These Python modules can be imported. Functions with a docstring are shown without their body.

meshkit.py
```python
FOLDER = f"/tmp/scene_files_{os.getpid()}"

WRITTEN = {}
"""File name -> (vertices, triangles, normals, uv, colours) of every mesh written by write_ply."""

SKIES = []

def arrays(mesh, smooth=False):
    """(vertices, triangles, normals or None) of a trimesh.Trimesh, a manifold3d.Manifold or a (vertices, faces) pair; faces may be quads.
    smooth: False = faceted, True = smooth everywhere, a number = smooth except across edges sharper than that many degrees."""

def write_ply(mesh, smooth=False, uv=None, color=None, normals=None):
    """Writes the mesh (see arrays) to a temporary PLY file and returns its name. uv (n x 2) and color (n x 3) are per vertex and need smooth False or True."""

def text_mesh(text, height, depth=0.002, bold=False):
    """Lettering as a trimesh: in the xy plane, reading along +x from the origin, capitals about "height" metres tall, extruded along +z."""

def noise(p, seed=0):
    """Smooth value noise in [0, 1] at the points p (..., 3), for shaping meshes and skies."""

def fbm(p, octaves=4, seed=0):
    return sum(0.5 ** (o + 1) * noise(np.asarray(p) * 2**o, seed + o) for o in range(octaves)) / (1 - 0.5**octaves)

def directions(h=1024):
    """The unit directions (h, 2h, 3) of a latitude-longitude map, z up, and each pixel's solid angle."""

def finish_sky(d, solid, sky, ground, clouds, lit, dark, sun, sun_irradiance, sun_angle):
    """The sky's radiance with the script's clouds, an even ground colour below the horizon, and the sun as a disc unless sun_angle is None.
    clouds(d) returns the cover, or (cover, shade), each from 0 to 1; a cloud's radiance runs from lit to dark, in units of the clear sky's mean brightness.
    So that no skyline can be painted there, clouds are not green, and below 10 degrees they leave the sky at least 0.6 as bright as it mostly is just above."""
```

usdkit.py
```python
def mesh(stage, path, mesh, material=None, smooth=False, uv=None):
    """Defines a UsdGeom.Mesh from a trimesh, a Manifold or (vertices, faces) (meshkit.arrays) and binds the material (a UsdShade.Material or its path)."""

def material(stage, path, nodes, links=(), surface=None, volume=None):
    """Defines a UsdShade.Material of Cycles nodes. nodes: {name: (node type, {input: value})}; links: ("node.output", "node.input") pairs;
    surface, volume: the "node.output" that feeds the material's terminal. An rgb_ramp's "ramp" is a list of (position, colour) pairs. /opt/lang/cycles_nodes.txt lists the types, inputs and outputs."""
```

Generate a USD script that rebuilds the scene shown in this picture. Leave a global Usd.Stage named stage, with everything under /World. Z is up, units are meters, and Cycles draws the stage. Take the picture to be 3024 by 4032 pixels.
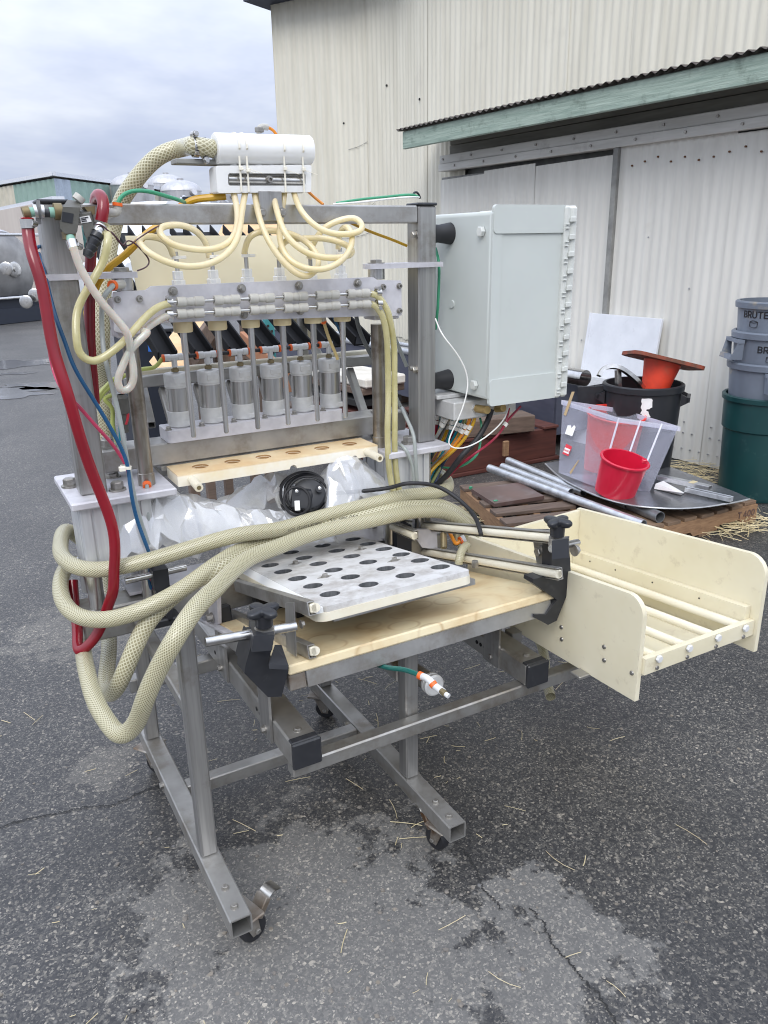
import math, random
import numpy as np, trimesh, usdkit, meshkit
from pxr import Usd, UsdGeom, UsdLux, UsdShade, Gf, Sdf
from shapely.geometry import Polygon, Point

stage = Usd.Stage.CreateInMemory()
UsdGeom.Xform.Define(stage, '/World')
rng = np.random.default_rng(7)
random.seed(7)

# ---------------------------------------------------------------- camera, sky, sun, exposure
EYE = np.array([0.0, 0.0, 1.6])
YAW, PITCH, ROLL = 0.508421677, 0.330484235, -0.0179976305
_f = np.array([math.sin(YAW) * math.cos(PITCH), math.cos(YAW) * math.cos(PITCH), -math.sin(PITCH)])
_r = np.array([math.cos(YAW), -math.sin(YAW), 0.0])
_u = np.cross(_r, _f)
_r, _u = math.cos(ROLL) * _r + math.sin(ROLL) * _u, -math.sin(ROLL) * _r + math.cos(ROLL) * _u
cam = UsdGeom.Camera.Define(stage, '/World/camera')
cam.AddTransformOp().Set(Gf.Matrix4d(*[*_r, 0], *[*_u, 0], *[*(-_f), 0], *[*EYE, 1]))
cam.CreateHorizontalApertureAttr(24.0)
cam.CreateVerticalApertureAttr(32.0)
cam.CreateFocalLengthAttr(24.0 * 3099.1208 / 3024)
cam.CreateClippingRangeAttr(Gf.Vec2f(0.05, 2000))
cam.CreateExposureAttr(0.12)

SUN = np.array([-0.45, -0.55, 0.70]); SUN /= np.linalg.norm(SUN)
usdkit.material(stage, '/World/Looks/sky_overcast', {
    'tc': ('texture_coordinate', {}),
    'sky': ('sky_texture', {'sky_type': 'single_scattering', 'sun_disc': False, 'sun_elevation': float(math.asin(SUN[2])),
                            'sun_rotation': float(math.atan2(SUN[0], SUN[1]))}),
    'sep': ('separate_xyz', {}),
    'zc': ('math', {'math_type': 'maximum', 'value2': 0.0}),
    'zo': ('math', {'math_type': 'add', 'value2': 0.16}),
    'dx': ('math', {'math_type': 'divide'}), 'dy': ('math', {'math_type': 'divide'}),
    'cmb': ('combine_xyz', {'z': 0.0}),
    'n1': ('noise_texture', {'scale': 0.55, 'detail': 7.0, 'roughness': 0.52, 'distortion': 0.35}),
    'n2': ('noise_texture', {'scale': 1.7, 'detail': 6.0, 'roughness': 0.55}),
    'nm': ('mix_float', {'fac': 0.32}),
    'cl': ('rgb_ramp', {'ramp': [(0.30, (3.7, 4.3, 5.8)), (0.43, (4.8, 5.35, 6.8)), (0.54, (6.3, 6.75, 7.7)), (0.66, (8.1, 8.4, 8.9))]}),
    'lift': ('math', {'math_type': 'multiply_add', 'value2': 2.1, 'value3': 0.92}),
    'mul': ('mix_color', {'blend_type': 'multiply', 'fac': 1.0, 'use_clamp': False}),
    'mix': ('mix_color', {'blend_type': 'mix', 'fac': 0.97, 'use_clamp': False}),
    'bg': ('background_shader', {'strength': 0.1}),
}, [('tc.generated', 'sep.vector'), ('sep.z', 'zc.value1'), ('zc.value', 'zo.value1'), ('sep.x', 'dx.value1'), ('zo.value', 'dx.value2'),
    ('sep.y', 'dy.value1'), ('zo.value', 'dy.value2'), ('dx.value', 'cmb.x'), ('dy.value', 'cmb.y'), ('cmb.vector', 'n1.vector'),
    ('cmb.vector', 'n2.vector'), ('n1.fac', 'nm.a'), ('n2.fac', 'nm.b'), ('nm.result', 'cl.fac'), ('zc.value', 'lift.value1'),
    ('cl.color', 'mul.a'), ('lift.value', 'mul.b'), ('sky.color', 'mix.a'), ('mul.result', 'mix.b'), ('mix.result', 'bg.color')], surface='bg.background')
dome = UsdLux.DomeLight.Define(stage, '/World/sky')
UsdShade.MaterialBindingAPI.Apply(dome.GetPrim()).Bind(UsdShade.Material.Get(stage, '/World/Looks/sky_overcast'))
dome.GetPrim().SetCustomDataByKey('kind', 'structure')
sun = UsdLux.DistantLight.Define(stage, '/World/sun')
sun.CreateIntensityAttr(0.4); sun.CreateAngleAttr(30.0); sun.CreateNormalizeAttr(True); sun.CreateColorAttr(Gf.Vec3f(1.0, 0.97, 0.93))
_z = SUN; _x = np.cross([0, 0, 1.0], _z); _x /= np.linalg.norm(_x); _y = np.cross(_z, _x)
sun.AddTransformOp().Set(Gf.Matrix4d(*[*_x, 0], *[*_y, 0], *[*_z, 0], 0, 0, 0, 1))

# ---------------------------------------------------------------- prims
used = {}
def numbered(path):
    n = used.get(path, 0); used[path] = n + 1
    return path if n == 0 else f'{path}_{n:03d}'

def tag(p, label=None, cat=None, group=None, kind=None):
    for k, v in (('label', label), ('category', cat), ('group', group), ('kind', kind)):
        if v: p.SetCustomDataByKey(k, v)

class Node:
    def __init__(s, path, loc): s.path, s.loc = path, np.asarray(loc, float)

def thing(name, label, cat, loc=(0, 0, 0), group=None, kind=None):
    path = numbered('/World/' + name)
    x = UsdGeom.Xform.Define(stage, path); x.AddTranslateOp().Set(Gf.Vec3d(*map(float, loc)))
    tag(x.GetPrim(), label, cat, group, kind)
    return Node(path, loc)

def geo(m):
    if isinstance(m, list): m = cat(m)
    v, f, n = meshkit.arrays(m, False)
    return v, f

def cat(ms):
    vs, fs, o = [], [], 0
    for m in ms:
        v, f = geo(m); vs.append(v); fs.append(f + o); o += len(v)
    return np.vstack(vs), np.vstack(fs)

def part(par, name, m, mat, smooth=35, label=None, uv=None, kind=None):
    """A mesh in world coordinates, set under its thing or part."""
    path = numbered(f'{par.path}/{name}')
    v, f = geo(m)
    p = usdkit.mesh(stage, path, (v - par.loc, f), M(mat), smooth=True if uv is not None else smooth, uv=uv)
    tag(p.GetPrim(), label, None, None, kind)
    return Node(path, par.loc)

def solo(name, m, mat, label=None, cat_=None, group=None, kind=None, smooth=35, uv=None):
    path = numbered('/World/' + name)
    v, f = geo(m)
    p = usdkit.mesh(stage, path, (v, f), M(mat), smooth=True if uv is not None else smooth, uv=uv)
    tag(p.GetPrim(), label, cat_, group, kind)
    return Node(path, (0, 0, 0))

# ---------------------------------------------------------------- shapes
def hull(pts):
    m = trimesh.Trimesh(np.asarray(pts, float), process=False).convex_hull
    return np.array(m.vertices), np.array(m.faces)

def obox(c, ax, ay, az, hx, hy, hz, bev=0.0):
    """A box with centre c, unit axes and half sizes, its edges chamfered by bev."""
    c, ax, ay, az = (np.asarray(t, float) for t in (c, ax, ay, az))
    pts, b = [], min(bev, hx * .9, hy * .9, hz * .9)
    for sx in (-1, 1):
        for sy in (-1, 1):
            for sz in (-1, 1):
                if b <= 0: pts.append((sx * hx, sy * hy, sz * hz))
                else: pts += [(sx * (hx - b), sy * hy, sz * (hz - b)), (sx * hx, sy * (hy - b), sz * (hz - b)), (sx * (hx - b), sy * (hy - b), sz * hz)]
    pts = np.array(pts)
    return hull(c + pts[:, :1] * ax + pts[:, 1:2] * ay + pts[:, 2:] * az)

def box(x0, x1, y0, y1, z0, z1, bev=0.003):
    return obox(((x0 + x1) / 2, (y0 + y1) / 2, (z0 + z1) / 2), (1, 0, 0), (0, 1, 0), (0, 0, 1), abs(x1 - x0) / 2, abs(y1 - y0) / 2, abs(z1 - z0) / 2, bev)

def frame_of(d):
    d = np.asarray(d, float); d = d / np.linalg.norm(d)
    a = np.cross(d, (0, 0, 1.0) if abs(d[2]) < .92 else (0, 1.0, 0)); a /= np.linalg.norm(a)
    return d, a, np.cross(d, a)

def beam(p0, p1, w, h, bev=0.003, up=None):
    """A bar of section w (sideways) by h (upright) from p0 to p1 along its centre line."""
    p0, p1 = np.asarray(p0, float), np.asarray(p1, float)
    d, a, b = frame_of(p1 - p0)
    if up is not None:
        a = np.cross(d, np.asarray(up, float)); a /= np.linalg.norm(a); b = np.cross(a, d)
    return obox((p0 + p1) / 2, d, a, b, np.linalg.norm(p1 - p0) / 2, w / 2, h / 2, bev)

def cyl(p0, p1, r, n=20, r1=None, caps=True):
    p0, p1 = np.asarray(p0, float), np.asarray(p1, float)
    d, a, b = frame_of(p1 - p0); t = np.arange(n) * 2 * np.pi / n
    ring = np.cos(t)[:, None] * a + np.sin(t)[:, None] * b
    r1 = r if r1 is None else r1
    v = np.vstack([p0 + r * ring, p1 + r1 * ring, [p0], [p1]])
    i = np.arange(n); j = (i + 1) % n
    f = [np.stack([i, i + n, j + n], 1), np.stack([i, j + n, j], 1)]
    if caps: f += [np.stack([j, np.full(n, 2 * n), i], 1)[:, [0, 2, 1]][:, ::-1], np.stack([i + n, np.full(n, 2 * n + 1), j + n], 1)[:, ::-1]]
    f = np.vstack(f)
    return v, f[:, ::-1]

def lathe(prof, p0, d=(0, 0, 1), n=28):
    """prof: (radius, height) pairs from p0 along d."""
    p0 = np.asarray(p0, float); d, a, b = frame_of(d); t = np.arange(n) * 2 * np.pi / n
    ring = np.cos(t)[:, None] * a + np.sin(t)[:, None] * b
    v = np.vstack([p0 + max(r, 1e-5) * ring + h * d for r, h in prof])
    i = np.arange(n); j = (i + 1) % n; f = []
    for k in range(len(prof) - 1):
        o, q = k * n, (k + 1) * n
        f += [np.stack([o + i, o + j, q + j], 1), np.stack([o + i, q + j, q + i], 1)]
    return v, np.vstack(f)

def spline(pts, k=10):
    p = np.asarray(pts, float)
    if len(p) == 2: return p[0] + np.linspace(0, 1, k + 1)[:, None] * (p[1] - p[0])
    from scipy.interpolate import CubicSpline
    t = np.r_[0, np.cumsum(np.linalg.norm(np.diff(p, axis=0), axis=1) ** 0.6)]
    cs = CubicSpline(t, p, bc_type='natural')
    return cs(np.linspace(0, t[-1], k * (len(p) - 1) + 1))

def tube(pts, r, n=10, k=10, uv=False, curve=True, caps=True):
    """A round hose along a smooth curve through pts. With uv: u runs in metres, v once round."""
    p = spline(pts, k) if curve else np.asarray(pts, float)
    t = np.gradient(p, axis=0); t /= np.linalg.norm(t, axis=1, keepdims=True) + 1e-12
    a = np.zeros_like(p); _, a[0], _ = frame_of(t[0])
    for i in range(1, len(p)):
        q = a[i - 1] - t[i] * (a[i - 1] @ t[i]); a[i] = q / np.linalg.norm(q)
    b = np.cross(t, a)
    m = n + 1 if uv else n
    ang = np.arange(m) * 2 * np.pi / n
    rr = np.broadcast_to(r, (len(p),))
    v = (p[:, None] + rr[:, None, None] * (np.cos(ang)[None, :, None] * a[:, None] + np.sin(ang)[None, :, None] * b[:, None])).reshape(-1, 3)
    i, j = np.meshgrid(np.arange(len(p) - 1), np.arange(n), indexing='ij'); j2 = j + 1 if uv else (j + 1) % n
    q = np.stack([i * m + j, i * m + j2, (i + 1) * m + j2, (i + 1) * m + j], -1).reshape(-1, 4)
    f = np.vstack([q[:, [0, 1, 2]], q[:, [0, 2, 3]]])
    if caps and not uv:
        v = np.vstack([v, [p[0]], [p[-1]]]); c0, c1, o = len(v) - 2, len(v) - 1, (len(p) - 1) * n
        s = np.arange(n); s2 = (s + 1) % n
        f = np.vstack([f, np.stack([s2, s, np.full(n, c0)], 1), np.stack([o + s, o + s2, np.full(n, c1)], 1)])
    if uv:
        L = np.r_[0, np.cumsum(np.linalg.norm(np.diff(p, axis=0), axis=1))]
        st = np.stack(np.broadcast_arrays(L[:, None], (np.arange(m) / n)[None, :]), -1).reshape(-1, 2)
        return (v, f), st
    return v, f

def prism(poly, o, ax, ay, depth, bev=0):
    """A flat outline (2-D points or a shapely polygon) laid at o along ax, ay and given depth along ax x ay."""
    poly = poly if hasattr(poly, 'exterior') else Polygon(poly)
    m = trimesh.creation.extrude_polygon(poly, abs(depth), engine='earcut')
    v = np.array(m.vertices); o, ax, ay = (np.asarray(t, float) for t in (o, ax, ay)); az = np.cross(ax, ay)
    f = np.array(m.faces)
    if depth < 0: v[:, 2] -= abs(depth)
    return o + v[:, :1] * ax + v[:, 1:2] * ay + v[:, 2:] * az, f

def rrect(x0, x1, y0, y1, r=0.01, n=4):
    return Polygon([(x0 + r, y0 + r), (x1 - r, y0 + r), (x1 - r, y1 - r), (x0 + r, y1 - r)]).buffer(r, quad_segs=n)

def hexbolt(p, d, r=0.008, h=0.006, washer=True):
    p = np.asarray(p, float); d, a, b = frame_of(d)
    out = []
    if washer: out.append(cyl(p, p + d * h * .25, r * 1.35, 14))
    q = p + d * h * .25
    out.append(lathe([(r, 0), (r, h * .85), (r * .86, h), (0, h)], q, d, 6))
    return cat(out)

def capscrew(p, d, r=0.006, h=0.007):
    return cat([cyl(p, np.asarray(p) + np.asarray(d) * h * .2, r * 1.4, 14), lathe([(r, 0), (r, h), (r * .55, h), (r * .5, h * .45), (0, h * .45)], p, d, 12)])

def sqtube(p0, p1, w, h, t=0.004):
    """An open-ended square tube along p0-p1 (level, or upright)."""
    p0, p1 = np.asarray(p0, float), np.asarray(p1, float); d, a, b = frame_of(p1 - p0)
    def ring(p, sw, sh): return [p + sx * sw / 2 * a + sy * sh / 2 * b for sx, sy in ((-1, -1), (1, -1), (1, 1), (-1, 1))]
    c = t * .8
    def oct_(p, sw, sh, c):
        x, y = sw / 2, sh / 2
        return [p + u * a + w_ * b for u, w_ in ((-x + c, -y), (x - c, -y), (x, -y + c), (x, y - c), (x - c, y), (-x + c, y), (-x, y - c), (-x, -y + c))]
    v = np.array(oct_(p0, w, h, c) + oct_(p1, w, h, c) + oct_(p0, w - 2 * t, h - 2 * t, c * .3) + oct_(p1, w - 2 * t, h - 2 * t, c * .3))
    f = []
    for i in range(8):
        j = (i + 1) % 8
        f += [(i, j, j + 8), (i, j + 8, i + 8), (i + 16, j + 24, j + 16), (i + 16, i + 24, j + 24), (i, i + 16, j + 16), (i, j + 16, j), (i + 8, j + 8, j + 24), (i + 8, j + 24, i + 24)]
    return v, np.array(f)

# ---------------------------------------------------------------- materials
made = {}
def M(name):
    if name not in made: made[name] = LOOKS[name]('/World/Looks/' + name)
    return made[name]

def pbr(c1, c2=None, rough=.5, metal=0.0, scale=12.0, stretch=(1, 1, 1), lo=.35, hi=.65, bump=0.0, bscale=60.0, bstretch=None, c3=None, s3=3.0, lo3=.5, hi3=.7, rvar=0.0, **kw):
    """A surface whose colour wanders between c1 and c2 (noise, stretched along an axis), with blotches of c3 and fine relief."""
    c2 = c2 or tuple(x * .86 for x in c1)
    def make(path):
        N = {'g': ('geometry', {}), 'mp': ('mapping', {'scale': stretch}), 'n': ('noise_texture', {'scale': scale, 'detail': 6.0, 'roughness': .6}),
             'r': ('rgb_ramp', {'ramp': [(lo, c1), (hi, c2)]}), 'p': ('principled_bsdf', {'metallic': metal, 'roughness': rough, **kw})}
        L = [('g.position', 'mp.vector'), ('mp.vector', 'n.vector'), ('n.fac', 'r.fac')]
        col = 'r.color'
        if c3 is not None:
            N.update({'n3': ('noise_texture', {'scale': s3, 'detail': 8.0, 'roughness': .66}), 'm3': ('map_range', {'from_min': lo3, 'from_max': hi3, 'clamp': True}),
                      'x3': ('mix_color', {'b': c3})})
            L += [('g.position', 'n3.vector'), ('n3.fac', 'm3.value'), ('m3.result', 'x3.fac'), (col, 'x3.a')]; col = 'x3.result'
        L.append((col, 'p.base_color'))
        if rvar:
            N['rv'] = ('map_range', {'to_min': rough - rvar, 'to_max': rough + rvar}); L += [('n.fac', 'rv.value'), ('rv.result', 'p.roughness')]
        if bump:
            N.update({'mb': ('mapping', {'scale': bstretch or stretch}), 'nb': ('noise_texture', {'scale': bscale, 'detail': 4.0, 'roughness': .6}), 'b': ('bump', {'strength': 1.0, 'distance': bump})})
            L += [('g.position', 'mb.vector'), ('mb.vector', 'nb.vector'), ('nb.fac', 'b.height'), ('b.normal', 'p.normal')]
        return usdkit.material(stage, path, N, L, surface='p.BSDF')
    return make

def braid(path, pitch=(.0085), base=(.235, .21, .115), line=(.50, .47, .325), width=.25, wraps=22, alpha=1.0):
    """Clear yellowed hose with a woven reinforcement: two crossing sets of threads, laid out by the hose's own length and girth."""
    N = {'uv': ('texture_coordinate', {}), 's': ('separate_xyz', {}), 'ku': ('math', {'math_type': 'multiply', 'value2': 1 / pitch}), 'kv': ('math', {'math_type': 'multiply', 'value2': float(wraps)}),
         'a': ('math', {'math_type': 'add'}), 'b': ('math', {'math_type': 'subtract'}), 'g': ('geometry', {}), 'n': ('noise_texture', {'scale': 14.0, 'detail': 3.0}),
         'nb': ('rgb_ramp', {'ramp': [(.3, base), (.7, tuple(x * .78 for x in base))]}), 'mix': ('mix_color', {'b': line}), 'mx': ('math', {'math_type': 'maximum'}),
         'bp': ('bump', {'strength': .6, 'distance': .0006}),
         'p': ('principled_bsdf', {'roughness': .28, 'specular_ior_level': .45, 'coat_weight': .25, 'coat_roughness': .15, 'subsurface_weight': .15, 'subsurface_scale': .004, 'subsurface_radius': (1, .9, .6)})}
    L = [('uv.UV', 's.vector'), ('s.x', 'ku.value1'), ('s.y', 'kv.value1'), ('ku.value', 'a.value1'), ('kv.value', 'a.value2'), ('ku.value', 'b.value1'), ('kv.value', 'b.value2')]
    for k in 'ab':
        N.update({f'f{k}': ('math', {'math_type': 'fraction'}), f'c{k}': ('math', {'math_type': 'subtract', 'value2': .5}), f'h{k}': ('math', {'math_type': 'absolute'}),
                  f'r{k}': ('map_range', {'from_min': width * .5, 'from_max': width * .5 + .12, 'to_min': 1.0, 'to_max': 0.0, 'clamp': True})})
        L += [(f'{k}.value', f'f{k}.value1'), (f'f{k}.value', f'c{k}.value1'), (f'c{k}.value', f'h{k}.value1'), (f'h{k}.value', f'r{k}.value')]
    L += [('ra.result', 'mx.value1'), ('rb.result', 'mx.value2'), ('g.position', 'n.vector'), ('n.fac', 'nb.fac'), ('nb.color', 'mix.a'), ('mx.value', 'mix.fac'), ('mix.result', 'p.base_color'),
          ('mx.value', 'bp.height'), ('bp.normal', 'p.normal')]
    return usdkit.material(stage, path, N, L, surface='p.BSDF')

def pane(color, clear=.55, rough=.3, gloss=.5, ns=30.0, edge=.28, nlo=-.04, nhi=.06, sheen=.03):
    """Thin see-through plastic or glass: part clear, part milky, with a sheen."""
    def make(path):
        return usdkit.material(stage, path, {'t': ('transparent_bsdf', {'color': tuple(min(1, c * .5 + .5) for c in color)}), 'd': ('principled_bsdf', {'base_color': color, 'roughness': rough, 'specular_ior_level': gloss}),
            'lw': ('layer_weight', {'blend': .35}), 'g': ('geometry', {}), 'n': ('noise_texture', {'scale': ns, 'detail': 5.0}), 'mr': ('map_range', {'from_min': .3, 'from_max': .7, 'to_min': nlo, 'to_max': nhi}),
            'a0': ('math', {'math_type': 'multiply_add', 'value2': edge, 'value3': 1 - clear}), 'a': ('math', {'math_type': 'add', 'use_clamp': True}), 'm': ('mix_closure', {}),
            'lg': ('layer_weight', {'blend': .5}), 'fr': ('math', {'math_type': 'power', 'value2': 3.0}), 'fk': ('math', {'math_type': 'multiply_add', 'value2': .55, 'value3': sheen, 'use_clamp': True}), 'gl': ('glossy_bsdf', {'color': (.95, .95, .95), 'roughness': rough * .8}), 'm2': ('mix_closure', {})},
            [('lw.facing', 'a0.value1'), ('g.position', 'n.vector'), ('n.fac', 'mr.value'), ('a0.value', 'a.value1'), ('mr.result', 'a.value2'), ('a.value', 'm.fac'), ('t.BSDF', 'm.closure1'), ('d.BSDF', 'm.closure2'),
             ('lg.facing', 'fr.value1'), ('fr.value', 'fk.value1'), ('fk.value', 'm2.fac'), ('m.closure', 'm2.closure1'), ('gl.BSDF', 'm2.closure2')], surface='m2.closure')
    return make

def asphalt(path):
    ells = [((.56, 1.30), .42, .50), ((.98, 1.02), .22, .17), ((1.12, 1.14), .08, .19), ((.30, 1.62), .14, .16), ((.25, 2.35), .12, .10), ((1.03, 1.28), .05, .05), ((-3.6, 9.5), 1.7, 2.6), ((.5, 3.4), .5, .3), ((-.35, 2.05), .22, .12)]
    N = {'g': ('geometry', {}), 'sep': ('separate_xyz', {}), 'flat': ('combine_xyz', {'z': 0.0}),
         'v1': ('voronoi_texture', {'scale': 135.0}), 's1': ('separate_color', {}), 'v2': ('voronoi_texture', {'scale': 260.0}), 's2': ('separate_color', {}), 'v3': ('voronoi_texture', {'scale': 38.0}), 's3': ('separate_color', {}),
         'r1': ('rgb_ramp', {'ramp': [(0, (.022, .022, .024)), (.42, (.040, .040, .0405)), (.68, (.066, .064, .061)), (.84, (.105, .10, .09)), (.94, (.175, .163, .14)), (1, (.34, .31, .26))]}),
         'r2': ('rgb_ramp', {'ramp': [(0, (.025, .025, .027)), (.5, (.045, .045, .0455)), (.8, (.082, .08, .075)), (1, (.28, .26, .225))]}),
         'r3': ('rgb_ramp', {'ramp': [(0, (0, 0, 0)), (.905, (0, 0, 0)), (.91, (1, 1, 1)), (1, (1, 1, 1))]}), 'c3': ('rgb_ramp', {'ramp': [(0, (.14, .13, .12)), (.5, (.20, .17, .13)), (1, (.17, .17, .175))]}),
         'sz3': ('map_range', {'from_min': .14, 'from_max': .26, 'to_min': .9, 'to_max': 0.0, 'clamp': True}), 'k3': ('math', {'math_type': 'multiply'}),
         'wh': ('noise_texture', {'scale': 60.0, 'detail': 3.0}), 'whr': ('map_range', {'from_min': .42, 'from_max': .58, 'clamp': True}),
         'm12': ('mix_color', {}), 'm3': ('mix_color', {}), 'nA': ('noise_texture', {'scale': 1.1, 'detail': 8.0, 'roughness': .62}), 'rA': ('rgb_ramp', {'ramp': [(.30, (.62, .62, .63)), (.70, (1.35, 1.33, 1.30))]}),
         'mA': ('mix_color', {'blend_type': 'multiply', 'fac': 1.0, 'use_clamp': False}), 'nd': ('noise_texture', {'scale': 7.0, 'detail': 10.0, 'roughness': .70}), 'ndm': ('map_range', {'to_min': -2.1, 'to_max': 2.1}),
         'dry': ('math', {'math_type': 'multiply', 'value2': 1.0}), 'dm': ('mix_color', {}), 'dmul': ('mix_color', {'blend_type': 'multiply', 'fac': 1.0, 'b': (1.0, .985, .96), 'use_clamp': False}), 'dadd': ('mix_color', {'blend_type': 'add', 'fac': 1.0, 'b': (.088, .086, .081), 'use_clamp': False}), 'dk': ('math', {'math_type': 'multiply', 'value2': .95}),
         'b': ('bump', {'strength': .9, 'distance': .004}), 'ro': ('map_range', {'to_min': .44, 'to_max': .85, 'clamp': True}), 'p': ('principled_bsdf', {'specular_ior_level': .5})}
    L = [('g.position', 'sep.vector'), ('sep.x', 'flat.x'), ('sep.y', 'flat.y')]
    for k in ('v1', 'v2', 'v3', 'nA', 'nd', 'wh'): L.append(('flat.vector', f'{k}.vector'))
    for k in '123': L.append((f'v{k}.color', f's{k}.color'))
    L += [('s1.r', 'r1.fac'), ('s2.r', 'r2.fac'), ('wh.fac', 'whr.value'), ('whr.result', 'm12.fac'), ('r1.color', 'm12.a'), ('r2.color', 'm12.b'), ('s3.r', 'r3.fac'), ('s3.g', 'c3.fac'), ('v3.distance', 'sz3.value'),
          ('r3.color', 'k3.value1'), ('sz3.result', 'k3.value2'), ('nA.fac', 'rA.fac'), ('m12.result', 'mA.a'), ('rA.color', 'mA.b'), ('nd.fac', 'ndm.value')]
    last = None
    for i, ((cx, cy), rx, ry) in enumerate(ells):
        N.update({f'e{i}': ('mapping', {'location': (-cx / rx, -cy / ry, 0), 'scale': (1 / rx, 1 / ry, 0)}), f'l{i}': ('vector_math', {'math_type': 'length'}), f'q{i}': ('math', {'math_type': 'add'}),
                  f't{i}': ('map_range', {'from_min': .86, 'from_max': 1.06, 'to_min': 1.0, 'to_max': 0.0, 'clamp': True})})
        L += [('flat.vector', f'e{i}.vector'), (f'e{i}.vector', f'l{i}.vector1'), (f'l{i}.value', f'q{i}.value1'), ('ndm.result', f'q{i}.value2'), (f'q{i}.value', f't{i}.value')]
        if last is None: last = f't{i}.result'
        else:
            N[f'x{i}'] = ('math', {'math_type': 'maximum'}); L += [(last, f'x{i}.value1'), (f't{i}.result', f'x{i}.value2')]; last = f'x{i}.value'
    L += [(last, 'dk.value1'), ('dk.value', 'dm.fac'), ('mA.result', 'dm.a'), ('mA.result', 'dmul.a'), ('dmul.result', 'dadd.a'), ('dadd.result', 'dm.b'), ('dm.result', 'm3.a'), ('c3.color', 'm3.b'), ('k3.value', 'm3.fac'), ('m3.result', 'p.base_color'),
          ('s1.r', 'b.height'), ('b.normal', 'p.normal'), (last, 'ro.value'), ('ro.result', 'p.roughness')]
    return usdkit.material(stage, path, N, L, surface='p.BSDF')

def wood(c1, c2, axis=0, scale=4.0, rough=.7, weather=None):
    st = [14.0, 14.0, 14.0]; st[axis] = 1.0
    return pbr(c1, c2, rough=rough, scale=scale, stretch=tuple(st), lo=.32, hi=.68, bump=.0015, bscale=scale * 2, c3=weather, s3=5.0, lo3=.48, hi3=.72)

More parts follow.
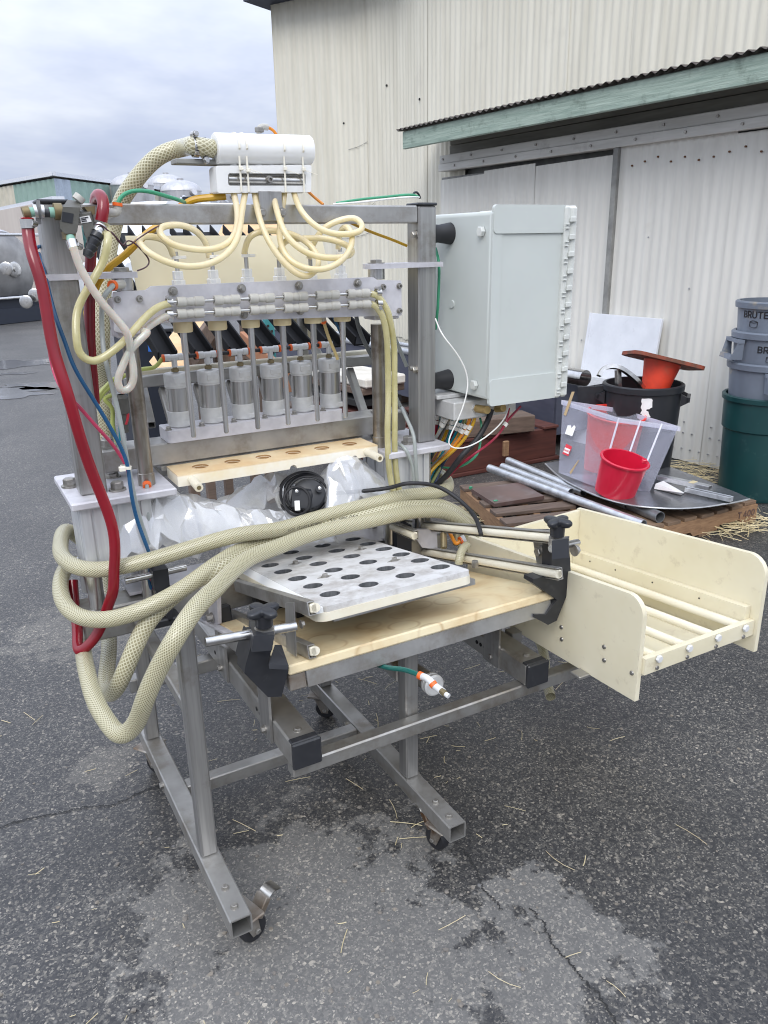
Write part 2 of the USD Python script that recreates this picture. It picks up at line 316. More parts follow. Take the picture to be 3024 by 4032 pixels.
LOOKS = {
    'asphalt': asphalt, 'braided_hose': braid, 'braided_hose_wide': lambda p: braid(p, pitch=.0125, wraps=13, width=.20, base=(.30, .27, .155), line=(.55, .52, .37)),
    'steel': pbr((.47, .46, .435), (.35, .34, .32), rough=.42, metal=.9, scale=9, stretch=(1, 1, 1), c3=(.20, .165, .12), s3=6, lo3=.50, hi3=.76, rvar=.10, bump=.0002, bscale=300),
    'steel_up': pbr((.46, .45, .43), (.28, .275, .265), rough=.40, metal=.9, scale=14, stretch=(3, 3, .12), c3=(.20, .175, .14), s3=7, lo3=.56, hi3=.8, rvar=.08),
    'steel_stained': pbr((.40, .38, .35), (.20, .17, .13), rough=.32, metal=.9, scale=22, stretch=(2, 2, .25), c3=(.10, .07, .045), s3=9, lo3=.52, hi3=.72, rvar=.1),
    'steel_bright': pbr((.66, .65, .63), (.48, .47, .45), rough=.24, metal=1.0, scale=30, rvar=.06),
    'steel_turned': pbr((.72, .71, .69), (.36, .355, .34), rough=.26, metal=.95, scale=16, stretch=(4, 4, .1), rvar=.05),
    'steel_rusty': pbr((.36, .34, .31), (.22, .18, .14), rough=.5, metal=.8, scale=16, c3=(.12, .06, .025), s3=8, lo3=.5, hi3=.66),
    'bolt': pbr((.40, .385, .355), (.28, .265, .24), rough=.4, metal=.9, scale=60),
    'anodised': pbr((.62, .61, .635), (.50, .49, .515), rough=.45, metal=.25, scale=18, c3=(.40, .38, .37), s3=11, lo3=.58, hi3=.82, bump=.0001, bscale=400),
    'cast_aluminium': pbr((.60, .60, .585), (.52, .52, .51), rough=.5, metal=.35, scale=40, bump=.0002, bscale=500),
    'profile_aluminium': pbr((.62, .63, .64), (.50, .51, .525), rough=.42, metal=.55, scale=20, stretch=(3, 3, .2)),
    'white_plastic': pbr((.76, .76, .745), (.71, .71, .69), rough=.42, scale=7, subsurface_weight=.15, subsurface_scale=.008, subsurface_radius=(1, .95, .85)),
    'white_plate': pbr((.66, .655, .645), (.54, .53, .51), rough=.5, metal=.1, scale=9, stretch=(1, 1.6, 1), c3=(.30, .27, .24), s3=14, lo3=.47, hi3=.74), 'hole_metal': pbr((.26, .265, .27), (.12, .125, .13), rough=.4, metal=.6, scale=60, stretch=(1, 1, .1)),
    'poly': pbr((.80, .73, .54), (.72, .63, .42), rough=.36, scale=3, c3=(.62, .48, .27), s3=5, lo3=.52, hi3=.8, subsurface_weight=.12, subsurface_scale=.006, subsurface_radius=(1, .95, .85)),
    'poly_tray': pbr((.70, .645, .485), (.65, .59, .42), rough=.38, scale=4, c3=(.45, .38, .27), s3=18, lo3=.58, hi3=.84, subsurface_weight=.12, subsurface_scale=.006, subsurface_radius=(1, .95, .85)),
    'poly_white': pbr((.74, .695, .56), (.69, .63, .48), rough=.4, scale=8, c3=(.70, .58, .38), s3=9, lo3=.58, hi3=.85, subsurface_weight=.12, subsurface_scale=.006, subsurface_radius=(1, .95, .85)),
    'poly_cream': pbr((.74, .67, .48), (.69, .61, .41), rough=.42, scale=3, subsurface_weight=.1, subsurface_scale=.006, subsurface_radius=(1, .95, .85)),
    'tan_collar': pbr((.78, .66, .40), (.70, .57, .32), rough=.4, scale=12),
    'clear_fitting': pane((.90, .90, .88), clear=.45, rough=.15),
    'vinyl_cream': pbr((.69, .565, .345), (.61, .48, .26), rough=.26, scale=8, subsurface_weight=.35, subsurface_scale=.01, subsurface_radius=(1, .85, .45), coat_weight=.3),
    'vinyl_clear': pbr((.48, .43, .23), (.36, .32, .15), rough=.22, scale=10, subsurface_weight=.3, subsurface_scale=.01, subsurface_radius=(1, .9, .5), coat_weight=.4),
    'vinyl_grey': pbr((.50, .48, .42), (.38, .365, .31), rough=.22, scale=10, subsurface_weight=.3, subsurface_scale=.01, coat_weight=.4),
    'red_hose': pbr((.22, .003, .012), (.15, .002, .008), rough=.26, scale=6, coat_weight=.3), 'red_pale': pbr((.50, .05, .09), (.42, .03, .06), rough=.25, scale=6, coat_weight=.3),
    'grey_fitting': pbr((.47, .455, .41), (.41, .40, .36), rough=.48, scale=30), 'white_fitting': pbr((.66, .66, .65), (.60, .60, .59), rough=.42, scale=30),
    'orange': pbr((.78, .14, .02), (.70, .11, .015), rough=.4), 'brass_old': pbr((.26, .20, .10), (.18, .15, .09), rough=.5, metal=.6, scale=30), 'brass': pbr((.45, .32, .13), (.36, .25, .10), rough=.45, metal=.7, scale=30),
    'verdigris': pbr((.25, .45, .36), (.20, .38, .30), rough=.6), 'valve_body': pbr((.115, .112, .098), (.085, .082, .07), rough=.55, scale=20, bump=.0005, bscale=120),
    'black_plastic': pbr((.022, .023, .026), (.014, .015, .018), rough=.36, scale=20, c3=(.06, .06, .06), s3=24, lo3=.6, hi3=.85), 'black_rubber': pbr((.016, .016, .018), (.011, .011, .013), rough=.55, scale=20),
    'black_lane': pbr((.008, .008, .009), (.012, .012, .013), rough=.6, specular_ior_level=.15, scale=10), 'clip_white': pbr((.82, .80, .74), rough=.4), 'tie': pbr((.84, .80, .68), rough=.35),
    'tube_blue': pbr((.012, .075, .17), rough=.3), 'tube_pink': pbr((.50, .05, .11), rough=.3), 'tube_grey': pbr((.33, .36, .34), (.28, .30, .29), rough=.35), 'tube_darkgrey': pbr((.13, .14, .14), rough=.4), 'tube_green': pbr((.05, .30, .16), rough=.3), 'tube_lime': pbr((.50, .55, .16), rough=.3),
    'tube_teal': pbr((.01, .22, .27), rough=.3), 'tube_yellow': pbr((.62, .36, .02), (.55, .30, .015), rough=.32), 'tube_orange': pbr((.72, .25, .02), rough=.32), 'tube_olive': pbr((.22, .25, .08), rough=.35), 'tube_tan': pbr((.62, .48, .22), rough=.35), 'tube_white': pbr((.80, .79, .75), rough=.4), 'tube_crimson': pbr((.30, .012, .04), rough=.35), 'tube_navy': pbr((.02, .035, .09), rough=.35), 'wire_maroon': pbr((.05, .012, .02), rough=.4),
    'dark_green_tube': pbr((.01, .12, .10), rough=.3), 'enclosure': pbr((.53, .56, .535), (.495, .525, .50), rough=.40, scale=3, c3=(.42, .44, .42), s3=6, lo3=.66, hi3=.9), 'enclosure_trim': pbr((.62, .635, .60), rough=.42),
    'bag': pane((.80, .80, .80), clear=.70, rough=.12, gloss=1.0, edge=.40, ns=6.0, sheen=.16), 'tote_rim': pane((.84, .84, .90), clear=.55, rough=.25, gloss=.6), 'siding_paint': pbr((.30, .29, .255), (.20, .195, .17), rough=.7, scale=6, stretch=(1, .3, 3)), 'bore_brown': pbr((.40, .24, .10), (.30, .17, .07), rough=.6), 'stone': pbr((.24, .21, .17), (.14, .13, .12), rough=.8, scale=40), 'tote': pane((.82, .82, .88), clear=.985, rough=.22, gloss=.6, ns=160.0, edge=.07, nlo=-.015, nhi=.035, sheen=.006),
    'wall_paint': pbr((.71, .68, .575), (.61, .58, .48), rough=.55, scale=5, stretch=(2, 2, .18), c3=(.55, .52, .44), s3=2.2, lo3=.60, hi3=.9), 'door_paint': pbr((.715, .70, .645), (.63, .615, .565), rough=.55, scale=5, stretch=(2, 2, .18), c3=(.56, .54, .48), s3=2.4, lo3=.62, hi3=.9),
    'board_paint': pbr((.74, .73, .69), (.58, .57, .53), rough=.6, scale=6, stretch=(1, .3, 3), c3=(.35, .33, .30), s3=5, lo3=.6, hi3=.85), 'trim_grey': pbr((.30, .30, .28), (.20, .20, .19), rough=.6, scale=10),
    'green_wood': pbr((.375, .455, .385), (.225, .30, .25), rough=.65, scale=3.0, stretch=(6, 1.0, 16), lo=.30, hi=.70, bump=.006, bscale=3.5, c3=(.13, .17, .135), s3=9, lo3=.54, hi3=.76), 'rusty_sheet': pbr((.10, .085, .075), (.06, .05, .045), rough=.6, scale=12),
    'eave_paint': pbr((.02, .03, .06), (.03, .04, .07), rough=.5), 'rust_spot': pbr((.16, .07, .03), rough=.7), 'dark': pbr((.02, .02, .02), rough=.8),
    'can_green': pbr((.005, .036, .038), (.008, .050, .050), rough=.42, scale=5, c3=(.06, .12, .11), s3=14, lo3=.60, hi3=.85, stretch=(1, 1, .5)), 'can_grey': pbr((.16, .185, .225), (.13, .15, .185), rough=.45, scale=5, c3=(.36, .30, .20), s3=6, lo3=.60, hi3=.78),
    'can_black': pbr((.012, .013, .016), (.02, .021, .024), rough=.42, scale=8), 'print_black': pbr((.015, .015, .018), rough=.5), 'cone_orange': pbr((.72, .055, .02), (.55, .045, .02), rough=.5, scale=10, c3=(.38, .10, .05), s3=8, lo3=.55, hi3=.8), 'cone_base': pbr((.10, .05, .03), (.30, .06, .03), rough=.75, scale=14, bump=.002),
    'bucket_orange': pbr((.78, .045, .03), rough=.32, coat_weight=.2), 'bucket_red': pbr((.60, .012, .045), (.52, .01, .035), rough=.30, scale=6, coat_weight=.3), 'panel_white': pbr((.74, .76, .80), (.66, .68, .72), rough=.4, scale=6, c3=(.50, .51, .54), s3=14, lo3=.6, hi3=.85),
    'galvanised': pbr((.62, .63, .64), (.46, .47, .48), rough=.32, metal=.85, scale=22, c3=(.25, .25, .25), s3=20, lo3=.58, hi3=.8), 'pipe_dark': pbr((.26, .265, .27), (.18, .185, .19), rough=.4, metal=.7, scale=22), 'sheet_metal': pbr((.30, .305, .315), (.20, .205, .215), rough=.25, metal=.85, scale=5, rvar=.1),
    'pallet_wood': wood((.24, .155, .095), (.15, .095, .06), 0, 3.0, weather=(.12, .085, .06)), 'pallet_face': pbr((.34, .205, .11), (.23, .13, .07), rough=.7, scale=3, stretch=(5, 5, 26), c3=(.16, .09, .05), s3=6, lo3=.56, hi3=.8, bump=.001, bscale=8), 'grey_wood': wood((.17, .12, .09), (.10, .07, .053), 0, 3.0),
    'red_wood': wood((.115, .036, .026), (.07, .022, .017), 0, 3.0), 'plywood': pbr((.70, .48, .27), (.58, .37, .19), rough=.7, scale=3, stretch=(2, 2, 9), c3=(.46, .27, .13), s3=4, lo3=.55, hi3=.8), 'white_board': pbr((.76, .73, .66), (.60, .56, .48), rough=.6, scale=8, c3=(.30, .25, .18), s3=10, lo3=.6, hi3=.8),
    'rust_plate': pbr((.16, .10, .085), (.115, .075, .065), rough=.35, metal=.3, scale=5, c3=(.21, .17, .16), s3=7, lo3=.52, hi3=.75), 'trough': pbr((.10, .105, .14), (.075, .08, .11), rough=.35, metal=.4, scale=4, stretch=(1, 1, 3)), 'tape': pbr((.42, .30, .16), rough=.5), 'paper': pbr((.85, .84, .82), rough=.6), 'sticker_red': pbr((.65, .04, .06), rough=.45),
    'straw': pbr((.62, .50, .27), (.74, .64, .40), rough=.7, scale=14), 'straw_pale': pbr((.62, .54, .34), (.48, .40, .23), rough=.7, scale=14), 'far_green': pbr((.25, .36, .31), (.21, .31, .265), rough=.6, scale=3), 'far_cream': pbr((.56, .52, .42), (.48, .45, .36), rough=.6, scale=3), 'far_blue': pbr((.36, .42, .49), rough=.6), 'far_white': pbr((.62, .64, .68), (.56, .58, .62), rough=.6), 'far_tan': pbr((.55, .49, .43), (.48, .42, .37), rough=.6, scale=1.5, stretch=(1, 1, .2)),
    'tank_steel': pbr((.55, .54, .54), (.44, .43, .43), rough=.35, metal=.8, scale=3, stretch=(2, 2, .15)), 'tanker_steel': pbr((.56, .56, .58), (.46, .46, .48), rough=.30, metal=.9, scale=3), 'tanker_end': pbr((.30, .295, .285), (.22, .215, .21), rough=.45, metal=.6, scale=3), 'truck_white': pbr((.78, .80, .82), (.72, .74, .76), rough=.35, scale=2, coat_weight=.3), 'truck_glass': pbr((.05, .16, .16), (.07, .20, .19), rough=.08, scale=1), 'tyre': pbr((.015, .015, .016), rough=.7), 'trailer_dark': pbr((.012, .016, .026), rough=.5), 'blue_strap': pbr((.02, .12, .45), rough=.5),
    'hi_vis': pbr((.42, .20, .11), rough=.6), 'teal_rack': pbr((.05, .25, .26), rough=.5), 'wet': None,
}
def puddle_mat(path):
    return usdkit.material(stage, path, {'g': ('geometry', {}), 'n': ('noise_texture', {'scale': 3.0, 'detail': 5.0}), 'b': ('bump', {'strength': .12, 'distance': .02}), 'p': ('principled_bsdf', {'base_color': (.045, .046, .05), 'roughness': .12, 'specular_ior_level': .6})},
                           [('g.position', 'n.vector'), ('n.fac', 'b.height'), ('b.normal', 'p.normal')], surface='p.BSDF')
LOOKS['wet'] = puddle_mat
def stained_table(path):
    """The table sheet: cream plastic with a brown tide and overlapping bottle rings worn into it."""
    N = {'g': ('geometry', {}), 'n': ('noise_texture', {'scale': 5.0, 'detail': 8.0, 'roughness': .6, 'distortion': .6}), 'r': ('rgb_ramp', {'ramp': [(.32, (.76, .67, .45)), (.5, (.71, .58, .36)), (.66, (.58, .42, .22))]}),
         'v': ('voronoi_texture', {'scale': 9.5, 'randomness': .75}), 'vd': ('map_range', {'from_min': .0, 'from_max': .06, 'to_min': 1.0, 'to_max': 0.0, 'clamp': True}), 'sub': ('math', {'math_type': 'subtract', 'value2': .40}), 'ab': ('math', {'math_type': 'absolute'}),
         'nm': ('noise_texture', {'scale': 6.0, 'detail': 4.0}), 'nk': ('map_range', {'from_min': .38, 'from_max': .62, 'to_max': .8, 'clamp': True}), 'k': ('math', {'math_type': 'multiply'}), 'mx': ('mix_color', {'b': (.42, .27, .12)}), 'p': ('principled_bsdf', {'roughness': .33, 'subsurface_weight': .08, 'subsurface_scale': .005, 'subsurface_radius': (1, .95, .85)})}
    L = [('g.position', 'n.vector'), ('n.fac', 'r.fac'), ('g.position', 'v.vector'), ('v.distance', 'sub.value1'), ('sub.value', 'ab.value1'), ('ab.value', 'vd.value'), ('g.position', 'nm.vector'), ('nm.fac', 'nk.value'), ('vd.result', 'k.value1'), ('nk.result', 'k.value2'), ('k.value', 'mx.fac'), ('r.color', 'mx.a'), ('mx.result', 'p.base_color')]
    return usdkit.material(stage, path, N, L, surface='p.BSDF')
LOOKS['stained_table'] = stained_table

# ---------------------------------------------------------------- ground
G = 260.0
solo('ground', (np.array([(-G, -60, 0), (G, -60, 0), (G, G, 0), (-G, G, 0)], float), np.array([(0, 1, 2), (0, 2, 3)])), 'asphalt', kind='structure', smooth=False)
def ribbon(pts, w, z, seed, k=9):
    r = np.random.default_rng(seed); p = spline(np.array([(x, y, z) for x, y in pts]), k)
    t = np.gradient(p, axis=0); n = np.cross(t, (0, 0, 1.0)); n /= np.linalg.norm(n, axis=1, keepdims=True)
    o_ = np.convolve(r.normal(0, 1, len(p) + 8), np.ones(5) / 5, 'same')[4:-4] + .35 * r.normal(0, 1, len(p)); p = p + n * (o_ * w * 2.0)[:, None]
    ww = w * (.35 + r.random(len(p)) * .9)[:, None]; ww[0] = ww[-1] = 0
    v = np.empty((2 * len(p), 3)); v[0::2] = p - n * ww; v[1::2] = p + n * ww
    i = np.arange(len(p) - 1) * 2
    return v, np.vstack([np.stack([i, i + 1, i + 3], 1), np.stack([i, i + 3, i + 2], 1)])
CR = [[(1.0349,1.4414),(1.0242,1.378),(1.0025,1.3063),(0.9982,1.2644),(0.9983,1.2162)],
      [(1.0659,1.19),(1.0571,1.1211),(1.04,1.0644),(1.0402,1.0242),(1.0356,0.9772),(1.0369,0.9222),(1.021,0.8366)],
      [(-0.1027,2.1982),(-0.0036,2.1913),(0.072,2.179),(0.161,2.157),(0.2368,2.1289),(0.3092,2.1425),(0.3808,2.1432)]]
solo('pavement_crack', cat([ribbon(c, .0026, .003, 5 + i, 22) for i, c in enumerate(CR)]), 'dark', kind='structure', smooth=False)
def blob(cx, cy, rx, ry, z, seed, n=60, rot=0.0):
    r = np.random.default_rng(seed); a = np.arange(n) * 2 * np.pi / n
    k = 1 + .28 * np.sin(3 * a + r.random() * 6) + .16 * np.sin(7 * a + r.random() * 6) + .08 * np.sin(13 * a + r.random() * 6)
    x, y = rx * k * np.cos(a), ry * k * np.sin(a); c, s = math.cos(rot), math.sin(rot)
    v = np.vstack([np.stack([cx + c * x - s * y, cy + s * x + c * y, np.full(n, z)], 1), [(cx, cy, z)]])
    i = np.arange(n)
    return v, np.stack([i, (i + 1) % n, np.full(n, n)], 1)
pc = [(1.0317,12.8248),(1.0623,10.4986),(0.4245,10.2253),(0.8117,11.7746)]
solo('puddle', cat([blob(*pc[0], .75, .42, .004, 3, rot=-.2), blob(*pc[1], .42, .26, .004, 4, rot=-.4), blob(*pc[2], .8, .34, .004, 5, rot=-.3), blob(*pc[3], .3, .09, .004, 6, rot=-.3)]), 'wet', 'shallow rain puddles on the asphalt beyond the left post', kind='structure', smooth=False)

# ---------------------------------------------------------------- the barn
W0 = np.array([4.825, 4.1, 0]); AZ = math.radians(-3)
WD = np.array([math.sin(AZ), math.cos(AZ), 0]); WN = np.array([-math.cos(AZ), math.sin(AZ), 0])
S_C = 2.95                                                        # where the straight front ends and the wall bends away
_az = lambda t: AZ + math.radians(np.interp(t, [0, .30, .75, 1.15, 2.0, 2.6, 4.5], [0, 7, 14, 2, -27, -27, -14]))
_pts, _dir = [W0 + WD * S_C], [WD]
while _pts[-1][0] / _pts[-1][1] > 0.417 and len(_pts) < 900:
    a = _az(.01 * len(_pts)); d = np.array([math.sin(a), math.cos(a), 0]); _pts.append(_pts[-1] + d * .01); _dir.append(d)
_pts, _dir = np.array(_pts), np.array(_dir)
S_END = S_C + .01 * (len(_pts) - 1)
def wall_at(s):
    s = np.asarray(s, float)
    k = np.clip((s - S_C) / .01, 0, len(_pts) - 1)
    i = np.floor(k).astype(int); p = _pts[i] + _dir[i] * ((k - i) * .01)[..., None]
    p = np.where((s <= S_C)[..., None], W0 + WD * s[..., None], p)
    d = np.where((s <= S_C)[..., None], WD, _dir[i])
    return p, np.stack([-d[..., 1], d[..., 0], 0 * s], -1)
def corrugated(s0, s1, z0, z1, off=0.0, pitch=.0762, amp=.0052, seed=0, ragged=0.0, top=None):
    """A corrugated sheet standing on the wall line from s0 to s1; top may be a function of s."""
    n = max(4, int(abs(s1 - s0) / pitch * 8)); s = np.linspace(s0, s1, n + 1); p, nn = wall_at(s)
    o = off + amp * np.sin(2 * np.pi * s / pitch)
    r = np.random.default_rng(seed + 11); q = p + nn * o[:, None]
    rows = np.linspace(0, 1, 5); V = []
    zt = np.full(n + 1, z1) if top is None else top(s)
    zb = np.full(n + 1, z0) + ragged * np.interp(s, np.linspace(min(s0, s1), max(s0, s1), 9), r.random(9))
    dent = r.normal(0, .0025, (5, 6))
    for k, t in enumerate(rows):
        w = q + nn * np.interp(s, np.linspace(min(s0, s1), max(s0, s1), 6), dent[k])[:, None]; w[:, 2] = zb + (zt - zb) * t; V.append(w)
    V = np.vstack(V); m = n + 1; i, j = np.meshgrid(np.arange(4), np.arange(n), indexing='ij')
    a = (i * m + j).ravel()
    return V, np.vstack([np.stack([a, a + 1, a + m + 1], 1), np.stack([a, a + m + 1, a + m], 1)])
def wbox(s0, s1, z0, z1, o0, o1, bev=.004):
    """A box along the straight front: s along the wall, o out of it."""
    c = W0 + WD * (s0 + s1) / 2 + WN * (o0 + o1) / 2 + np.array([0, 0, (z0 + z1) / 2])
    return obox(c, WD, WN, (0, 0, 1), abs(s1 - s0) / 2, abs(o1 - o0) / 2, abs(z1 - z0) / 2, bev)

barn = thing('barn', 'big off-white corrugated metal barn with a green timber canopy over its sliding doors', 'building', (4.7, 6.5, 0))
EAVE = 4.22
wall = part(barn, 'wall', (np.array([(*(wall_at(np.array(s))[0] - wall_at(np.array(s))[1] * .05)[:2], z) for s in (-3.2, *np.linspace(S_C, S_END, 24)) for z in (0, EAVE + .3)]),
                           np.array([t for k in range(24) for t in ((2 * k, 2 * k + 2, 2 * k + 3), (2 * k, 2 * k + 3, 2 * k + 1))])), 'trim_grey', smooth=False)
seams = [-3.2, -2.30, -1.40, -.55, 0.63, 1.30, 2.12, 2.60]
for k in range(len(seams) - 1):                                   # upper front, sheet by sheet, each lapping the next
    part(wall, 'corrugated_sheet', corrugated(seams[k], seams[k + 1] + .04, 2.5, EAVE + .25, .006 + .005 * (k % 2), seed=k), 'wall_paint', smooth=True)
part(wall, 'flashing', wbox(1.0, 2.72, 2.62, 2.70, .012, .020), 'wall_paint')
sl = np.linspace(2.60, S_END, 6)
for k in range(5):
    part(wall, 'corrugated_sheet', corrugated(sl[k], sl[k + 1] + .03, .52, EAVE + .25, .006 + .005 * (k % 2), seed=k, ragged=.03), 'wall_paint', smooth=True)
for k in range(5):
    part(wall, 'corrugated_sheet', corrugated(sl[k], sl[k + 1] + .03, .0, .60, -.006 + .004 * (k % 2), seed=k + 20), 'wall_paint', smooth=True)
nail = []
for a, b, z in ((4.2, .3, 3.2), (4.9, .2, 2.9), (5.4, .2, 2.4), (3.4, .2, 2.95), (5.2, .2, 1.95)):
    p, n = wall_at(np.array(a)); nail.append(cyl(p + n * .01 + [0, 0, z], p + n * .022 + [0, 0, z], .012, 8))
part(wall, 'nail_head', cat(nail), 'dark', kind='stuff')
def scrape(s0, z0, s1, z1, sag):
    s = np.linspace(s0, s1, 14); p, n = wall_at(s); q = p + n * .0195; q[:, 2] = np.linspace(z0, z1, 14) - sag * np.sin(np.linspace(0, np.pi, 14))
    return tube(q, .0022, 5, 2)
part(wall, 'scrape', cat([scrape(5.05, 1.93, 4.45, 2.03, .05), scrape(5.35, 1.70, 4.5, 1.72, .06), scrape(4.85, 2.62, 4.55, 2.68, .01)]), 'trim_grey', kind='stuff')
# roof edge over the far corner
pe, ne = wall_at(np.array([S_END - 1.6, S_END])); d_end = _dir[-1]
quad = [pe[0] + ne[0] * .30, pe[1] + d_end * .16 + ne[1] * .30, pe[1] + d_end * .16 - ne[1] * 1.4, pe[0] - ne[0] * 1.4]
rv = np.array([[*q[:2], z] for z in (EAVE, EAVE + .34) for q in quad])
roof = part(barn, 'roof', hull(rv), 'eave_paint', smooth=False)
pf, nf = wall_at(np.array([-3.2, S_C, S_END - 1.6]))
part(barn, 'roof', cat([hull(np.array([[*(p + n * o)[:2], z] for p, n in ((pf[k], nf[k]), (pf[k + 1], nf[k + 1])) for o in (.28, -1.5) for z in (EAVE, EAVE + .3)])) for k in range(2)]), 'eave_paint', smooth=False)

# sliding doors hung from a boarded track under the canopy
def door(name, s0, s1, off, z0, ztop, splits, label, seed):
    d = part(barn, name, wbox(s0, s1, z0 + .04, ztop(np.array([s0]))[0] - .02, off - .05, off - .012), 'trim_grey', label=label, smooth=False)
    e = [s0, *splits, s1]
    for k in range(len(e) - 1):
        part(d, 'corrugated_sheet', corrugated(e[k], e[k + 1] + .025 * (k < len(e) - 2), z0, 0, off + .004 * (k % 2), pitch=.0762, amp=.0042, seed=seed, top=lambda s, k=k: ztop(s) + (.012 if k % 2 else -.012)), 'door_paint', smooth=True)
    return d
d1 = door('sliding_door', .70, 2.90, .075, .01, lambda s: 2.205 - .014 * (s - .7), [1.55, 2.2], 'left sliding door sheeted in off-white corrugated metal', 3)
d2 = door('sliding_door', -3.2, .62, .085, .008, lambda s: 2.235 - .004 * s, [-2.4, -1.55, -.35], 'right sliding door with rusty screws along its top', 4)
part(d2, 'door_stile', wbox(.615, .665, .0, 2.235, .06, .125), 'trim_grey')
sc = []
for k in range(26):
    s = .50 - k * .115; p, n = wall_at(np.array(s)); z = 2.10 + .02 * ((k * 7) % 3) - .05 * (k > 4) * (k % 5 == 0)
    sc.append(cyl(p + n * .088 + [0, 0, z], p + n * .099 + [0, 0, z], .007, 7))
part(d2, 'rusty_screw', cat(sc), 'rust_spot', kind='stuff')
sc = []
for k in range(18):
    s = .35 - k * .0762; p, n = wall_at(np.array(s))
    for z in (.10, .22, .30)[:1 + (k * 5) % 3]: sc.append(cyl(p + n * .088 + [0, 0, z], p + n * .098 + [0, 0, z], .006, 7))
for s, z in ((-.1, 1.25), (-.55, .95), (-.2, .72), (-1.2, 1.4), (.3, 1.6), (1.3, 1.7), (1.8, 1.2), (.9, .8)):
    p, n = wall_at(np.array(s)); sc.append(cyl(p + n * .08 + [0, 0, z], p + n * .09 + [0, 0, z], .006, 8))
part(d2, 'screw', cat(sc), 'galvanised', kind='stuff')
track = part(barn, 'door_track', wbox(-3.2, 2.86, 2.235, 2.30, .03, .135), 'board_paint')
part(track, 'track_board', wbox(-3.2, 2.86, 2.303, 2.375, .03, .120), 'board_paint')
for k in range(3):
    part(barn, 'siding_board', wbox(-3.2, 2.80, 2.38 + k * .085, 2.46 + k * .085, .014, .045 - .006 * k), 'siding_paint')
hs = []
for k in range(12):
    for z, o in ((2.27, .135), (2.34, .12)): p, n = wall_at(np.array(2.6 - k * .43 + (z > 2.3) * .2)); hs.append(cyl(p + n * o + [0, 0, z], p + n * (o + .012) + [0, 0, z], .010, 7))
part(track, 'track_bolt', cat(hs), 'bolt', kind='stuff')
# canopy: green fascia board, rafters and a corrugated sheet above
can = part(barn, 'canopy', wbox(-3.2, 2.93, 2.425, 2.575, .462, .50, .006), 'green_wood', label='weathered green fascia board of the canopy')
n = 420; s = np.linspace(-3.2, 2.98, n); p, nn = wall_at(s); w = np.sin(2 * np.pi * s / .0762) * .009
rows = []
for o, z in ((.535, 2.588), (.53, 2.594), (.02, 2.625), (.02, 2.62), (.53, 2.585)):
    q = p + nn * o; q[:, 2] = z + w + .006 * np.interp(s, np.linspace(-3.2, 2.98, 15), rng.random(15)); rows.append(q)
V = np.vstack(rows); i, j = np.meshgrid(np.arange(4), np.arange(n - 1), indexing='ij'); a = (i * n + j).ravel()
part(can, 'roof_sheet', (V, np.vstack([np.stack([a, a + 1, a + n + 1], 1), np.stack([a, a + n + 1, a + n], 1)])), 'rusty_sheet', smooth=False)
for k in range(11):
    s_ = 2.86 - k * .60
    a = W0 + WD * s_ + WN * .46 + [0, 0, 2.52]; b = W0 + WD * s_ + WN * .05 + [0, 0, 2.56]
    part(can, 'rafter', beam(a, b, .04, .09), 'siding_paint')

# ---------------------------------------------------------------- far yard: striped shed, tanks, tanker, van
def panel(a, b, z0, z1, t=.06):
    """An upright slab between two ground points."""
    a, b = np.array([*a[:2], 0.]), np.array([*b[:2], 0.]); d = b - a; L = np.linalg.norm(d); d /= L; n = np.array([-d[1], d[0], 0])
    return obox((a + b) / 2 + [0, 0, (z0 + z1) / 2], d, n, (0, 0, 1), L / 2, t / 2, (z1 - z0) / 2, 0)
shC = np.array((5.7662,39.1509,4.6918)); shR = np.array((16.8312,52.3742,4.7553)); shL = np.array((1.9792,53.3584,4.6767))
shed = thing('striped_shed', 'distant metal shed clad in green, cream and blue-grey stripes with a white door', 'shed', (shC[0], shC[1], 0))
zt = shC[2]
def along(a, b, u): return np.array(a)[:2] + (np.array(b)[:2] - np.array(a)[:2]) * u
def ribbed(a, b, z0, z1, n):
    p = np.linspace(0, 1, n * 4 + 1); d = (np.array(b[:2]) - np.array(a[:2])); L = np.linalg.norm(d); nn = np.array([d[1], -d[0]]) / L
    o = np.tile([0, 0, .05, .05], n + 1)[:n * 4 + 1]
    q = np.array(a[:2]) + p[:, None] * d + nn * (o[:, None])
    V = np.vstack([np.c_[q, np.full(len(q), z0)], np.c_[q, np.full(len(q), z1)]]); m = len(q); i = np.arange(m - 1)
    return V, np.vstack([np.stack([i, i + 1, i + m + 1], 1), np.stack([i, i + m + 1, i + m], 1)])
part(shed, 'wall', hull([(*along(shC, x, u)[:2], z) for x, u in ((shL, 0.02), (shL, 1), (shR, .02), (shR, 1)) for z in (0, zt - .4)]), 'far_cream', smooth=False)
for x, u0, u1, m in ((shL, 0, .316, 'far_green'), (shL, .316, .6, 'far_cream'), (shL, .6, 1, 'far_green'), (shR, 0, .0735, 'far_blue'), (shR, .0735, .275, 'far_green'), (shR, .275, .412, 'far_cream'), (shR, .412, .456, 'far_blue'), (shR, .88, 1, 'far_cream')):
    out = np.array([*(-(np.array(shL) + np.array(shR) - 2 * np.array(shC))[:2]), 0]); out = out / np.linalg.norm(out) * .12
    part(shed, 'cladding_panel', ribbed(along(shC, x, u0) + out[:2], along(shC, x, u1) + out[:2], 0, zt - .25, max(2, int((u1 - u0) * 26))), m, smooth=False)
part(shed, 'door', ribbed(along(shC, shR, .46) + out[:2] * 1.4, along(shC, shR, .875) + out[:2] * 1.4, 0, zt - .75, 10), 'far_white', smooth=False)
for x in (shL, shR):
    part(shed, 'roof_trim', panel(along(shC, x, -.01) + out[:2] * 1.6, along(shC, x, 1.0) + out[:2] * 1.6, zt - .16, zt, .12), 'far_white', smooth=False)
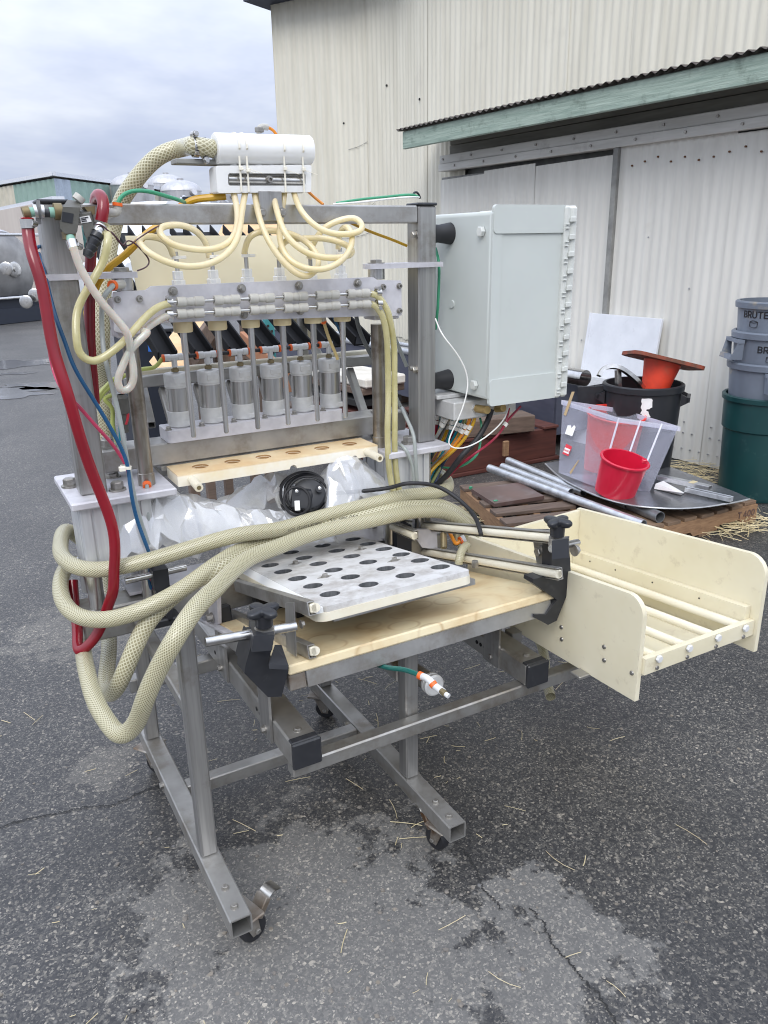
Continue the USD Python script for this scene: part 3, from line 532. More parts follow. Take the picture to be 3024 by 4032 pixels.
part(shed, 'roof', hull([(*along(shC, x, u)[:2], zt + h) for x, u, h in ((shC, 0, -.1), (shL, 1, -.1), (shR, 1, -.1))] + [(*(along(shC, shL, 1) + along(shC, shR, 1) - shC[:2]), zt + .1)] + [(*along(shC, shL, .5), zt + .05)]), 'far_white', smooth=False)

def silo(px_c, base_r, top, F_, k, label):
    c = np.array([px_c[0], px_c[1], 0.]); r = base_r
    t = thing('storage_tank', label, 'tank', c, group='steel tanks beyond the yard')
    part(t, 'shell', lathe([(r, .7), (r, top - .52 * r)], c, n=36), 'tank_steel')
    part(t, 'dome', lathe([(r * 1.02, top - .54 * r), (r * 1.02, top - .48 * r), (r * .93, top - .30 * r), (r * .72, top - .15 * r), (r * .4, top - .045 * r), (.16, top), (.16, top + .07), (0, top + .07)], c, n=36), 'tank_steel')
    part(t, 'cone', lathe([(r, .71), (.2, .3), (0, .3)], c, n=24), 'tank_steel')
    for q in range(4):
        a = q * np.pi / 2 + .6; p = c + [r * .8 * math.cos(a), r * .8 * math.sin(a), 0]
        part(t, 'leg', cyl(p, p + [0, 0, .9], .06, 8), 'tank_steel')
    part(t, 'manway', cyl(c + [r * .3, -r * .95, top - .6], c + [r * .35, -r * 1.08, top - .55], .16, 12), 'tank_steel')
for (c, e, topz, lab) in (((9.6978,41.8856,4.9071), (10.5733,41.391,4.89), None, 'leftmost steel tank, half hidden by the braided hose arching over it'), ((12.9186,47.5446,5.3962), (13.7747,47.0609,5.3795), None, 'taller steel tank set back behind two others'),
                          ((11.4015,39.5712,4.5132), (12.2162,39.1109,4.4973), None, 'broad steel tank with a shallow dome, nearest to the white manifold'), ((14.895,43.7141,4.6108), (15.5402,43.3496,4.5982), None, 'small steel tank mostly hidden behind the white manifold')):
    silo(c, float(np.linalg.norm(np.array(c)[:2] - np.array(e)[:2])), c[2], 38, 0, lab)

# cream box trailer, road tanker, van
tr = thing('box_trailer', 'tan corrugated box trailer standing behind the polished tanker', 'trailer', (3.1899,30.5256,0))
ta, tb = (0.9354,42.5752,0.3927), (3.2845,22.0908,0.8752)
part(tr, 'body', ribbed(ta, tb, .55, 2.72, 60), 'far_tan', smooth=False)
part(tr, 'side_wall', panel(np.array(ta)[:2] + [.15, .5], np.array(tb)[:2] + [.15, .5], .5, 2.70, .8), 'far_tan', smooth=False)
part(tr, 'roof_rail', panel(ta, tb, 2.69, 2.80, .3), 'far_white', smooth=False)
for u in (.12, .2, .8):
    q = np.array(ta) + (np.array(tb) - np.array(ta)) * u; part(tr, 'wheel', cyl([q[0], q[1] + .2, .5], [q[0] + .1, q[1] + .6, .5], .5, 20), 'tyre')
tc = np.array((1.8132,20.6064,1.171)); R_ = float(0.8787)
tk = thing('road_tanker', 'polished tanker with a dished end and pipe rails beyond the left post', 'tanker', (tc[0], tc[1], 0))
ax = np.array([.55, -.835, 0.0])
base = tc - ax * .12
part(tk, 'barrel', lathe([(R_ * 1.0, -6.0), (R_ * 1.0, -.35), (R_ * .985, -.2), (R_ * .93, -.08)], base, ax, 48), 'tanker_steel')
part(tk, 'dished_end', lathe([(R_ * .93, -.08), (R_ * .75, .05), (R_ * .5, .15), (R_ * .25, .21), (0, .23)], base, ax, 48), 'tanker_end')
part(tk, 'manhole', lathe([(.17, .18), (.17, .27), (.13, .29), (.05, .29), (.05, .33), (0, .33)], base + [0, 0, -.02], ax, 24), 'steel_bright')
sd = np.array([-.835, -.55, 0])
for z, nm in ((.72, 'guard_rail'), (-.62, 'lower_rail')):
    part(tk, nm, cyl(base + ax * .55 - sd * 1.4 + [0, 0, z], base + ax * .55 + sd * 1.9 + [0, 0, z], .035, 10), 'steel_bright')
for s_ in (-.62, .9):
    part(tk, 'stay', cyl(base + ax * .55 - sd * (-s_) + [0, 0, .72], base + ax * .55 - sd * (-s_) + [0, 0, -.70], .025, 8), 'steel_bright')
part(tk, 'chassis', obox(base - ax * 2.6 + [0, 0, -R_ - .12], ax, sd, (0, 0, 1), 3.2, .95, .16), 'trailer_dark')
part(tk, 'bumper', obox(base + ax * .2 + [0, 0, -R_ - .05], ax, sd, (0, 0, 1), .3, 1.15, .33), 'trailer_dark')
for k in range(2):
    for s_ in (-.8, .8):
        q = base - ax * (.9 + k * 1.15) + sd * s_; q[2] = .45; part(tk, 'wheel', cyl(q - sd * .16, q + sd * .16, .45, 24), 'tyre')
for px_ in ((1.8921,19.0917,0.5081), (2.0958,19.1515,0.6411), (1.6428,19.5009,1.1962)):
    q = np.array(px_); part(tk, 'end_disc', lathe([(.0, 0), (.14, 0), (.14, .03), (.11, .045), (.03, .045), (.03, .06), (0, .06)], q, (-.45, -.9, 0), 20), 'steel_bright')

va, vb = np.array((4.1539,22.1984,0)), np.array((9.1667,24.1556,0))
vd = (vb - va) / np.linalg.norm(vb - va); vn = np.array([vd[1], -vd[0], 0]); VL = float(np.linalg.norm(vb - va))
van = thing('box_van', 'white van with tinted green windows parked behind the machine', 'van', (va + vb) / 2)
def vprism(o, poly, w): return prism(poly, va - vn * -0 + np.array([0, 0, 0]) + vn * o, vd, (0, 0, 1), w)
zr = float(2.7558)
part(van, 'cargo_body', obox(va + vd * (1.75 + (VL - 1.75) / 2) - vn * 1.05 + [0, 0, (zr + .55) / 2], vd, vn, (0, 0, 1), (VL - 1.75) / 2, 1.05, (zr - .55) / 2, .08), 'truck_white')
part(van, 'cab', prism([(-.75, .45), (-.75, 1.05), (-.6, 1.22), (-.05, 1.36), (.32, 2.15), (.75, zr - .12), (1.78, zr - .05), (1.78, .45)], va - vn * 2.0 + vn * 2.0, vd, (0, 0, 1), 2.0), 'truck_white', smooth=False)
part(van, 'side_window', prism([(.16, 1.50), (.42, 2.08), (.98, 2.10), (.98, 1.48)], va + vn * .02, vd, (0, 0, 1), .03), 'truck_glass', smooth=False)
part(van, 'rear_window', prism([(1.2, 1.48), (1.2, 2.12), (1.7, 2.12), (1.7, 1.48)], va + vn * .02, vd, (0, 0, 1), .03), 'truck_glass', smooth=False)
part(van, 'windscreen', hull([va + vd * (u - .02) + vn * w + [0, 0, z + .01] for u, z in ((-.02, 1.42), (.30, 2.10)) for w in (-.12, -1.88)] + [va + vd * (u - .05) + vn * w + [0, 0, z + .03] for u, z in ((-.02, 1.42), (.30, 2.10)) for w in (-.12, -1.88)]), 'truck_glass', smooth=False)
for u in (.75, VL - 1.2):
    q = va + vd * u + [0, 0, .42]; w = part(van, 'wheel', cyl(q - vn * .28, q + vn * .03, .42, 24), 'tyre'); part(w, 'rim', cyl(q + vn * .02, q + vn * .05, .24, 20), 'tank_steel')
part(van, 'sill', obox(va + vd * (VL / 2) - vn * .9 + [0, 0, .5], vd, vn, (0, 0, 1), VL / 2 - .05, .85, .1), 'trailer_dark')
part(van, 'headlight', obox(va + vd * .04 - vn * .25 + [0, 0, .95], vd, vn, (0, 0, 1), .05, .2, .12, .02), 'tank_steel')

# dark board on an A-shaped trestle, in front of the van's roof line
fa, fb = np.array((6.6387,22.8026,2.8245)), np.array((7.9272,23.4332,2.8686))
fd = (fb - fa) / np.linalg.norm(fb - fa); fn = np.array([fd[1], -fd[0], 0])
fr = thing('ladder_rack', 'dark slatted rack with an A-shaped white frame beyond the top beam', 'rack', (fa[0], fa[1], 0))
ftop = fa[2] + .05; rb_ = zr + .003
part(fr, 'board', obox((fa + fb) / 2 * [1, 1, 0] + [0, 0, (ftop + rb_) / 2 + .02], fd, fn, (0, 0, 1), np.linalg.norm(fb - fa) / 2 + .1, .03, max(.05, (ftop - rb_) / 2 - .02), .01), 'trailer_dark')
for s_ in (-1, 1):
    for e in (fa, fb): part(fr, 'leg', beam(e * [1, 1, 0] + [0, 0, ftop], e * [1, 1, 0] + [0, 0, rb_] + fd * s_ * .22, .05, .05), 'far_white')

# ---------------------------------------------------------------- junk beside the barn
def bent_text(txt, h, c, R, z, phi, slope=0.0, depth=.002):
    """Lettering wrapped round an upright can of radius R centred at c; phi is the direction of its middle as seen from above."""
    m = meshkit.text_mesh(txt, h, depth, bold=True); v = np.array(m.vertices); w = v[:, 0].max()
    a = phi + (v[:, 0] - w / 2) / R
    r = R + v[:, 2] + slope * v[:, 1]
    return np.stack([c[0] + r * np.cos(a), c[1] + r * np.sin(a), z + v[:, 1]], 1), np.array(m.faces)
def can_wall(r0, r1, z0, z1, c, rim=.016, t=.006, lip=.03):
    return lathe([(0, z0), (r0, z0), (r0 + (r1 - r0) * .5, (z0 + z1) / 2), (r1, z1 - lip), (r1 + rim, z1 - lip + .004), (r1 + rim + .002, z1 - .006), (r1 + rim - .004, z1), (r1 - t, z1), (r0 - t, z0 + .02), (0, z0 + .02)], [c[0], c[1], 0], n=44)
GC = np.array([4.50, 3.10])
PHI = math.atan2(-GC[1], -GC[0])                                   # from the stack towards where one stands
g = thing('garbage_can', 'dark green scuffed garbage can at the bottom of the stack by the barn door', 'garbage can', (*GC, 0))
part(g, 'body', lathe([(0, .003), (.212, .003), (.222, .03), (.236, .44), (.247, .45), (.252, .635), (0.247, .64), (.24, .60), (.23, .46), (.205, .03), (0, .03)], [*GC, 0], n=48), 'can_green')
part(g, 'rim', lathe([(.252, .625), (.264, .628), (.266, .655), (.258, .662), (.244, .66), (.243, .63)], [*GC, 0], n=48), 'can_green')
def grey_can(z0, ztop, r0, r1, label, text, tphi, handle, z_text):
    t = thing('garbage_can', label, 'garbage can', (*GC, z0))
    part(t, 'body', lathe([(0, z0), (r0, z0), (r1, ztop - .035), (r1 - .008, ztop - .03), (r0 - .008, z0 + .01), (0, z0 + .012)], [*GC, 0], n=48), 'can_grey')
    part(t, 'rim', lathe([(r1, ztop - .042), (r1 + .014, ztop - .04), (r1 + .018, ztop - .008), (r1 + .008, ztop), (r1 - .006, ztop), (r1 - .008, ztop - .035)], [*GC, 0], n=48), 'can_grey')
    if text:
        part(t, 'lettering', bent_text(text, .038, GC, (r0 + (r1 - r0) * (z_text - z0) / (ztop - z0)) + .0025, z_text, tphi, (r1 - r0) / (ztop - z0)), 'print_black', smooth=False)
        Rt = (r0 + (r1 - r0) * (z_text - z0) / (ztop - z0)) + .003
        lg = []
        for k in range(9):                                        # the lid emblem: a shallow drum in outline
            a = tphi - .11 + .22 * k / 8; pnt = np.array([GC[0] + Rt * math.cos(a), GC[1] + Rt * math.sin(a), 0])
            for zz in (z_text - .022 + .006 * math.sin(math.pi * k / 8), z_text - .022 - .006 * math.sin(math.pi * k / 8), z_text - .05 - .006 * math.sin(math.pi * k / 8)): lg.append(pnt + [0, 0, zz])
        lg = np.array(lg).reshape(9, 3, 3)
        part(t, 'emblem', cat([tube(lg[:, q], .0016, 5, 2) for q in range(3)] + [cyl(lg[k, 0] * [1, 1, 0] + [0, 0, z_text - .022], lg[k, 2], .0018, 5) for k in (0, 8)]), 'print_black')
    for a in handle:
        d = np.array([math.cos(a), math.sin(a), 0]); e = np.array([-d[1], d[0], 0]); c = np.array([*GC, 0])
        zt, zb = ztop - .045, ztop - .165; P_ = lambda o, s_, z: c + d * (r1 + o) + e * s_ + [0, 0, z]
        h = [hull([P_(-.01, s_ * .105, zt), P_(.02, s_ * .10, zt), P_(.055, s_ * .085, zb), P_(.055, s_ * .075, zb), P_(-.012, s_ * .095, zt - .01), P_(-.012, s_ * .095, zb), P_(-.012, s_ * .08, zb)]) for s_ in (-1, 1)]
        h.append(hull([P_(o, s_, z) for o, z in ((.03, zb + .028), (.055, zb + .028), (.06, zb), (.035, zb)) for s_ in (-.085, .085)]))
        h.append(hull([P_(o, s_, z) for o, z in ((-.012, zt), (.022, zt), (.022, zt - .022), (-.012, zt - .022)) for s_ in (-.105, .105)]))
        part(t, 'handle', cat(h), 'can_grey', smooth=False)
    return t
grey_can(.30, .865, .20, .244, 'lowest grey garbage can of the stack, its open handle facing out', None, 0, (PHI + .30, PHI + .30 + math.pi), 0)
grey_can(.50, 1.050, .195, .238, 'middle grey garbage can of the stack with dried dirt below its rim', 'BRUTE', PHI - .04, (PHI - 1.15, PHI - 1.15 + math.pi), .935)
grey_can(.68, 1.228, .195, .236, 'topmost grey garbage can of the stack with black lettering on it', 'BRUTE', PHI - .60, (), 1.135)

BC = np.array((3.8802,3.5467,0.7282)); bz = BC[2]
BR = float(0.25) - .012
k_ = thing('garbage_can', 'black garbage can with a torn white sticker, filled with scrap', 'garbage can', (BC[0], BC[1], 0))
part(k_, 'body', lathe([(0, .004), (BR * .84, .004), (BR * .86, .03), (BR * .94, bz * .62), (BR * .965, bz * .63), (BR, bz - .04), (BR - .008, bz - .035), (BR * .82, .03), (0, .03)], [BC[0], BC[1], 0], n=48), 'can_black')
part(k_, 'rim', lathe([(BR, bz - .045), (BR + .012, bz - .04), (BR + .014, bz - .006), (BR + .006, bz), (BR - .008, bz), (BR - .008, bz - .04)], [BC[0], BC[1], 0], n=48), 'can_black')
for a in (math.atan2(-BC[1], -BC[0]) - 1.5, math.atan2(-BC[1], -BC[0]) + 1.5):
    d = np.array([math.cos(a), math.sin(a), 0]); e = np.array([-d[1], d[0], 0]); c = np.array([BC[0], BC[1], 0])
    part(k_, 'handle', cat([hull([c + d * (BR + o) + e * s_ * w + [0, 0, bz + z] for o, z, w in ((-.005, -.05, 1.0), (-.005, -.13, 1.0), (.045, -.10, .9), (.045, -.075, .9)) for w in (.075, .06)]) for s_ in (-1, 1)] +
         [hull([c + d * (BR + o) + e * s_ + [0, 0, bz + z] for o, z in ((.03, -.10), (.05, -.10), (.05, -.07), (.03, -.07)) for s_ in (-.075, .075)])]), 'can_black', smooth=False)
st = []
rr = np.random.default_rng(4); pa = math.atan2(-BC[1], -BC[0]) + .12
outl = np.array([(-.03, .05), (-.028, .10), (.025, .10), (.035, .095), (.033, .05), (.012, .035), (.0, .03), (.02, .015), (.028, -.01), (.012, -.04), (-.03, -.045), (-.036, -.02), (-.02, .0), (-.028, .01), (-.022, .03)])
outl = np.vstack([outl[i] + (outl[(i + 1) % len(outl)] - outl[i]) * t + rr.normal(0, .002, 2) for i in range(len(outl)) for t in (0, .33, .66)])
sm = trimesh.creation.extrude_polygon(Polygon(outl).buffer(0), .001, engine='earcut'); sv = np.array(sm.vertices)
sa = pa + sv[:, 0] / BR; srad = BR * (.965 + .03 * (sv[:, 1] + .05) / .15) + .003 + sv[:, 2]
part(k_, 'torn_sticker', (np.stack([BC[0] + srad * np.cos(sa), BC[1] + srad * np.sin(sa), bz - .16 + sv[:, 1]], 1), np.array(sm.faces)), 'paper', smooth=False)

# traffic cone, upside down in the black can
ct, cb = np.array((3.9911,3.508,0.8487)), np.array((3.978,3.4706,0.6732))
tilt = np.array((0.1737,0.2746,0.9457)) * .985 + np.array((0.8705,-0.4918,-0.017)) * .20 + np.array((0.4605,0.8262,-0.3245)) * .10; tilt /= np.linalg.norm(tilt)
tilt2 = np.array((0.1737,0.2746,0.9457)) * .97 + np.array((0.8705,-0.4918,-0.017)) * .23 + np.array((0.4605,0.8262,-0.3245)) * -.17; tilt2 /= np.linalg.norm(tilt2)
co = thing('traffic_cone', 'worn orange traffic cone upside down in the black can', 'traffic cone', ct)
part(co, 'cone', lathe([(.03, -.50), (.062, -.30), (.098, -.09), (.112, -.02), (.116, 0), (.08, 0)], ct, tilt2, 32), 'cone_orange')
d_, a_, b_ = frame_of(tilt2)
e1 = np.array((0.8705,-0.4918,-0.017)); e1 = e1 - tilt2 * (e1 @ tilt2); e1 /= np.linalg.norm(e1); e2 = np.cross(tilt2, e1)
part(co, 'base_plate', prism(rrect(-.225, .225, -.18, .18, .06, 6), ct - e1 * .004, e1, e2, .022), 'cone_base')
# bright bent handle
hb = [(3.5687,3.6229,0.7885),(3.5953,3.6219,0.8235),(3.639,3.6047,0.8418),(3.6831,3.5776,0.8355),(3.743,3.555,0.8013),(3.812,3.53,0.743),(3.8771,3.5309,0.6836)]
al = thing('bent_handle', 'bright aluminium arched bar sticking out of the black can', 'metal bar', hb[3])
hp = spline(np.array(hb), 7); tt = np.gradient(hp, axis=0); tt /= np.linalg.norm(tt, axis=1, keepdims=True); vw = np.array((0.4605,0.8262,-0.3245))
nn_ = np.cross(tt, vw); nn_ /= np.linalg.norm(nn_, axis=1, keepdims=True)
sec = np.array([(-.012, -.022), (.012, -.022), (.015, 0), (.012, .022), (-.012, .022)])
V = (hp[:, None] + sec[None, :, :1] * nn_[:, None] + sec[None, :, 1:] * vw).reshape(-1, 3); n5 = len(sec)
i, j = np.meshgrid(np.arange(len(hp) - 1), np.arange(n5), indexing='ij'); a = (i * n5 + j).ravel(); b = (i * n5 + (j + 1) % n5).ravel()
part(al, 'arch', (V, np.vstack([np.stack([a, b, b + n5], 1), np.stack([a, b + n5, a + n5], 1)])), 'steel_bright', smooth=40)
part(al, 'upright', beam((3.7011,3.5978,0.8199), (3.7093,3.587,0.6808), .035, .03), 'steel_bright')

# white panel leaning on the left sliding door
pl0, pl1 = W0 + WD * .755 + WN * .13, W0 + WD * .065 + WN * .13
up = np.array([0, 0, 1.0]) * 1.03 - WN * .14; up /= np.linalg.norm(up)
pn = thing('leaning_panel', 'white marked panel leaning against the barn door behind the black can', 'panel', (pl0 + pl1) / 2)
cen = (W0 + WD * .41 + WN * .20) + [0, 0, .50]
part(pn, 'sheet', obox(cen, WD, up, np.cross(WD, up), .345, .535, .012, .003), 'panel_white')
part(pn, 'edge_strip', obox(cen + WD * .352, WD, up, np.cross(WD, up), .012, .536, .018, .002), 'panel_white')

# pallets
def pallet(c, a, w, d, label, nb, deckgaps, zc=.0, top='pallet_wood', stamp=False):
    """Stringers run along the pallet's own x; deck boards lie across them."""
    ex, ey = np.array([math.cos(a), math.sin(a), 0]), np.array([-math.sin(a), math.cos(a), 0]); c = np.array([*c, zc]); r = np.random.default_rng(int(abs(c[0]) * 100))
    t = thing('pallet', label, 'pallet', c)
    for y in (-d / 2 + .02, 0, d / 2 - .02):
        o = c - ex * w / 2 + ey * (y - .019)
        prof = [(0, .018), (w * .14, .018), (w * .17, .045), (w * .36, .045), (w * .39, .018), (w * .61, .018), (w * .64, .045), (w * .83, .045), (w * .86, .018), (w, .018), (w, .115), (0, .115)]
        s_ = part(t, 'stringer', prism(prof, o + ey * .038, ex, (0, 0, 1), .038), 'pallet_face', smooth=False)
    for k in range(nb):
        if k in deckgaps: continue
        x = -w / 2 + .05 + (w - .1) * k / (nb - 1); bw = .045 + r.random() * .006
        part(t, 'deck_board', obox(c + ex * x + [0, 0, .126 + r.normal(0, .001)], ex, ey, (0, 0, 1), bw, d / 2 + r.normal(0, .006), .010, .002), top)
    for x in (-w / 2 + .05, 0, w / 2 - .05):
        part(t, 'bottom_board', obox(c + ex * x + [0, 0, .0095], ex, ey, (0, 0, 1), .045, d / 2, .008, .001), top)
    return t, ex, ey, c
pB, ex, ey, c = pallet((3.60, 3.22), -.015, .86, .96, 'orange-brown wooden pallet under the scrap sheet, stamped on its end', 7, (), top='pallet_wood')
tm = meshkit.text_mesh('T 400', .038, .002, bold=True); tv = np.array(tm.vertices)
part(pB, 'stamp', (c + ex * (.26 + tv[:, :1]) - ey * (.48 - .0005 + tv[:, 2:]) + np.array([0, 0, 1.0]) * (.055 + tv[:, 1:2]), np.array(tm.faces)), 'rust_plate', smooth=False)
pA, exA, eyA, cA = pallet((2.87, 3.42), math.radians(90 - 15), .93, .50, 'weathered dark pallet with wide gaps beyond the cream tray', 6, (), top='grey_wood')
rp = thing('rusty_plate', 'square rusty steel plate lying on the dark pallet', 'steel plate', (2.85, 3.6, .14))
part(rp, 'plate', prism([p[:2] for p in [(2.7146,3.767,0.165),(2.6581,3.4558,0.165),(2.9951,3.418,0.165),(3.0493,3.7132,0.165)]], (0, 0, .1375), (1, 0, 0), (0, 1, 0), .022), 'rust_plate', smooth=False)
part(rp, 'green_mark', cat([obox((2.6938,3.4937,0.155), (1, 0, 0), (0, 1, 0), (0, 0, 1), .012, .008, .008), obox((2.7293,3.7913,0.155), (1, 0, 0), (0, 1, 0), (0, 0, 1), .008, .008, .008)]), 'tube_green')

# steel pipes on the pallets
pz = .162
for k, (a, b, m, lab) in enumerate((((3.0408,4.0206,0.18), (3.0973,2.7433,0.165), 'galvanised', 'longest galvanised pipe of the bundle, nearest the cream tray'),
        ((3.1323,3.9994,0.18), (3.1422,3.3503,0.172), 'galvanised', 'short galvanised pipe, second from the front of the bundle'),
        ((3.2477,4.0878,0.185), (3.2103,3.3155,0.172), 'galvanised', 'galvanised pipe at the back of the bundle, ending beside the sheet'),
        ((3.3075,3.6155,0.17), (3.2637,3.0151,0.165), 'pipe_dark', 'dark steel pipe poking out from under the sheet, left of the wide one'),
        ((3.3132,3.2914,0.168), (3.2502,2.771,0.168), 'pipe_dark', 'widest dark steel pipe, its open end under the sheet'))):
    a, b = np.array(a), np.array(b); r = .026 if k < 4 else .032
    p_ = thing('steel_pipe', lab, 'pipe', (a + b) / 2); d = (b - a) / np.linalg.norm(b - a)
    part(p_, 'tube', lathe([(r - .004, 0), (r, 0), (r, np.linalg.norm(b - a)), (r - .004, np.linalg.norm(b - a)), (r - .004, np.linalg.norm(b - a) - .25), (0, np.linalg.norm(b - a) - .25)], a, d, 20), m)

# scrap sheet with a curved edge, on the pallet and pipes
shp = [(3.3522,3.8319),(3.2129,3.5117),(3.1693,3.3315),(3.1464,3.1521),(3.1577,3.003),(3.1957,2.9011),(3.2566,2.8244),(3.3314,2.7621),(3.4207,2.713),(3.5061,2.6853),(3.5918,2.6691),(3.6953,2.6537),(3.8149,2.6489),(3.8477,2.7467),(3.8667,2.8499),(3.9203,3.0806),(3.959,3.3312),(3.8813,3.345),(3.8754,3.8066)]
mt = thing('scrap_sheet', 'grey sheet metal with a curved edge lying on the pallet under the tote', 'sheet metal', (3.6, 3.2, .2))
part(mt, 'sheet', prism([(x, y) for x, y in shp], (0, 0, .203), (1, 0, 0), (0, 1, 0), .007), 'sheet_metal', smooth=False)
part(mt, 'rolled_edge', tube([(x, y, .2065) for x, y in shp[:13]], .0055, 8, 4), 'galvanised')
for k, (a, b, lab) in enumerate((((3.6224,3.1284,0.235), (3.6927,2.817,0.235), 'upper metal channel with a strip of tape, lying on the scrap sheet'), ((3.5904,2.8991,0.225), (3.6568,2.6443,0.222), 'lower thin metal channel at the edge of the scrap sheet'), ((3.4376,2.8114,0.165), (3.6798,2.9814,0.165), 'metal channel stuck under the front of the scrap sheet'))):
    a, b = np.array(a), np.array(b); q = thing('metal_channel', lab, 'metal channel', (a + b) / 2)
    part(q, 'web', beam(a, b, .045 if k != 1 else .035, .003), 'galvanised')
    dd = np.cross((b - a) / np.linalg.norm(b - a), (0, 0, 1.)) * (.021 if k != 1 else .016)
    for s_ in (-1, 1): part(q, 'flange', beam(a + dd * s_ + [0, 0, .012], b + dd * s_ + [0, 0, .012], .003, .026), 'galvanised')
    if k == 0: part(q, 'tape', beam(a + (b - a) * .62 + [0, 0, .026], a + (b - a) * .72 + [0, 0, .026], .052, .004), 'straw_pale'); part(q, 'lid', beam(a + [0, 0, .0245], b + [0, 0, .0245], .045, .002), 'galvanised')
wb = thing('white_block', 'jagged white plastic offcut on the scrap sheet beside the tote', 'offcut', (3.5773,3.0073,0.21))
part(wb, 'body', hull([*[(3.5056,3.0542,0.212),(3.5406,2.8874,0.212),(3.5916,2.905,0.212),(3.628,3.1234,0.212)], *[(3.5223,3.0589,0.24),(3.5104,2.8519,0.24),(3.6023,3.0753,0.24)]]), 'paper', smooth=False)

# clear plastic tote with an orange bucket inside, red bucket before it
tb = [np.array(p) for p in [(3.2207,3.5533,0.235),(3.2496,3.2357,0.212),(3.4451,3.029,0.212)]]
tb.append(tb[0] + tb[2] - tb[1] + [0, 0, -.004])
tt_ = [np.array(p) for p in [(3.3691,3.7133,0.6428),(3.4096,3.2765,0.6051),(3.7199,3.105,0.5472)]]
tt_.append(tt_[0] + tt_[2] - tt_[1])
tote = thing('storage_tote', 'clear plastic storage tote standing askew on the scrap sheet', 'storage tote', tb[1])
def quad(p, thick=.003):
    c = np.mean(p, axis=0); n = np.cross(p[1] - p[0], p[3] - p[0]); n /= np.linalg.norm(n)
    return hull(np.vstack([np.array(p), np.array(p) + n * thick]))
for k in range(4):
    q = (k + 1) % 4; part(tote, 'side', quad([tb[k], tb[q], tt_[q], tt_[k]]), 'tote', smooth=False)
part(tote, 'bottom', quad([tb[0], tb[3], tb[2], tb[1]]), 'tote', smooth=False)
cc = np.mean(tt_, axis=0); rim = []
for k in range(4):
    a, b = tt_[k], tt_[(k + 1) % 4]; oa, ob = (a - cc) * .035, (b - cc) * .035
    rim.append(hull([a, b, a + oa, b + ob, a + oa - [0, 0, .028], b + ob - [0, 0, .028], a + oa * .8 - [0, 0, .028], b + ob * .8 - [0, 0, .028]]))
    for u in (.2, .4, .6, .8):
        m = a + (b - a) * u; om = (m - cc) * .036; rim.append(hull([m + om * 1.02 + s_ * (b - a) * .004 - [0, 0, z] for s_ in (-1, 1) for z in (.0, .03)] + [m - [0, 0, .02]]))
part(tote, 'rim', cat(rim), 'tote_rim', smooth=False)
for k in range(3):                                                # moulded ribs down the near edge and sides
    u = (.0, .36, .72)[k]; a0, a1 = tb[1] + (tb[2] - tb[1]) * u, tt_[1] + (tt_[2] - tt_[1]) * u
    part(tote, 'rib', cyl(a0, a1, .006, 8), 'tote_rim')
out0 = np.cross(tb[1] - tb[0], tt_[0] - tb[0]); out0 /= np.linalg.norm(out0); out0 = out0 if out0 @ (EYE - tb[0]) > 0 else -out0
def on_face(u, w): return (tb[0] + (tb[1] - tb[0]) * u) * (1 - w) + (tt_[0] + (tt_[1] - tt_[0]) * u) * w + out0 * .005
fx = on_face(1, .5) - on_face(0, .5); fx /= np.linalg.norm(fx); fy = np.cross(out0, fx); fy = fy if fy[2] > 0 else -fy
if np.cross(fx, fy) @ out0 < 0: fx = -fx
part(tote, 'label_paper', prism([(-.03, 0), (-.035, .055), (-.01, .06), (.0, .045), (.012, .068), (.028, .06), (.03, 0)], on_face(.17, .55), fx, fy, .001), 'paper', smooth=False)
sk = part(tote, 'sticker', prism([(-.025, 0), (-.025, .065), (.025, .06), (.025, -.002)], on_face(.14, .27), fx, fy, .001), 'sticker_red', smooth=False, label='red sticker reading FRAGILE')
part(sk, 'sticker_field', prism([(-.022, .012), (-.022, .042), (.022, .040), (.022, .010)], on_face(.14, .27) + out0 * .0015, fx, fy, .0008), 'paper', smooth=False)
tm = meshkit.text_mesh('FRAGILE', .010, .0008, bold=True); tv = np.array(tm.vertices); tv[:, 0] -= tv[:, 0].max() / 2
part(sk, 'lettering', (on_face(.14, .27) + out0 * .0028 + tv[:, :1] * fx * .85 + (tv[:, 1:2] + .021) * fy + tv[:, 2:] * out0, np.array(tm.faces)), 'sticker_red', smooth=False)
part(tote, 'tape', cat([prism([(-.015, -.0), (-.022, .15), (.0, .155), (.006, .0)], on_face(.07, .80), fx, fy, .001), prism([(-.006, 0), (.02, .085), (.028, .09), (.008, -.01)], on_face(.30, .06), fx, fy, .001)]), 'tape', smooth=False)

def bucket(name, label, b0, t0, r0, r1, mat, rim, catg='bucket'):
    b0, t0 = np.array(b0), np.array(t0); L = np.linalg.norm(t0 - b0); d = (t0 - b0) / L
    t = thing(name, label, catg, b0)
    part(t, 'body', lathe([(0, .002), (r0, 0), (r1, L), (r1 - .004, L), (r0 - .004, .006), (0, .006)], b0, d, 40), mat)
    part(t, 'rim', lathe([(r1 - .001, L - rim), (r1 + .008, L - rim), (r1 + .010, L - .002), (r1 + .004, L + .002), (r1 - .005, L)], b0, d, 40), mat)
    return t, b0, t0, d, L
bk, b0, t0, d, L = bucket('bucket', 'orange-red bucket standing inside the clear tote', (3.6008,3.5312,0.169), (3.594,3.4767,0.5752), 0.1417, 0.1721, 'bucket_orange', .012)
for f_ in (.72, .80, .88):
    part(bk, 'band', lathe([(.117 + .02 * f_ + .004, L * f_ - .004), (.117 + .02 * f_ + .012, L * f_), (.117 + .02 * f_ + .004, L * f_ + .004)], b0, d, 40), 'bucket_orange')
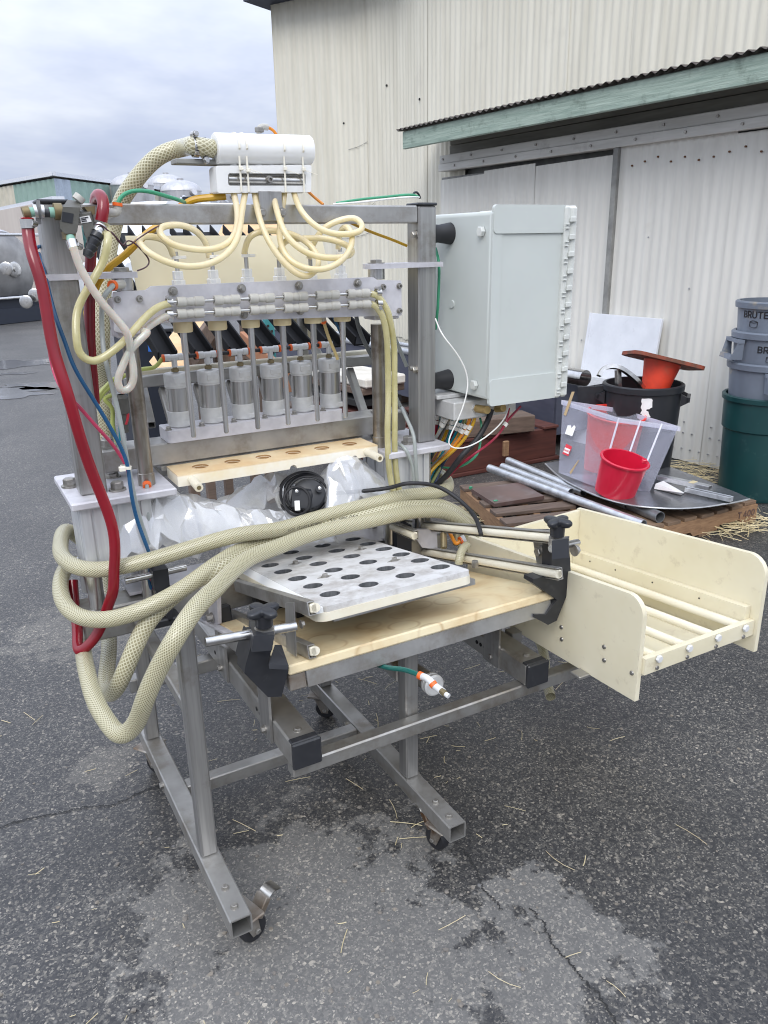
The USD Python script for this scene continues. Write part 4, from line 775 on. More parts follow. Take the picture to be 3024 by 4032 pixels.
# the white square emblem and its slanted words on the bucket
vv = EYE - b0; vv -= d * (vv @ d); vv /= np.linalg.norm(vv); sw = np.cross(d, vv)
def on_bucket(m, ang, h, rot, s=1.0):
    v = np.array(m.vertices) * [s, s, 1]; c, n_ = math.cos(rot), math.sin(rot); x, y = c * v[:, 0] - n_ * v[:, 1], n_ * v[:, 0] + c * v[:, 1]
    hh = h + y; rad = .122 + .026 * hh / L + .006 + v[:, 2]; a = ang + x / .13
    return b0 + d * hh[:, None] + rad[:, None] * (np.cos(a)[:, None] * vv + np.sin(a)[:, None] * sw), np.array(m.faces)
sq = Polygon([(-.062, -.062), (.062, -.062), (.062, .062), (-.062, .062)]); sq = sq.difference(sq.buffer(-.004))
part(bk, 'emblem', on_bucket(trimesh.creation.extrude_polygon(sq, .001, engine='earcut'), -.45, .17, 0), 'paper', smooth=False)
for k, wd in enumerate(('THE', 'HOME', 'DEPOT')):
    m = meshkit.text_mesh(wd, .019 if k == 0 else .028, .001, bold=True); m.apply_translation([-m.vertices[:, 0].max() / 2, 0, 0])
    part(bk, 'lettering', on_bucket(m, -.45, .21 - k * .037, .62), 'paper', smooth=False)
bl = []
for k, (w_, h_, o) in enumerate(((.05, .016, .0), (.04, .018, -.03), (.045, .018, -.052))): bl.append(on_bucket(trimesh.creation.extrude_polygon(Polygon([(-w_, -h_ / 2), (w_, -h_ / 2 + .003), (w_ * .9, h_ / 2), (-w_ * .9, h_ / 2 - .002)]), .001, engine='earcut'), .42, .17 + o, .05))
part(bk, 'worn_print', cat(bl), 'tube_navy', smooth=False)
rb, b0, t0, d, L = bucket('bucket', 'small crimson bucket leaning on the front of the clear tote', (3.2536,3.1155,0.217), (3.2661,3.0677,0.4245), 0.1126, 0.1302, 'bucket_red', .012)
part(rb, 'spout', obox(t0 + (np.array((0.8705,-0.4918,-0.017)) * .085 + np.array((0.4605,0.8262,-0.3245)) * -.085) - d * .02, np.array((0.8705,-0.4918,-0.017)), d, np.cross((0.8705,-0.4918,-0.017), d), .014, .012, .014, .004), 'bucket_red')

# long dark trough along the wall, pipes and a white slab on red timbers behind the machine
tq = thing('steel_trough', 'long dark blue-grey steel trough lying along the barn wall', 'trough', (4.2, 6.4, 0))
t0_, t1_ = W0 + WD * .62 + WN * .62, W0 + WD * 6.2 + WN * .62
part(tq, 'side_plate', beam(t0_ + [0, 0, .33], t1_ + [0, 0, .33], .03, .42), 'trough')
part(tq, 'end_plate', obox(t0_ - WN * .22 + [0, 0, .33], WN, WD, (0, 0, 1), .22, .012, .21, .002), 'trough')
part(tq, 'back_plate', beam(t0_ - WN * .44 + [0, 0, .33], t1_ - WN * .44 + [0, 0, .33], .03, .42), 'trough')
for s_ in (.4, 2.4, 4.4):
    part(tq, 'bearer', obox(t0_ + WD * s_ - WN * .22 + [0, 0, .06], WN, WD, (0, 0, 1), .30, .06, .058, .004), 'grey_wood')
for k, (o, z, r, m) in enumerate(((.01, .575, .035, 'galvanised'), (-.08, .565, .025, 'galvanised'), (-.16, .575, .035, 'tank_steel'), (-.25, .565, .025, 'galvanised'), (-.05, .625, .022, 'galvanised'))):
    s_ = thing('long_pipe', ['front bright pipe lying along the top of the dark trough', 'second pipe from the front on the dark trough', 'dull middle pipe on the dark trough', 'rear pipe on the dark trough by the wall', 'thin pipe riding on top of the pipes along the trough'][k], 'pipe', t0_ + WD * 3 + [0, 0, z])
    part(s_, 'tube', cyl(t0_ + WD * (1.2 + .2 * k) + WN * o + [0, 0, z], t1_ + WD * (.1 * k - .4) + WN * o + [0, 0, z], r, 14), m)
rs = thing('rolled_sheet', 'bright rolled metal sheet lying on the trough beside the black can', 'sheet metal', t0_ + [0, 0, .54])
ang = np.linspace(0, 5.2, 30)
prof = np.array([(.062 * math.cos(t) , .062 * math.sin(t)) for t in ang] + [(.0, -.062), (-.42, -.058)])
r0_ = t0_ + WN * .0 + [0, 0, .60]
V = []
for s_ in (-.25, 1.3): V += [r0_ + WD * s_ + WN * (x - .05) + [0, 0, y] for x, y in prof]
V = np.array(V); m_ = len(prof); i = np.arange(m_ - 1)
part(rs, 'sheet', (V, np.vstack([np.stack([i, i + 1, i + m_ + 1], 1), np.stack([i, i + m_ + 1, i + m_], 1)])), 'steel_bright', smooth=True)
part(rs, 'black_fin', beam((3.5679,3.798,0.6167), (3.6999,3.6694,0.6308), .012, .16), 'black_plastic')

rt = thing('timber_pallet', 'dark red timber pallet with heavy bearers behind the air hoses', 'pallet', (3.4, 5.0, 0))
for k, y in enumerate((4.46, 5.05, 5.62)):
    part(rt, 'bearer', box(2.50, 4.00, y, y + .05, .03, .25, .004), 'red_wood')
for k in range(6):
    x = 2.56 + k * .26; part(rt, 'deck_board', box(x, x + .14, 4.44, 5.68, .252, .272, .003), 'red_wood')
part(rt, 'foot_board', box(2.48, 4.02, 4.44, 5.66, .003, .03, .003), 'red_wood')
tl = thing('timber_baulk', 'short brown timber baulk with a raw orange end on the red pallet', 'timber', (3.3, 4.5, .27))
part(tl, 'baulk', beam((2.85, 4.62, .335), (3.72, 4.46, .335), .20, .12, .006, up=(0, 0, 1)), 'grey_wood')
part(tl, 'raw_end', obox((3.4387,4.36,0.1841), (1, 0, 0), (0, 1, 0), (0, 0, 1), .022, .012, .055, .003), 'pallet_face')
ws = thing('white_slab', 'long white painted slab with a broken black end on the timber stack', 'slab', (3.3, 6.0, .5))
wsl = [(2.9634,6.0309,0.6),(3.0706,5.2118,0.6),(3.2095,5.4769,0.6),(3.0124,6.1294,0.6)]
wa, wc = np.array(wsl[0]), np.array(wsl[1])
part(ws, 'slab', beam(wa - (wc - wa) * .5 + [0, .22, -.045], wc + [0, .22, -.045], .40, .075, .012, up=(0, 0, 1)), 'white_board')
part(ws, 'broken_edge', beam(wa + (wc - wa) * .52 + [0, .02, -.045], wa + (wc - wa) * .64 + [0, .02, -.045], .02, .06, .012), 'dark')
sl_ = thing('timber_stack', 'stack of weathered planks under the white slab behind the machine', 'timber', (3.2, 6.2, 0))
for k in range(4):
    o = np.array([.0, .24, -.115 - k * .10]); part(sl_, 'plank', beam(wa - (wc - wa) * (.45 - .05 * k) + o, wc - (wc - wa) * (.02 + .05 * k) + o, .42, .055, .005, up=(0, 0, 1)), ('grey_wood', 'dark', 'red_wood', 'red_wood')[k])
part(sl_, 'bearer', cat([box(x, x + .1, wa[1] - .1, wa[1] + .7, .003, .22, .004) for x in (2.7, 3.3)]), 'grey_wood')
# plywood sheets and loose planks behind the machine
def board(name, label, pts, t, m, cat_='board'):
    p = [np.array(q) for q in pts]; c = np.mean(p, axis=0); n = np.cross(p[1] - p[0], p[2] - p[0]); n /= np.linalg.norm(n); n = n if n[1] > 0 else -n
    tg = thing(name, label, cat_, (c[0], c[1], 0)); part(tg, 'sheet', hull(np.vstack([p, np.array(p) + n * t])), m, smooth=False)
    part(tg, 'prop', beam((c[0], c[1] + t + .04, .002), (c[0], c[1] + t + .04, c[2]), .06, .06), 'grey_wood'); return tg
board('plywood_sheet', 'tilted plywood sheet seen between the black lanes under the manifold', [(1.1092,4.7128,0.9981),(1.1039,4.4543,0.9487),(1.1325,4.2941,0.8894),(1.477,4.6892,1.1518),(1.4629,4.9664,1.2211),(1.3965,4.9897,1.1862)], .05, 'plywood')
board('plywood_sheet', 'upper plywood sheet whose corner shows above the cream panel', [(1.7322,5.3375,1.6236),(1.8356,5.4448,1.7354),(2.1738,5.2537,1.7288),(1.9826,4.8487,1.3507),(1.6169,5.0553,1.3578)], .03, 'plywood')
for k, (a, b, m, lab) in enumerate((((1.4313,4.5935,1.1514), (1.1918,4.3067,1.0057), 'grey_wood', 'dark plank edging the tilted plywood sheet'), ((1.4882,4.8782,1.0324), (1.5068,4.4855,0.9835), 'pallet_wood', 'pinkish loose plank behind the second black lane'), ((1.7027,4.8766,1.0246), (1.7785,4.2733,0.8287), 'hi_vis', 'orange-stained loose plank behind the third black lane'), ((1.7633,5.1804,0.9596), (1.8003,4.7838,0.9267), 'grey_wood', 'grey loose plank behind the middle lanes'))):
    t = thing('loose_plank', lab, 'plank', (np.array(a) + np.array(b)) / 2); part(t, 'plank', beam(a, b, .03, .12, .003), m); q = np.array(a) * .5 + np.array(b) * .5; part(t, 'prop', beam((q[0], q[1] + .06, .002), (q[0], q[1] + .06, q[2]), .05, .05), 'grey_wood')
rk = thing('pallet_rack', 'teal slotted rack upright behind the middle lanes', 'rack', (2.409,6.214,0.8098))
ra = np.array((2.4424,6.263,0.9819)); part(rk, 'upright', box(ra[0] - .04, ra[0] + .04, ra[1], ra[1] + .06, .003, ra[2] + .1, .004), 'teal_rack')
part(rk, 'slot', cat([box(ra[0] - .012 + (k % 2) * .03 - .015, ra[0] + .008 + (k % 2) * .03 - .015, ra[1] - .003, ra[1] + .004, .5 + k * .045, .52 + k * .045, 0) for k in range(int((ra[2] - .45) / .045))]), 'dark', kind='stuff')
part(rk, 'beam', beam((2.3817,6.3996,0.9353), (2.3702,6.1343,0.8598), .06, .08), 'teal_rack')
bs = thing('blue_strap', 'bright blue strap seen between the left lanes', 'strap', (1.3285,5.6544,0.933)); part(bs, 'strap', beam((1.4049,6.1352,0.8791), (1.485,6.0889,0.8749), .02, .07), 'blue_strap')
tk_ = thing('tool_crate', 'dark crate of oddments behind the left lanes', 'crate', (1.4402,6.0724,0.9235))
ca, cb_ = np.array((1.3768,6.2458,0.9669)), np.array((1.6305,6.0712,0.8822))
part(tk_, 'body', box(ca[0] - .1, cb_[0], ca[1], ca[1] + .5, .004, ca[2], .01), 'trailer_dark'); part(tk_, 'lid', box(ca[0] - .12, cb_[0] + .02, ca[1] - .02, ca[1] + .52, ca[2] + .003, ca[2] + .03, .005), 'black_plastic')

# straw on the ground
def straws(n, pts, spread, lo, hi, seed, w=.0016, zmax=.004, flat=1.0):
    r = np.random.default_rng(seed); V, F = [], []
    for k in range(n):
        c = pts[r.integers(len(pts))]; x, y = c[0] + r.normal(0, spread), c[1] + r.normal(0, spread)
        a, L = r.random() * np.pi, lo + r.random() ** 2 * (hi - lo); z = .0025 + r.random() * zmax; bend = r.normal(0, .15) * L
        d, e = np.array([math.cos(a), math.sin(a), r.normal(0, .05) * (zmax > .01)]), np.array([-math.sin(a), math.cos(a), 0]); ww = w * (.6 + r.random() * .9); o = len(V)
        for u in (-.5, -.17, .17, .5):
            q = np.array([x, y, z]) + d * L * u + e * bend * (u * u - .25)
            V += [q - e * ww, q + [0, 0, ww], q + e * ww]
        for s_ in range(3):
            b = o + s_ * 3
            for p0, p1 in ((0, 1), (1, 2)): F += [(b + p0, b + p1, b + 3 + p1), (b + p0, b + 3 + p1, b + 3 + p0)]
    V = np.array(V); V[:, 2] = np.maximum(V[:, 2], .0015)
    return V, np.array(F)
near = [(0.7928, 1.4), (.4, 1.2), (.2, 1.6), (1.0, 1.3), (1.3, 1.8), (.8, 1.9), (1.6, 2.0), (.1, 1.2), (.5, 2.4), (1.5, 1.5)]
solo('scattered_straw', cat([straws(95, near, .36, .012, .10, 2, .0009), straws(80, [(1.5, 2.5), (2.2, 2.6), (.0, 2.2), (-.2, 3.0), (2.4, 2.2)], .5, .015, .10, 3, .0010)]), 'straw_pale', 'pale straw bits scattered over the asphalt', 'straw', kind='stuff', smooth=False)
pc1 = [p[:2] for p in [(3.8578,2.7383,0),(3.7272,2.7296,0),(3.9698,2.7615,0)]]
pc2 = [p[:2] for p in [(4.4402,3.6038,0),(4.3855,3.4393,0),(4.6696,3.5956,0)]]
pc3 = [p[:2] for p in [(2.7357,3.6363,0),(2.7647,3.7719,0)]]
solo('straw_heap', straws(150, pc1, .09, .08, .30, 5, .0016, .05), 'straw', 'loose tuft of straw on the asphalt in front of the stamped pallet', 'straw', kind='stuff', smooth=False)
solo('straw_heap', straws(160, pc2, .13, .08, .30, 6, .0018, .05), 'straw', 'matted straw between the barn door and the green can', 'straw', kind='stuff', smooth=False)
solo('straw_heap', straws(110, pc3, .08, .05, .2, 7, .0016, .04), 'straw_pale', 'small straw tuft beside the dark pallet behind the tray', 'straw', kind='stuff', smooth=False)
# pebbles standing proud of the asphalt near by
r = np.random.default_rng(12); V, F = [], []
ico = trimesh.creation.icosphere(0)
for k in range(420):
    x, y = .75 + r.normal(0, .55), 1.5 + abs(r.normal(0, .6)) - .45; s_ = .002 + r.random() ** 3 * .005
    q = np.array(ico.vertices) * s_ * (1 + r.normal(0, .22, (12, 1))) * [1, 1, .6]; V.append(q + [x, y, s_ * .25]); F.append(np.array(ico.faces) + k * 12)
solo('loose_gravel', (np.vstack(V), np.vstack(F)), 'stone', 'loose grit and small stones on the asphalt', 'gravel', kind='stuff', smooth=False)

# ---------------------------------------------------------------- the bottle filling machine
Xv, Yv, Zv = np.array([1.0, 0, 0]), np.array([0, 1.0, 0]), np.array([0, 0, 1.0])
fm = thing('filling_machine', 'stainless steel six-nozzle bottle filling machine on casters with hoses and a grey control box', 'filling machine', (.85, 2.0, 0))
def bolt(par, p, d, r=.009, h=.008, m='bolt', name='bolt'): return part(par, name, hexbolt(p, d, r, h), m, smooth=25)
def grooved(x0, x1, y0, y1, z0, z1, faces, n, w=.004, d=.006):
    """An extruded profile: an upright block with grooves down its sides."""
    P0 = Polygon([(x0, y0), (x1, y0), (x1, y1), (x0, y1)]).buffer(-.004).buffer(.004, quad_segs=3)
    for k in range(n):
        u = (k + .5) / n
        if 'f' in faces: P0 = P0.difference(Polygon([(x0 + (x1 - x0) * u - w, y0 - .01), (x0 + (x1 - x0) * u + w, y0 - .01), (x0 + (x1 - x0) * u + w, y0 + d), (x0 + (x1 - x0) * u - w, y0 + d)]))
        if 's' in faces: P0 = P0.difference(Polygon([(x0 - .01, y0 + (y1 - y0) * u - w), (x0 + d, y0 + (y1 - y0) * u - w), (x0 + d, y0 + (y1 - y0) * u + w), (x0 - .01, y0 + (y1 - y0) * u + w)]))
    return prism(P0, (0, 0, z0), Xv, Yv, z1 - z0)

# base: foot rails, legs, cross bars, casters
for x in (.381, .9775):
    f = part(fm, 'foot_rail', sqtube((x, 1.387, .125), (x, 2.30, .125), .052, .050), 'steel')
    for y in (1.425, 1.49): bolt(f, (x - .002, y, .150), Zv, .0075, .006)
    bolt(f, (x - .026, 1.98, .125), -Xv, .008, .008)
for x in (.361, .956):
    part(fm, 'leg', box(x, x + .040, 1.61, 1.655, .150, .60 if x > .5 else .785, .004), 'steel_up')
    part(fm, 'leg', box(x, x + .040, 2.18, 2.222, .150, .53, .004), 'steel_up')
part(fm, 'leg_bridge', box(.363, .399, 1.656, 2.164, .545, .58, .004), 'steel')
part(fm, 'leg_bridge', box(.956, .996, 1.66, 2.16, .44, .49, .004), 'steel')
part(fm, 'foot_cross_bar', box(.408, .951, 1.905, 1.945, .108, .148, .003), 'steel')
part(fm, 'front_rail', box(.60, 1.56, 1.569, 1.609, .320, .3605, .004), 'steel')
part(fm, 'rear_rail', box(.34, 1.56, 2.225, 2.27, .30, .345, .004), 'steel')
cross = part(fm, 'cross_member', box(.228, 1.462, 2.165, 2.27, .530, .628, .005), 'steel')
def caster(x, y, ang, lever):
    c = np.array([x, y, 0]); d = np.array([math.sin(ang), math.cos(ang), 0]); e = np.array([d[1], -d[0], 0]); w = c - d * .022 + [0, 0, .036]
    t = part(fm, 'caster', obox(c + [0, 0, .096], e, d, Zv, .042, .034, .0035, .003), 'steel_rusty')
    part(t, 'swivel', lathe([(.026, .078), (.030, .084), (.030, .0925)], c, Zv, 20), 'steel_rusty')
    for s_ in (-1, 1): part(t, 'fork', hull([w + e * s_ * (.0165 + o) + d * a + [0, 0, b] for o in (0, .003) for a, b in ((-.012, -.012), (.012, -.012), (.036, .046), (-.004, .046))]), 'steel_rusty', smooth=False)
    wl = part(t, 'wheel', lathe([(.012, -.014), (.032, -.014), (.036, -.008), (.036, .008), (.032, .014), (.012, .014)], w, e, 28), 'black_rubber')
    part(wl, 'hub', lathe([(0, -.016), (.013, -.015), (.013, .015), (0, .016)], w, e, 16), 'grey_fitting')
    part(t, 'axle_nut', cat([hexbolt(w + e * s_ * .019, e * s_, .007, .006, False) for s_ in (-1, 1)]), 'bolt', kind='stuff')
    if lever:
        q = w + e * .0 + d * -.0 + [0, 0, .045]; u = d * -.6 + Zv * .8; u /= np.linalg.norm(u); n = np.cross(e, u)
        part(t, 'brake_yoke', obox(q - d * .028, e, u, n, .019, .026, .009, .002), 'steel_rusty')
        L = spline([q - d * .040 + Zv * .014, q - d * .052 + Zv * .024, q - d * .066 + Zv * .026, q - d * .082 + Zv * .023], 4)
        V = np.vstack([L + e * .019, L - e * .019, L + e * .019 + Zv * .002, L - e * .019 + Zv * .002]); m = len(L); i = np.arange(m - 1)
        part(t, 'brake_pedal', (V, np.vstack([f for a, b in ((0, m), (2 * m, 3 * m)) for f in (np.stack([a + i, a + i + 1, b + i + 1], 1), np.stack([a + i, b + i + 1, b + i], 1))])), 'steel_bright', smooth=True)
caster(.405, 1.452, -1.9, True); caster(.985, 1.465, 2.9, True); caster(.378, 2.24, -.6, False); caster(.972, 2.24, -.9, False)

# table tubes with end caps, hangers and the sloping table
def tz(y): return .655 - .228 * (y - 1.55)                        # top of the table, which falls away to the rear
tA = np.array([0, 1, -.228]); tA /= np.linalg.norm(tA); tN = np.cross(Xv, tA)
for x, side in ((.594, -1), (1.331, 1)):
    t = part(fm, 'table_tube', box(x, x + .076, 1.556, 2.44, .3615, .434, .005), 'steel')
    part(t, 'end_cap', box(x - .0015, x + .0775, 1.545, 1.5555, .360, .4355, .004), 'black_plastic')
    part(t, 'cap_sleeve', box(x + .001, x + .075, 1.5557, 1.58, .3609, .4346, .003), 'black_plastic')
    bolt(t, (x + .038, 1.605, .434), Zv, .009, .005)
    for y, z in ((1.721, .385), (2.081, .390)):
        bolt(t, (x - (.008 if side < 0 else 0), y, z), -Xv, .009, .009)
    hs = [cyl((x - .0012, y, z), (x + .002, y, z), .0065, 10) for y, z in (((1.80, .40), (1.775, .398), (2.14, .402), (2.16, .402)) if side < 0 else ((1.80, .398), (1.78, .398), (1.76, .397), (1.74, .397)))]
    part(t, 'bolt_hole', cat(hs), 'dark', kind='stuff')
for x in (.586, 1.324):
    for y0, y1 in ((1.680, 1.757), (2.030, 2.120)):
        part(fm, 'hanger_plate', hull([(x + o, y, z) for o in (0, .007) for y, z in ((y0, .363), (y1, .363), (y0, tz(y0) - .07), (y1, tz(y1) - .07))]), 'steel_up', smooth=False)
def tbox(x0, x1, u0, u1, n0, n1, bev=.003):
    """A box on the sloping table: u metres back from its front edge, n above its top."""
    o = np.array([0, 1.55, .655]); c = o + Xv * (x0 + x1) / 2 + tA * (u0 + u1) / 2 + tN * (n0 + n1) / 2
    return obox(c, Xv, tA, tN, (x1 - x0) / 2, (u1 - u0) / 2, (n1 - n0) / 2, bev)
part(fm, 'table_sheet', tbox(.596, 1.423, 0, .56, -.025, 0, .004), 'stained_table')
fr_ = part(fm, 'table_frame', tbox(.641, 1.400, .004, .010, -.067, -.0255, .001), 'steel')
part(fr_, 'frame_end', tbox(.597, .640, .008, .03, -.066, -.0255, .002), 'steel_rusty')
for x in (.600, 1.385): part(fr_, 'frame_side', tbox(x, x + .03, .03, .60, -.066, -.0255, .002), 'steel')
part(fr_, 'frame_rear', tbox(.597, 1.42, .60, .63, -.066, -.0255, .002), 'steel')
part(fr_, 'frame_flange', tbox(.641, 1.400, .010, .05, -.068, -.064, .001), 'steel')
part(fm, 'edge_bar', beam((0.585,1.9417,0.5641), (0.585,2.283,0.4727), .022, .012), 'anodised')
part(fm, 'rear_deck', box(.60, 1.42, 2.09, 2.163, .50, .512, .002), 'anodised')
part(fm, 'bag_shelf', box(.37, 1.40, 2.20, 2.315, .632, .642, .002), 'anodised')
# white side brackets at the rear of the table
wbk = [(0.6,2.254,0.5358),(0.6,2.0582,0.6446),(0.6,2.0809,0.5354),(0.6,2.1732,0.493),(0.6,2.2034,0.4837),(0.6,2.3304,0.4469)]
part(fm, 'side_bracket', hull([np.array(p) + [o, 0, 0] for p in wbk for o in (-.012, .0)]), 'anodised', smooth=False)
bolt(fm, (0.585,2.1219,0.5415), -Xv, .012, .014)
part(fm, 'rail_block', obox((0.62,2.1096,0.5468), Xv, tA, tN, .018, .016, .03, .004), 'black_plastic')
part(fm, 'side_bracket', hull([np.array(p) + [0, o, 0] for p in [(1.3878,2.12,0.6664),(1.3012,2.12,0.6834),(1.2992,2.12,0.6574),(1.3284,2.12,0.6113),(1.3901,2.12,0.5933)] for o in (0, .012)]), 'anodised', smooth=False)
part(fm, 'dark_post', box(*(1.2375,1.3005), 2.14, 2.19, .50, float(0.6937)), 'trailer_dark')

# guide rails: steel channels lined with white plastic, held by knob clamps
def guide_rail(a, b, side, name='guide_rail'):
    a, b = np.array(a), np.array(b); d = (b - a) / np.linalg.norm(b - a); s_ = np.cross(d, Zv); s_ /= np.linalg.norm(s_); u = np.cross(s_, d); s_ = s_ * side
    r = part(fm, name, cat([obox((a + b) / 2 + s_ * .0, d, s_, u, np.linalg.norm(b - a) / 2, .0015, .0165, .0005)] + [obox((a + b) / 2 - s_ * .009 + u * k * .0155, d, s_, u, np.linalg.norm(b - a) / 2, .009, .0014, .0005) for k in (-1, 1)]), 'steel', smooth=False)
    part(r, 'wear_strip', cat([obox((a + b) / 2 - s_ * .012 + d * -.004, d, s_, u, np.linalg.norm(b - a) / 2, .0085, .0112, .003), cyl(a - s_ * .017 + d * -.004, b - s_ * .017, .0112, 14)]), 'poly_white')
XL, XR = .650, 1.38
guide_rail((0.65,1.5345,0.7961), (0.65,2.0817,0.6452), -1); guide_rail((0.65,1.5485,0.6765), (0.65,2.1828,0.5061), -1)
guide_rail((1.38,1.5098,0.8368), (1.38,2.3251,0.6289), 1); guide_rail((1.38,1.4851,0.7394), (1.38,2.2777,0.5458), 1)
guide_rail((1.2563,2.03,0.7013), (1.2513,2.16,0.6939), 1)
lb = [(0.642,1.6265,0.7795),(0.642,1.5702,0.8047),(0.642,1.5759,0.6582),(0.642,1.6359,0.6475)]
part(fm, 'rail_strap', hull([np.array(p) + [o, 0, 0] for p in lb for o in (-.014, -.011)]), 'steel_up', smooth=False)
part(fm, 'rail_strap', hull([np.array(p) + [o, 0, 0] for p in [(1.395,1.6407,0.8157),(1.395,1.5647,0.8394),(1.395,1.5415,0.7397),(1.395,1.6067,0.713)] for o in (.0, .003)]), 'steel_up', smooth=False)
bolt(fm, (1.393,1.5937,0.7636), -Xv, .013, .012); bolt(fm, (0.652,1.5938,0.7307), Xv, .008, .008)
def knob(c, r, h, lobes=4, rot=0.3):
    a = np.linspace(0, 2 * np.pi, 80, endpoint=False); rr_ = r * (.73 + .25 * np.cos(lobes * (a - rot)) - .03 * np.cos(2 * lobes * (a - rot)))
    prof = [(.55, -h * .30), (.86, -h * .22), (1, 0), (1, h * .22), (.90, h * .36), (.5, h * .42), (0, h * .44)]
    V = np.vstack([np.stack([c[0] + rr_ * s_ * np.cos(a), c[1] + rr_ * s_ * np.sin(a), np.full(80, c[2] + z)], 1) for s_, z in prof]); i = np.arange(80); j = (i + 1) % 80
    F = np.vstack([f for k in range(len(prof) - 1) for f in (np.stack([k * 80 + i, k * 80 + j, k * 80 + 80 + j], 1), np.stack([k * 80 + i, k * 80 + 80 + j, k * 80 + 80 + i], 1))])
    return cat([(V, F), lathe([(r * .52, -h * .1), (r * .46, -h * .5), (r * .44, -h * 1.25), (0, -h * 1.25)], c, Zv, 24)])
def clamp(poly, y0, y1, kc, kr, rod, rr_, bh):
    cl = part(fm, 'rail_clamp', prism([(p[0], p[2]) for p in poly], (0, y1, 0), Xv, Zv, y1 - y0), 'black_plastic', smooth=20)
    kb = part(cl, 'knob', knob(np.array(kc), kr, .028), 'black_plastic', smooth=50)
    part(cl, 'knob_collar', lathe([(kr * .5, -.062), (kr * .5, -.040), (0, -.040)], kc, Zv, 20), 'steel')
    part(cl, 'rod', cyl(rod[0], rod[1], rr_, 18), 'steel_bright')
    return cl
c1 = clamp([(0.5172,1.548,0.7567),(0.5679,1.548,0.7463),(0.5472,1.548,0.6756),(0.5974,1.548,0.6577),(0.5961,1.548,0.6438),(0.5744,1.548,0.5795),(0.5402,1.548,0.5899),(0.4884,1.548,0.6692),(0.492,1.548,0.6872)], 1.548, 1.60, (0.5487,1.5604,0.8047), 0.0459, ((0.4145,1.5796,0.7557), (0.6282,1.5652,0.745)), .0115, 0)
part(c1, 'clamp_head', hull([(0.5097,1.5257,0.7689),(0.5562,1.516,0.7639),(0.5341,1.6233,0.7592),(0.5826,1.6042,0.7486),(0.5004,1.5226,0.7324),(0.5446,1.5094,0.7306),(0.5292,1.6175,0.7377)]), 'black_plastic', smooth=20)
part(c1, 'clamp_leg', hull([np.array(p) + [0, o, 0] for p in [(0.5322,1.63,0.7313),(0.5446,1.63,0.712),(0.5181,1.63,0.6389),(0.5047,1.63,0.6603),(0.5125,1.63,0.6853)] for o in (0, .03)]), 'black_plastic', smooth=20)
part(c1, 'foot_pad', hull([(0.5771,1.5776,0.7038),(0.5976,1.5865,0.6939),(0.5778,1.4985,0.6885),(0.5361,1.5131,0.6972),(0.5742,1.4967,0.6786),(0.535,1.5095,0.6864)]), 'black_plastic', smooth=20)
c2 = clamp([(1.3811,1.535,0.8163),(1.4417,1.535,0.8124),(1.4634,1.535,0.6697),(1.4159,1.535,0.5649),(1.3839,1.535,0.5596),(1.3302,1.535,0.5977),(1.332,1.535,0.606),(1.3737,1.535,0.5952),(1.4128,1.535,0.631),(1.3202,1.535,0.7047),(1.3219,1.535,0.7161),(1.3856,1.535,0.7145)], 1.535, 1.575, (1.3041,1.4314,0.9164), .042, ((1.2748,1.4178,0.8556), (1.3955,1.4519,0.8362)), .010, 0)
part(c2, 'clamp_head', hull([(1.27,1.4116,0.8793),(1.318,1.4033,0.88),(1.2619,1.3988,0.8351),(1.3096,1.3899,0.8338),(1.3131,1.4505,0.8699),(1.3534,1.4391,0.8673)]), 'black_plastic', smooth=20)
bolt(c2, (1.3634,1.4301,0.8279), Xv, .012, .012)
# far-left twin of the clamp behind the hoses
cl3 = part(fm, 'rail_clamp', hull([np.array(p) + [0, o, 0] for p in [(0.4233,2.1,0.7364),(0.4663,2.1,0.7349),(0.4662,2.1,0.672),(0.4638,2.1,0.5755),(0.4522,2.1,0.5712),(0.4226,2.1,0.6824)] for o in (0, .04)]), 'black_plastic', smooth=20)
part(cl3, 'rod', cyl((0.3495,2.12,0.7167), (0.5222,2.12,0.7199), .0105, 16), 'steel_bright')
part(cl3, 'foot_pad', obox((0.4398,2.13,0.5689), Xv, Yv, Zv, .05, .03, .012, .004), 'black_plastic')

# lift cylinder beneath the table
ac0, ac1 = np.array((1.05,1.6093,0.4271)), np.array((1.05,1.7666,0.4107))
ac1 = ac0 + (ac1 - ac0) / np.linalg.norm(ac1 - ac0) * .30
ad = (ac1 - ac0) / np.linalg.norm(ac1 - ac0)
ac = part(fm, 'lift_cylinder', cyl(ac0 + ad * .02, ac1, .027, 24), 'steel')
part(ac, 'end_cap', lathe([(.0, 0), (.026, 0), (.031, .004), (.031, .014), (.028, .016), (.031, .018), (.031, .026), (.027, .03)], ac0, ad, 28), 'cast_aluminium')
part(ac, 'elbow_fitting', tube([(0.8667,1.3863,0.6278),(0.8693,1.3623,0.6319),(0.872,1.3467,0.6269)], .0085, 12, 5), 'white_fitting')
part(ac, 'release_ring', cat([cyl((0.8631,1.3946,0.6282), (0.867,1.386,0.6274), .0098, 14)]), 'orange')
part(ac, 'release_ring', cat([cyl((0.8721,1.3491,0.6271), (0.8738,1.3416,0.6226), .0098, 14)]), 'orange')
part(ac, 'flow_control', cyl((0.874,1.3442,0.6232), (0.8804,1.3145,0.6183), .0085, 14), 'white_fitting')
part(ac, 'adjuster', cyl((0.8779,1.3191,0.6205), (0.8792,1.3036,0.6197), .0075, 10), 'brass_old'); part(ac, 'adjuster_knob', cyl((0.8792,1.3059,0.6194), (0.8821,1.2951,0.6176), .006, 12), 'white_fitting')
part(fm, 'air_tube', tube([(0.8497,1.5679,0.5728),(0.8515,1.5136,0.5913),(0.8603,1.4563,0.612),(0.8662,1.3979,0.6256)], .0062, 10, 6), 'dark_green_tube')
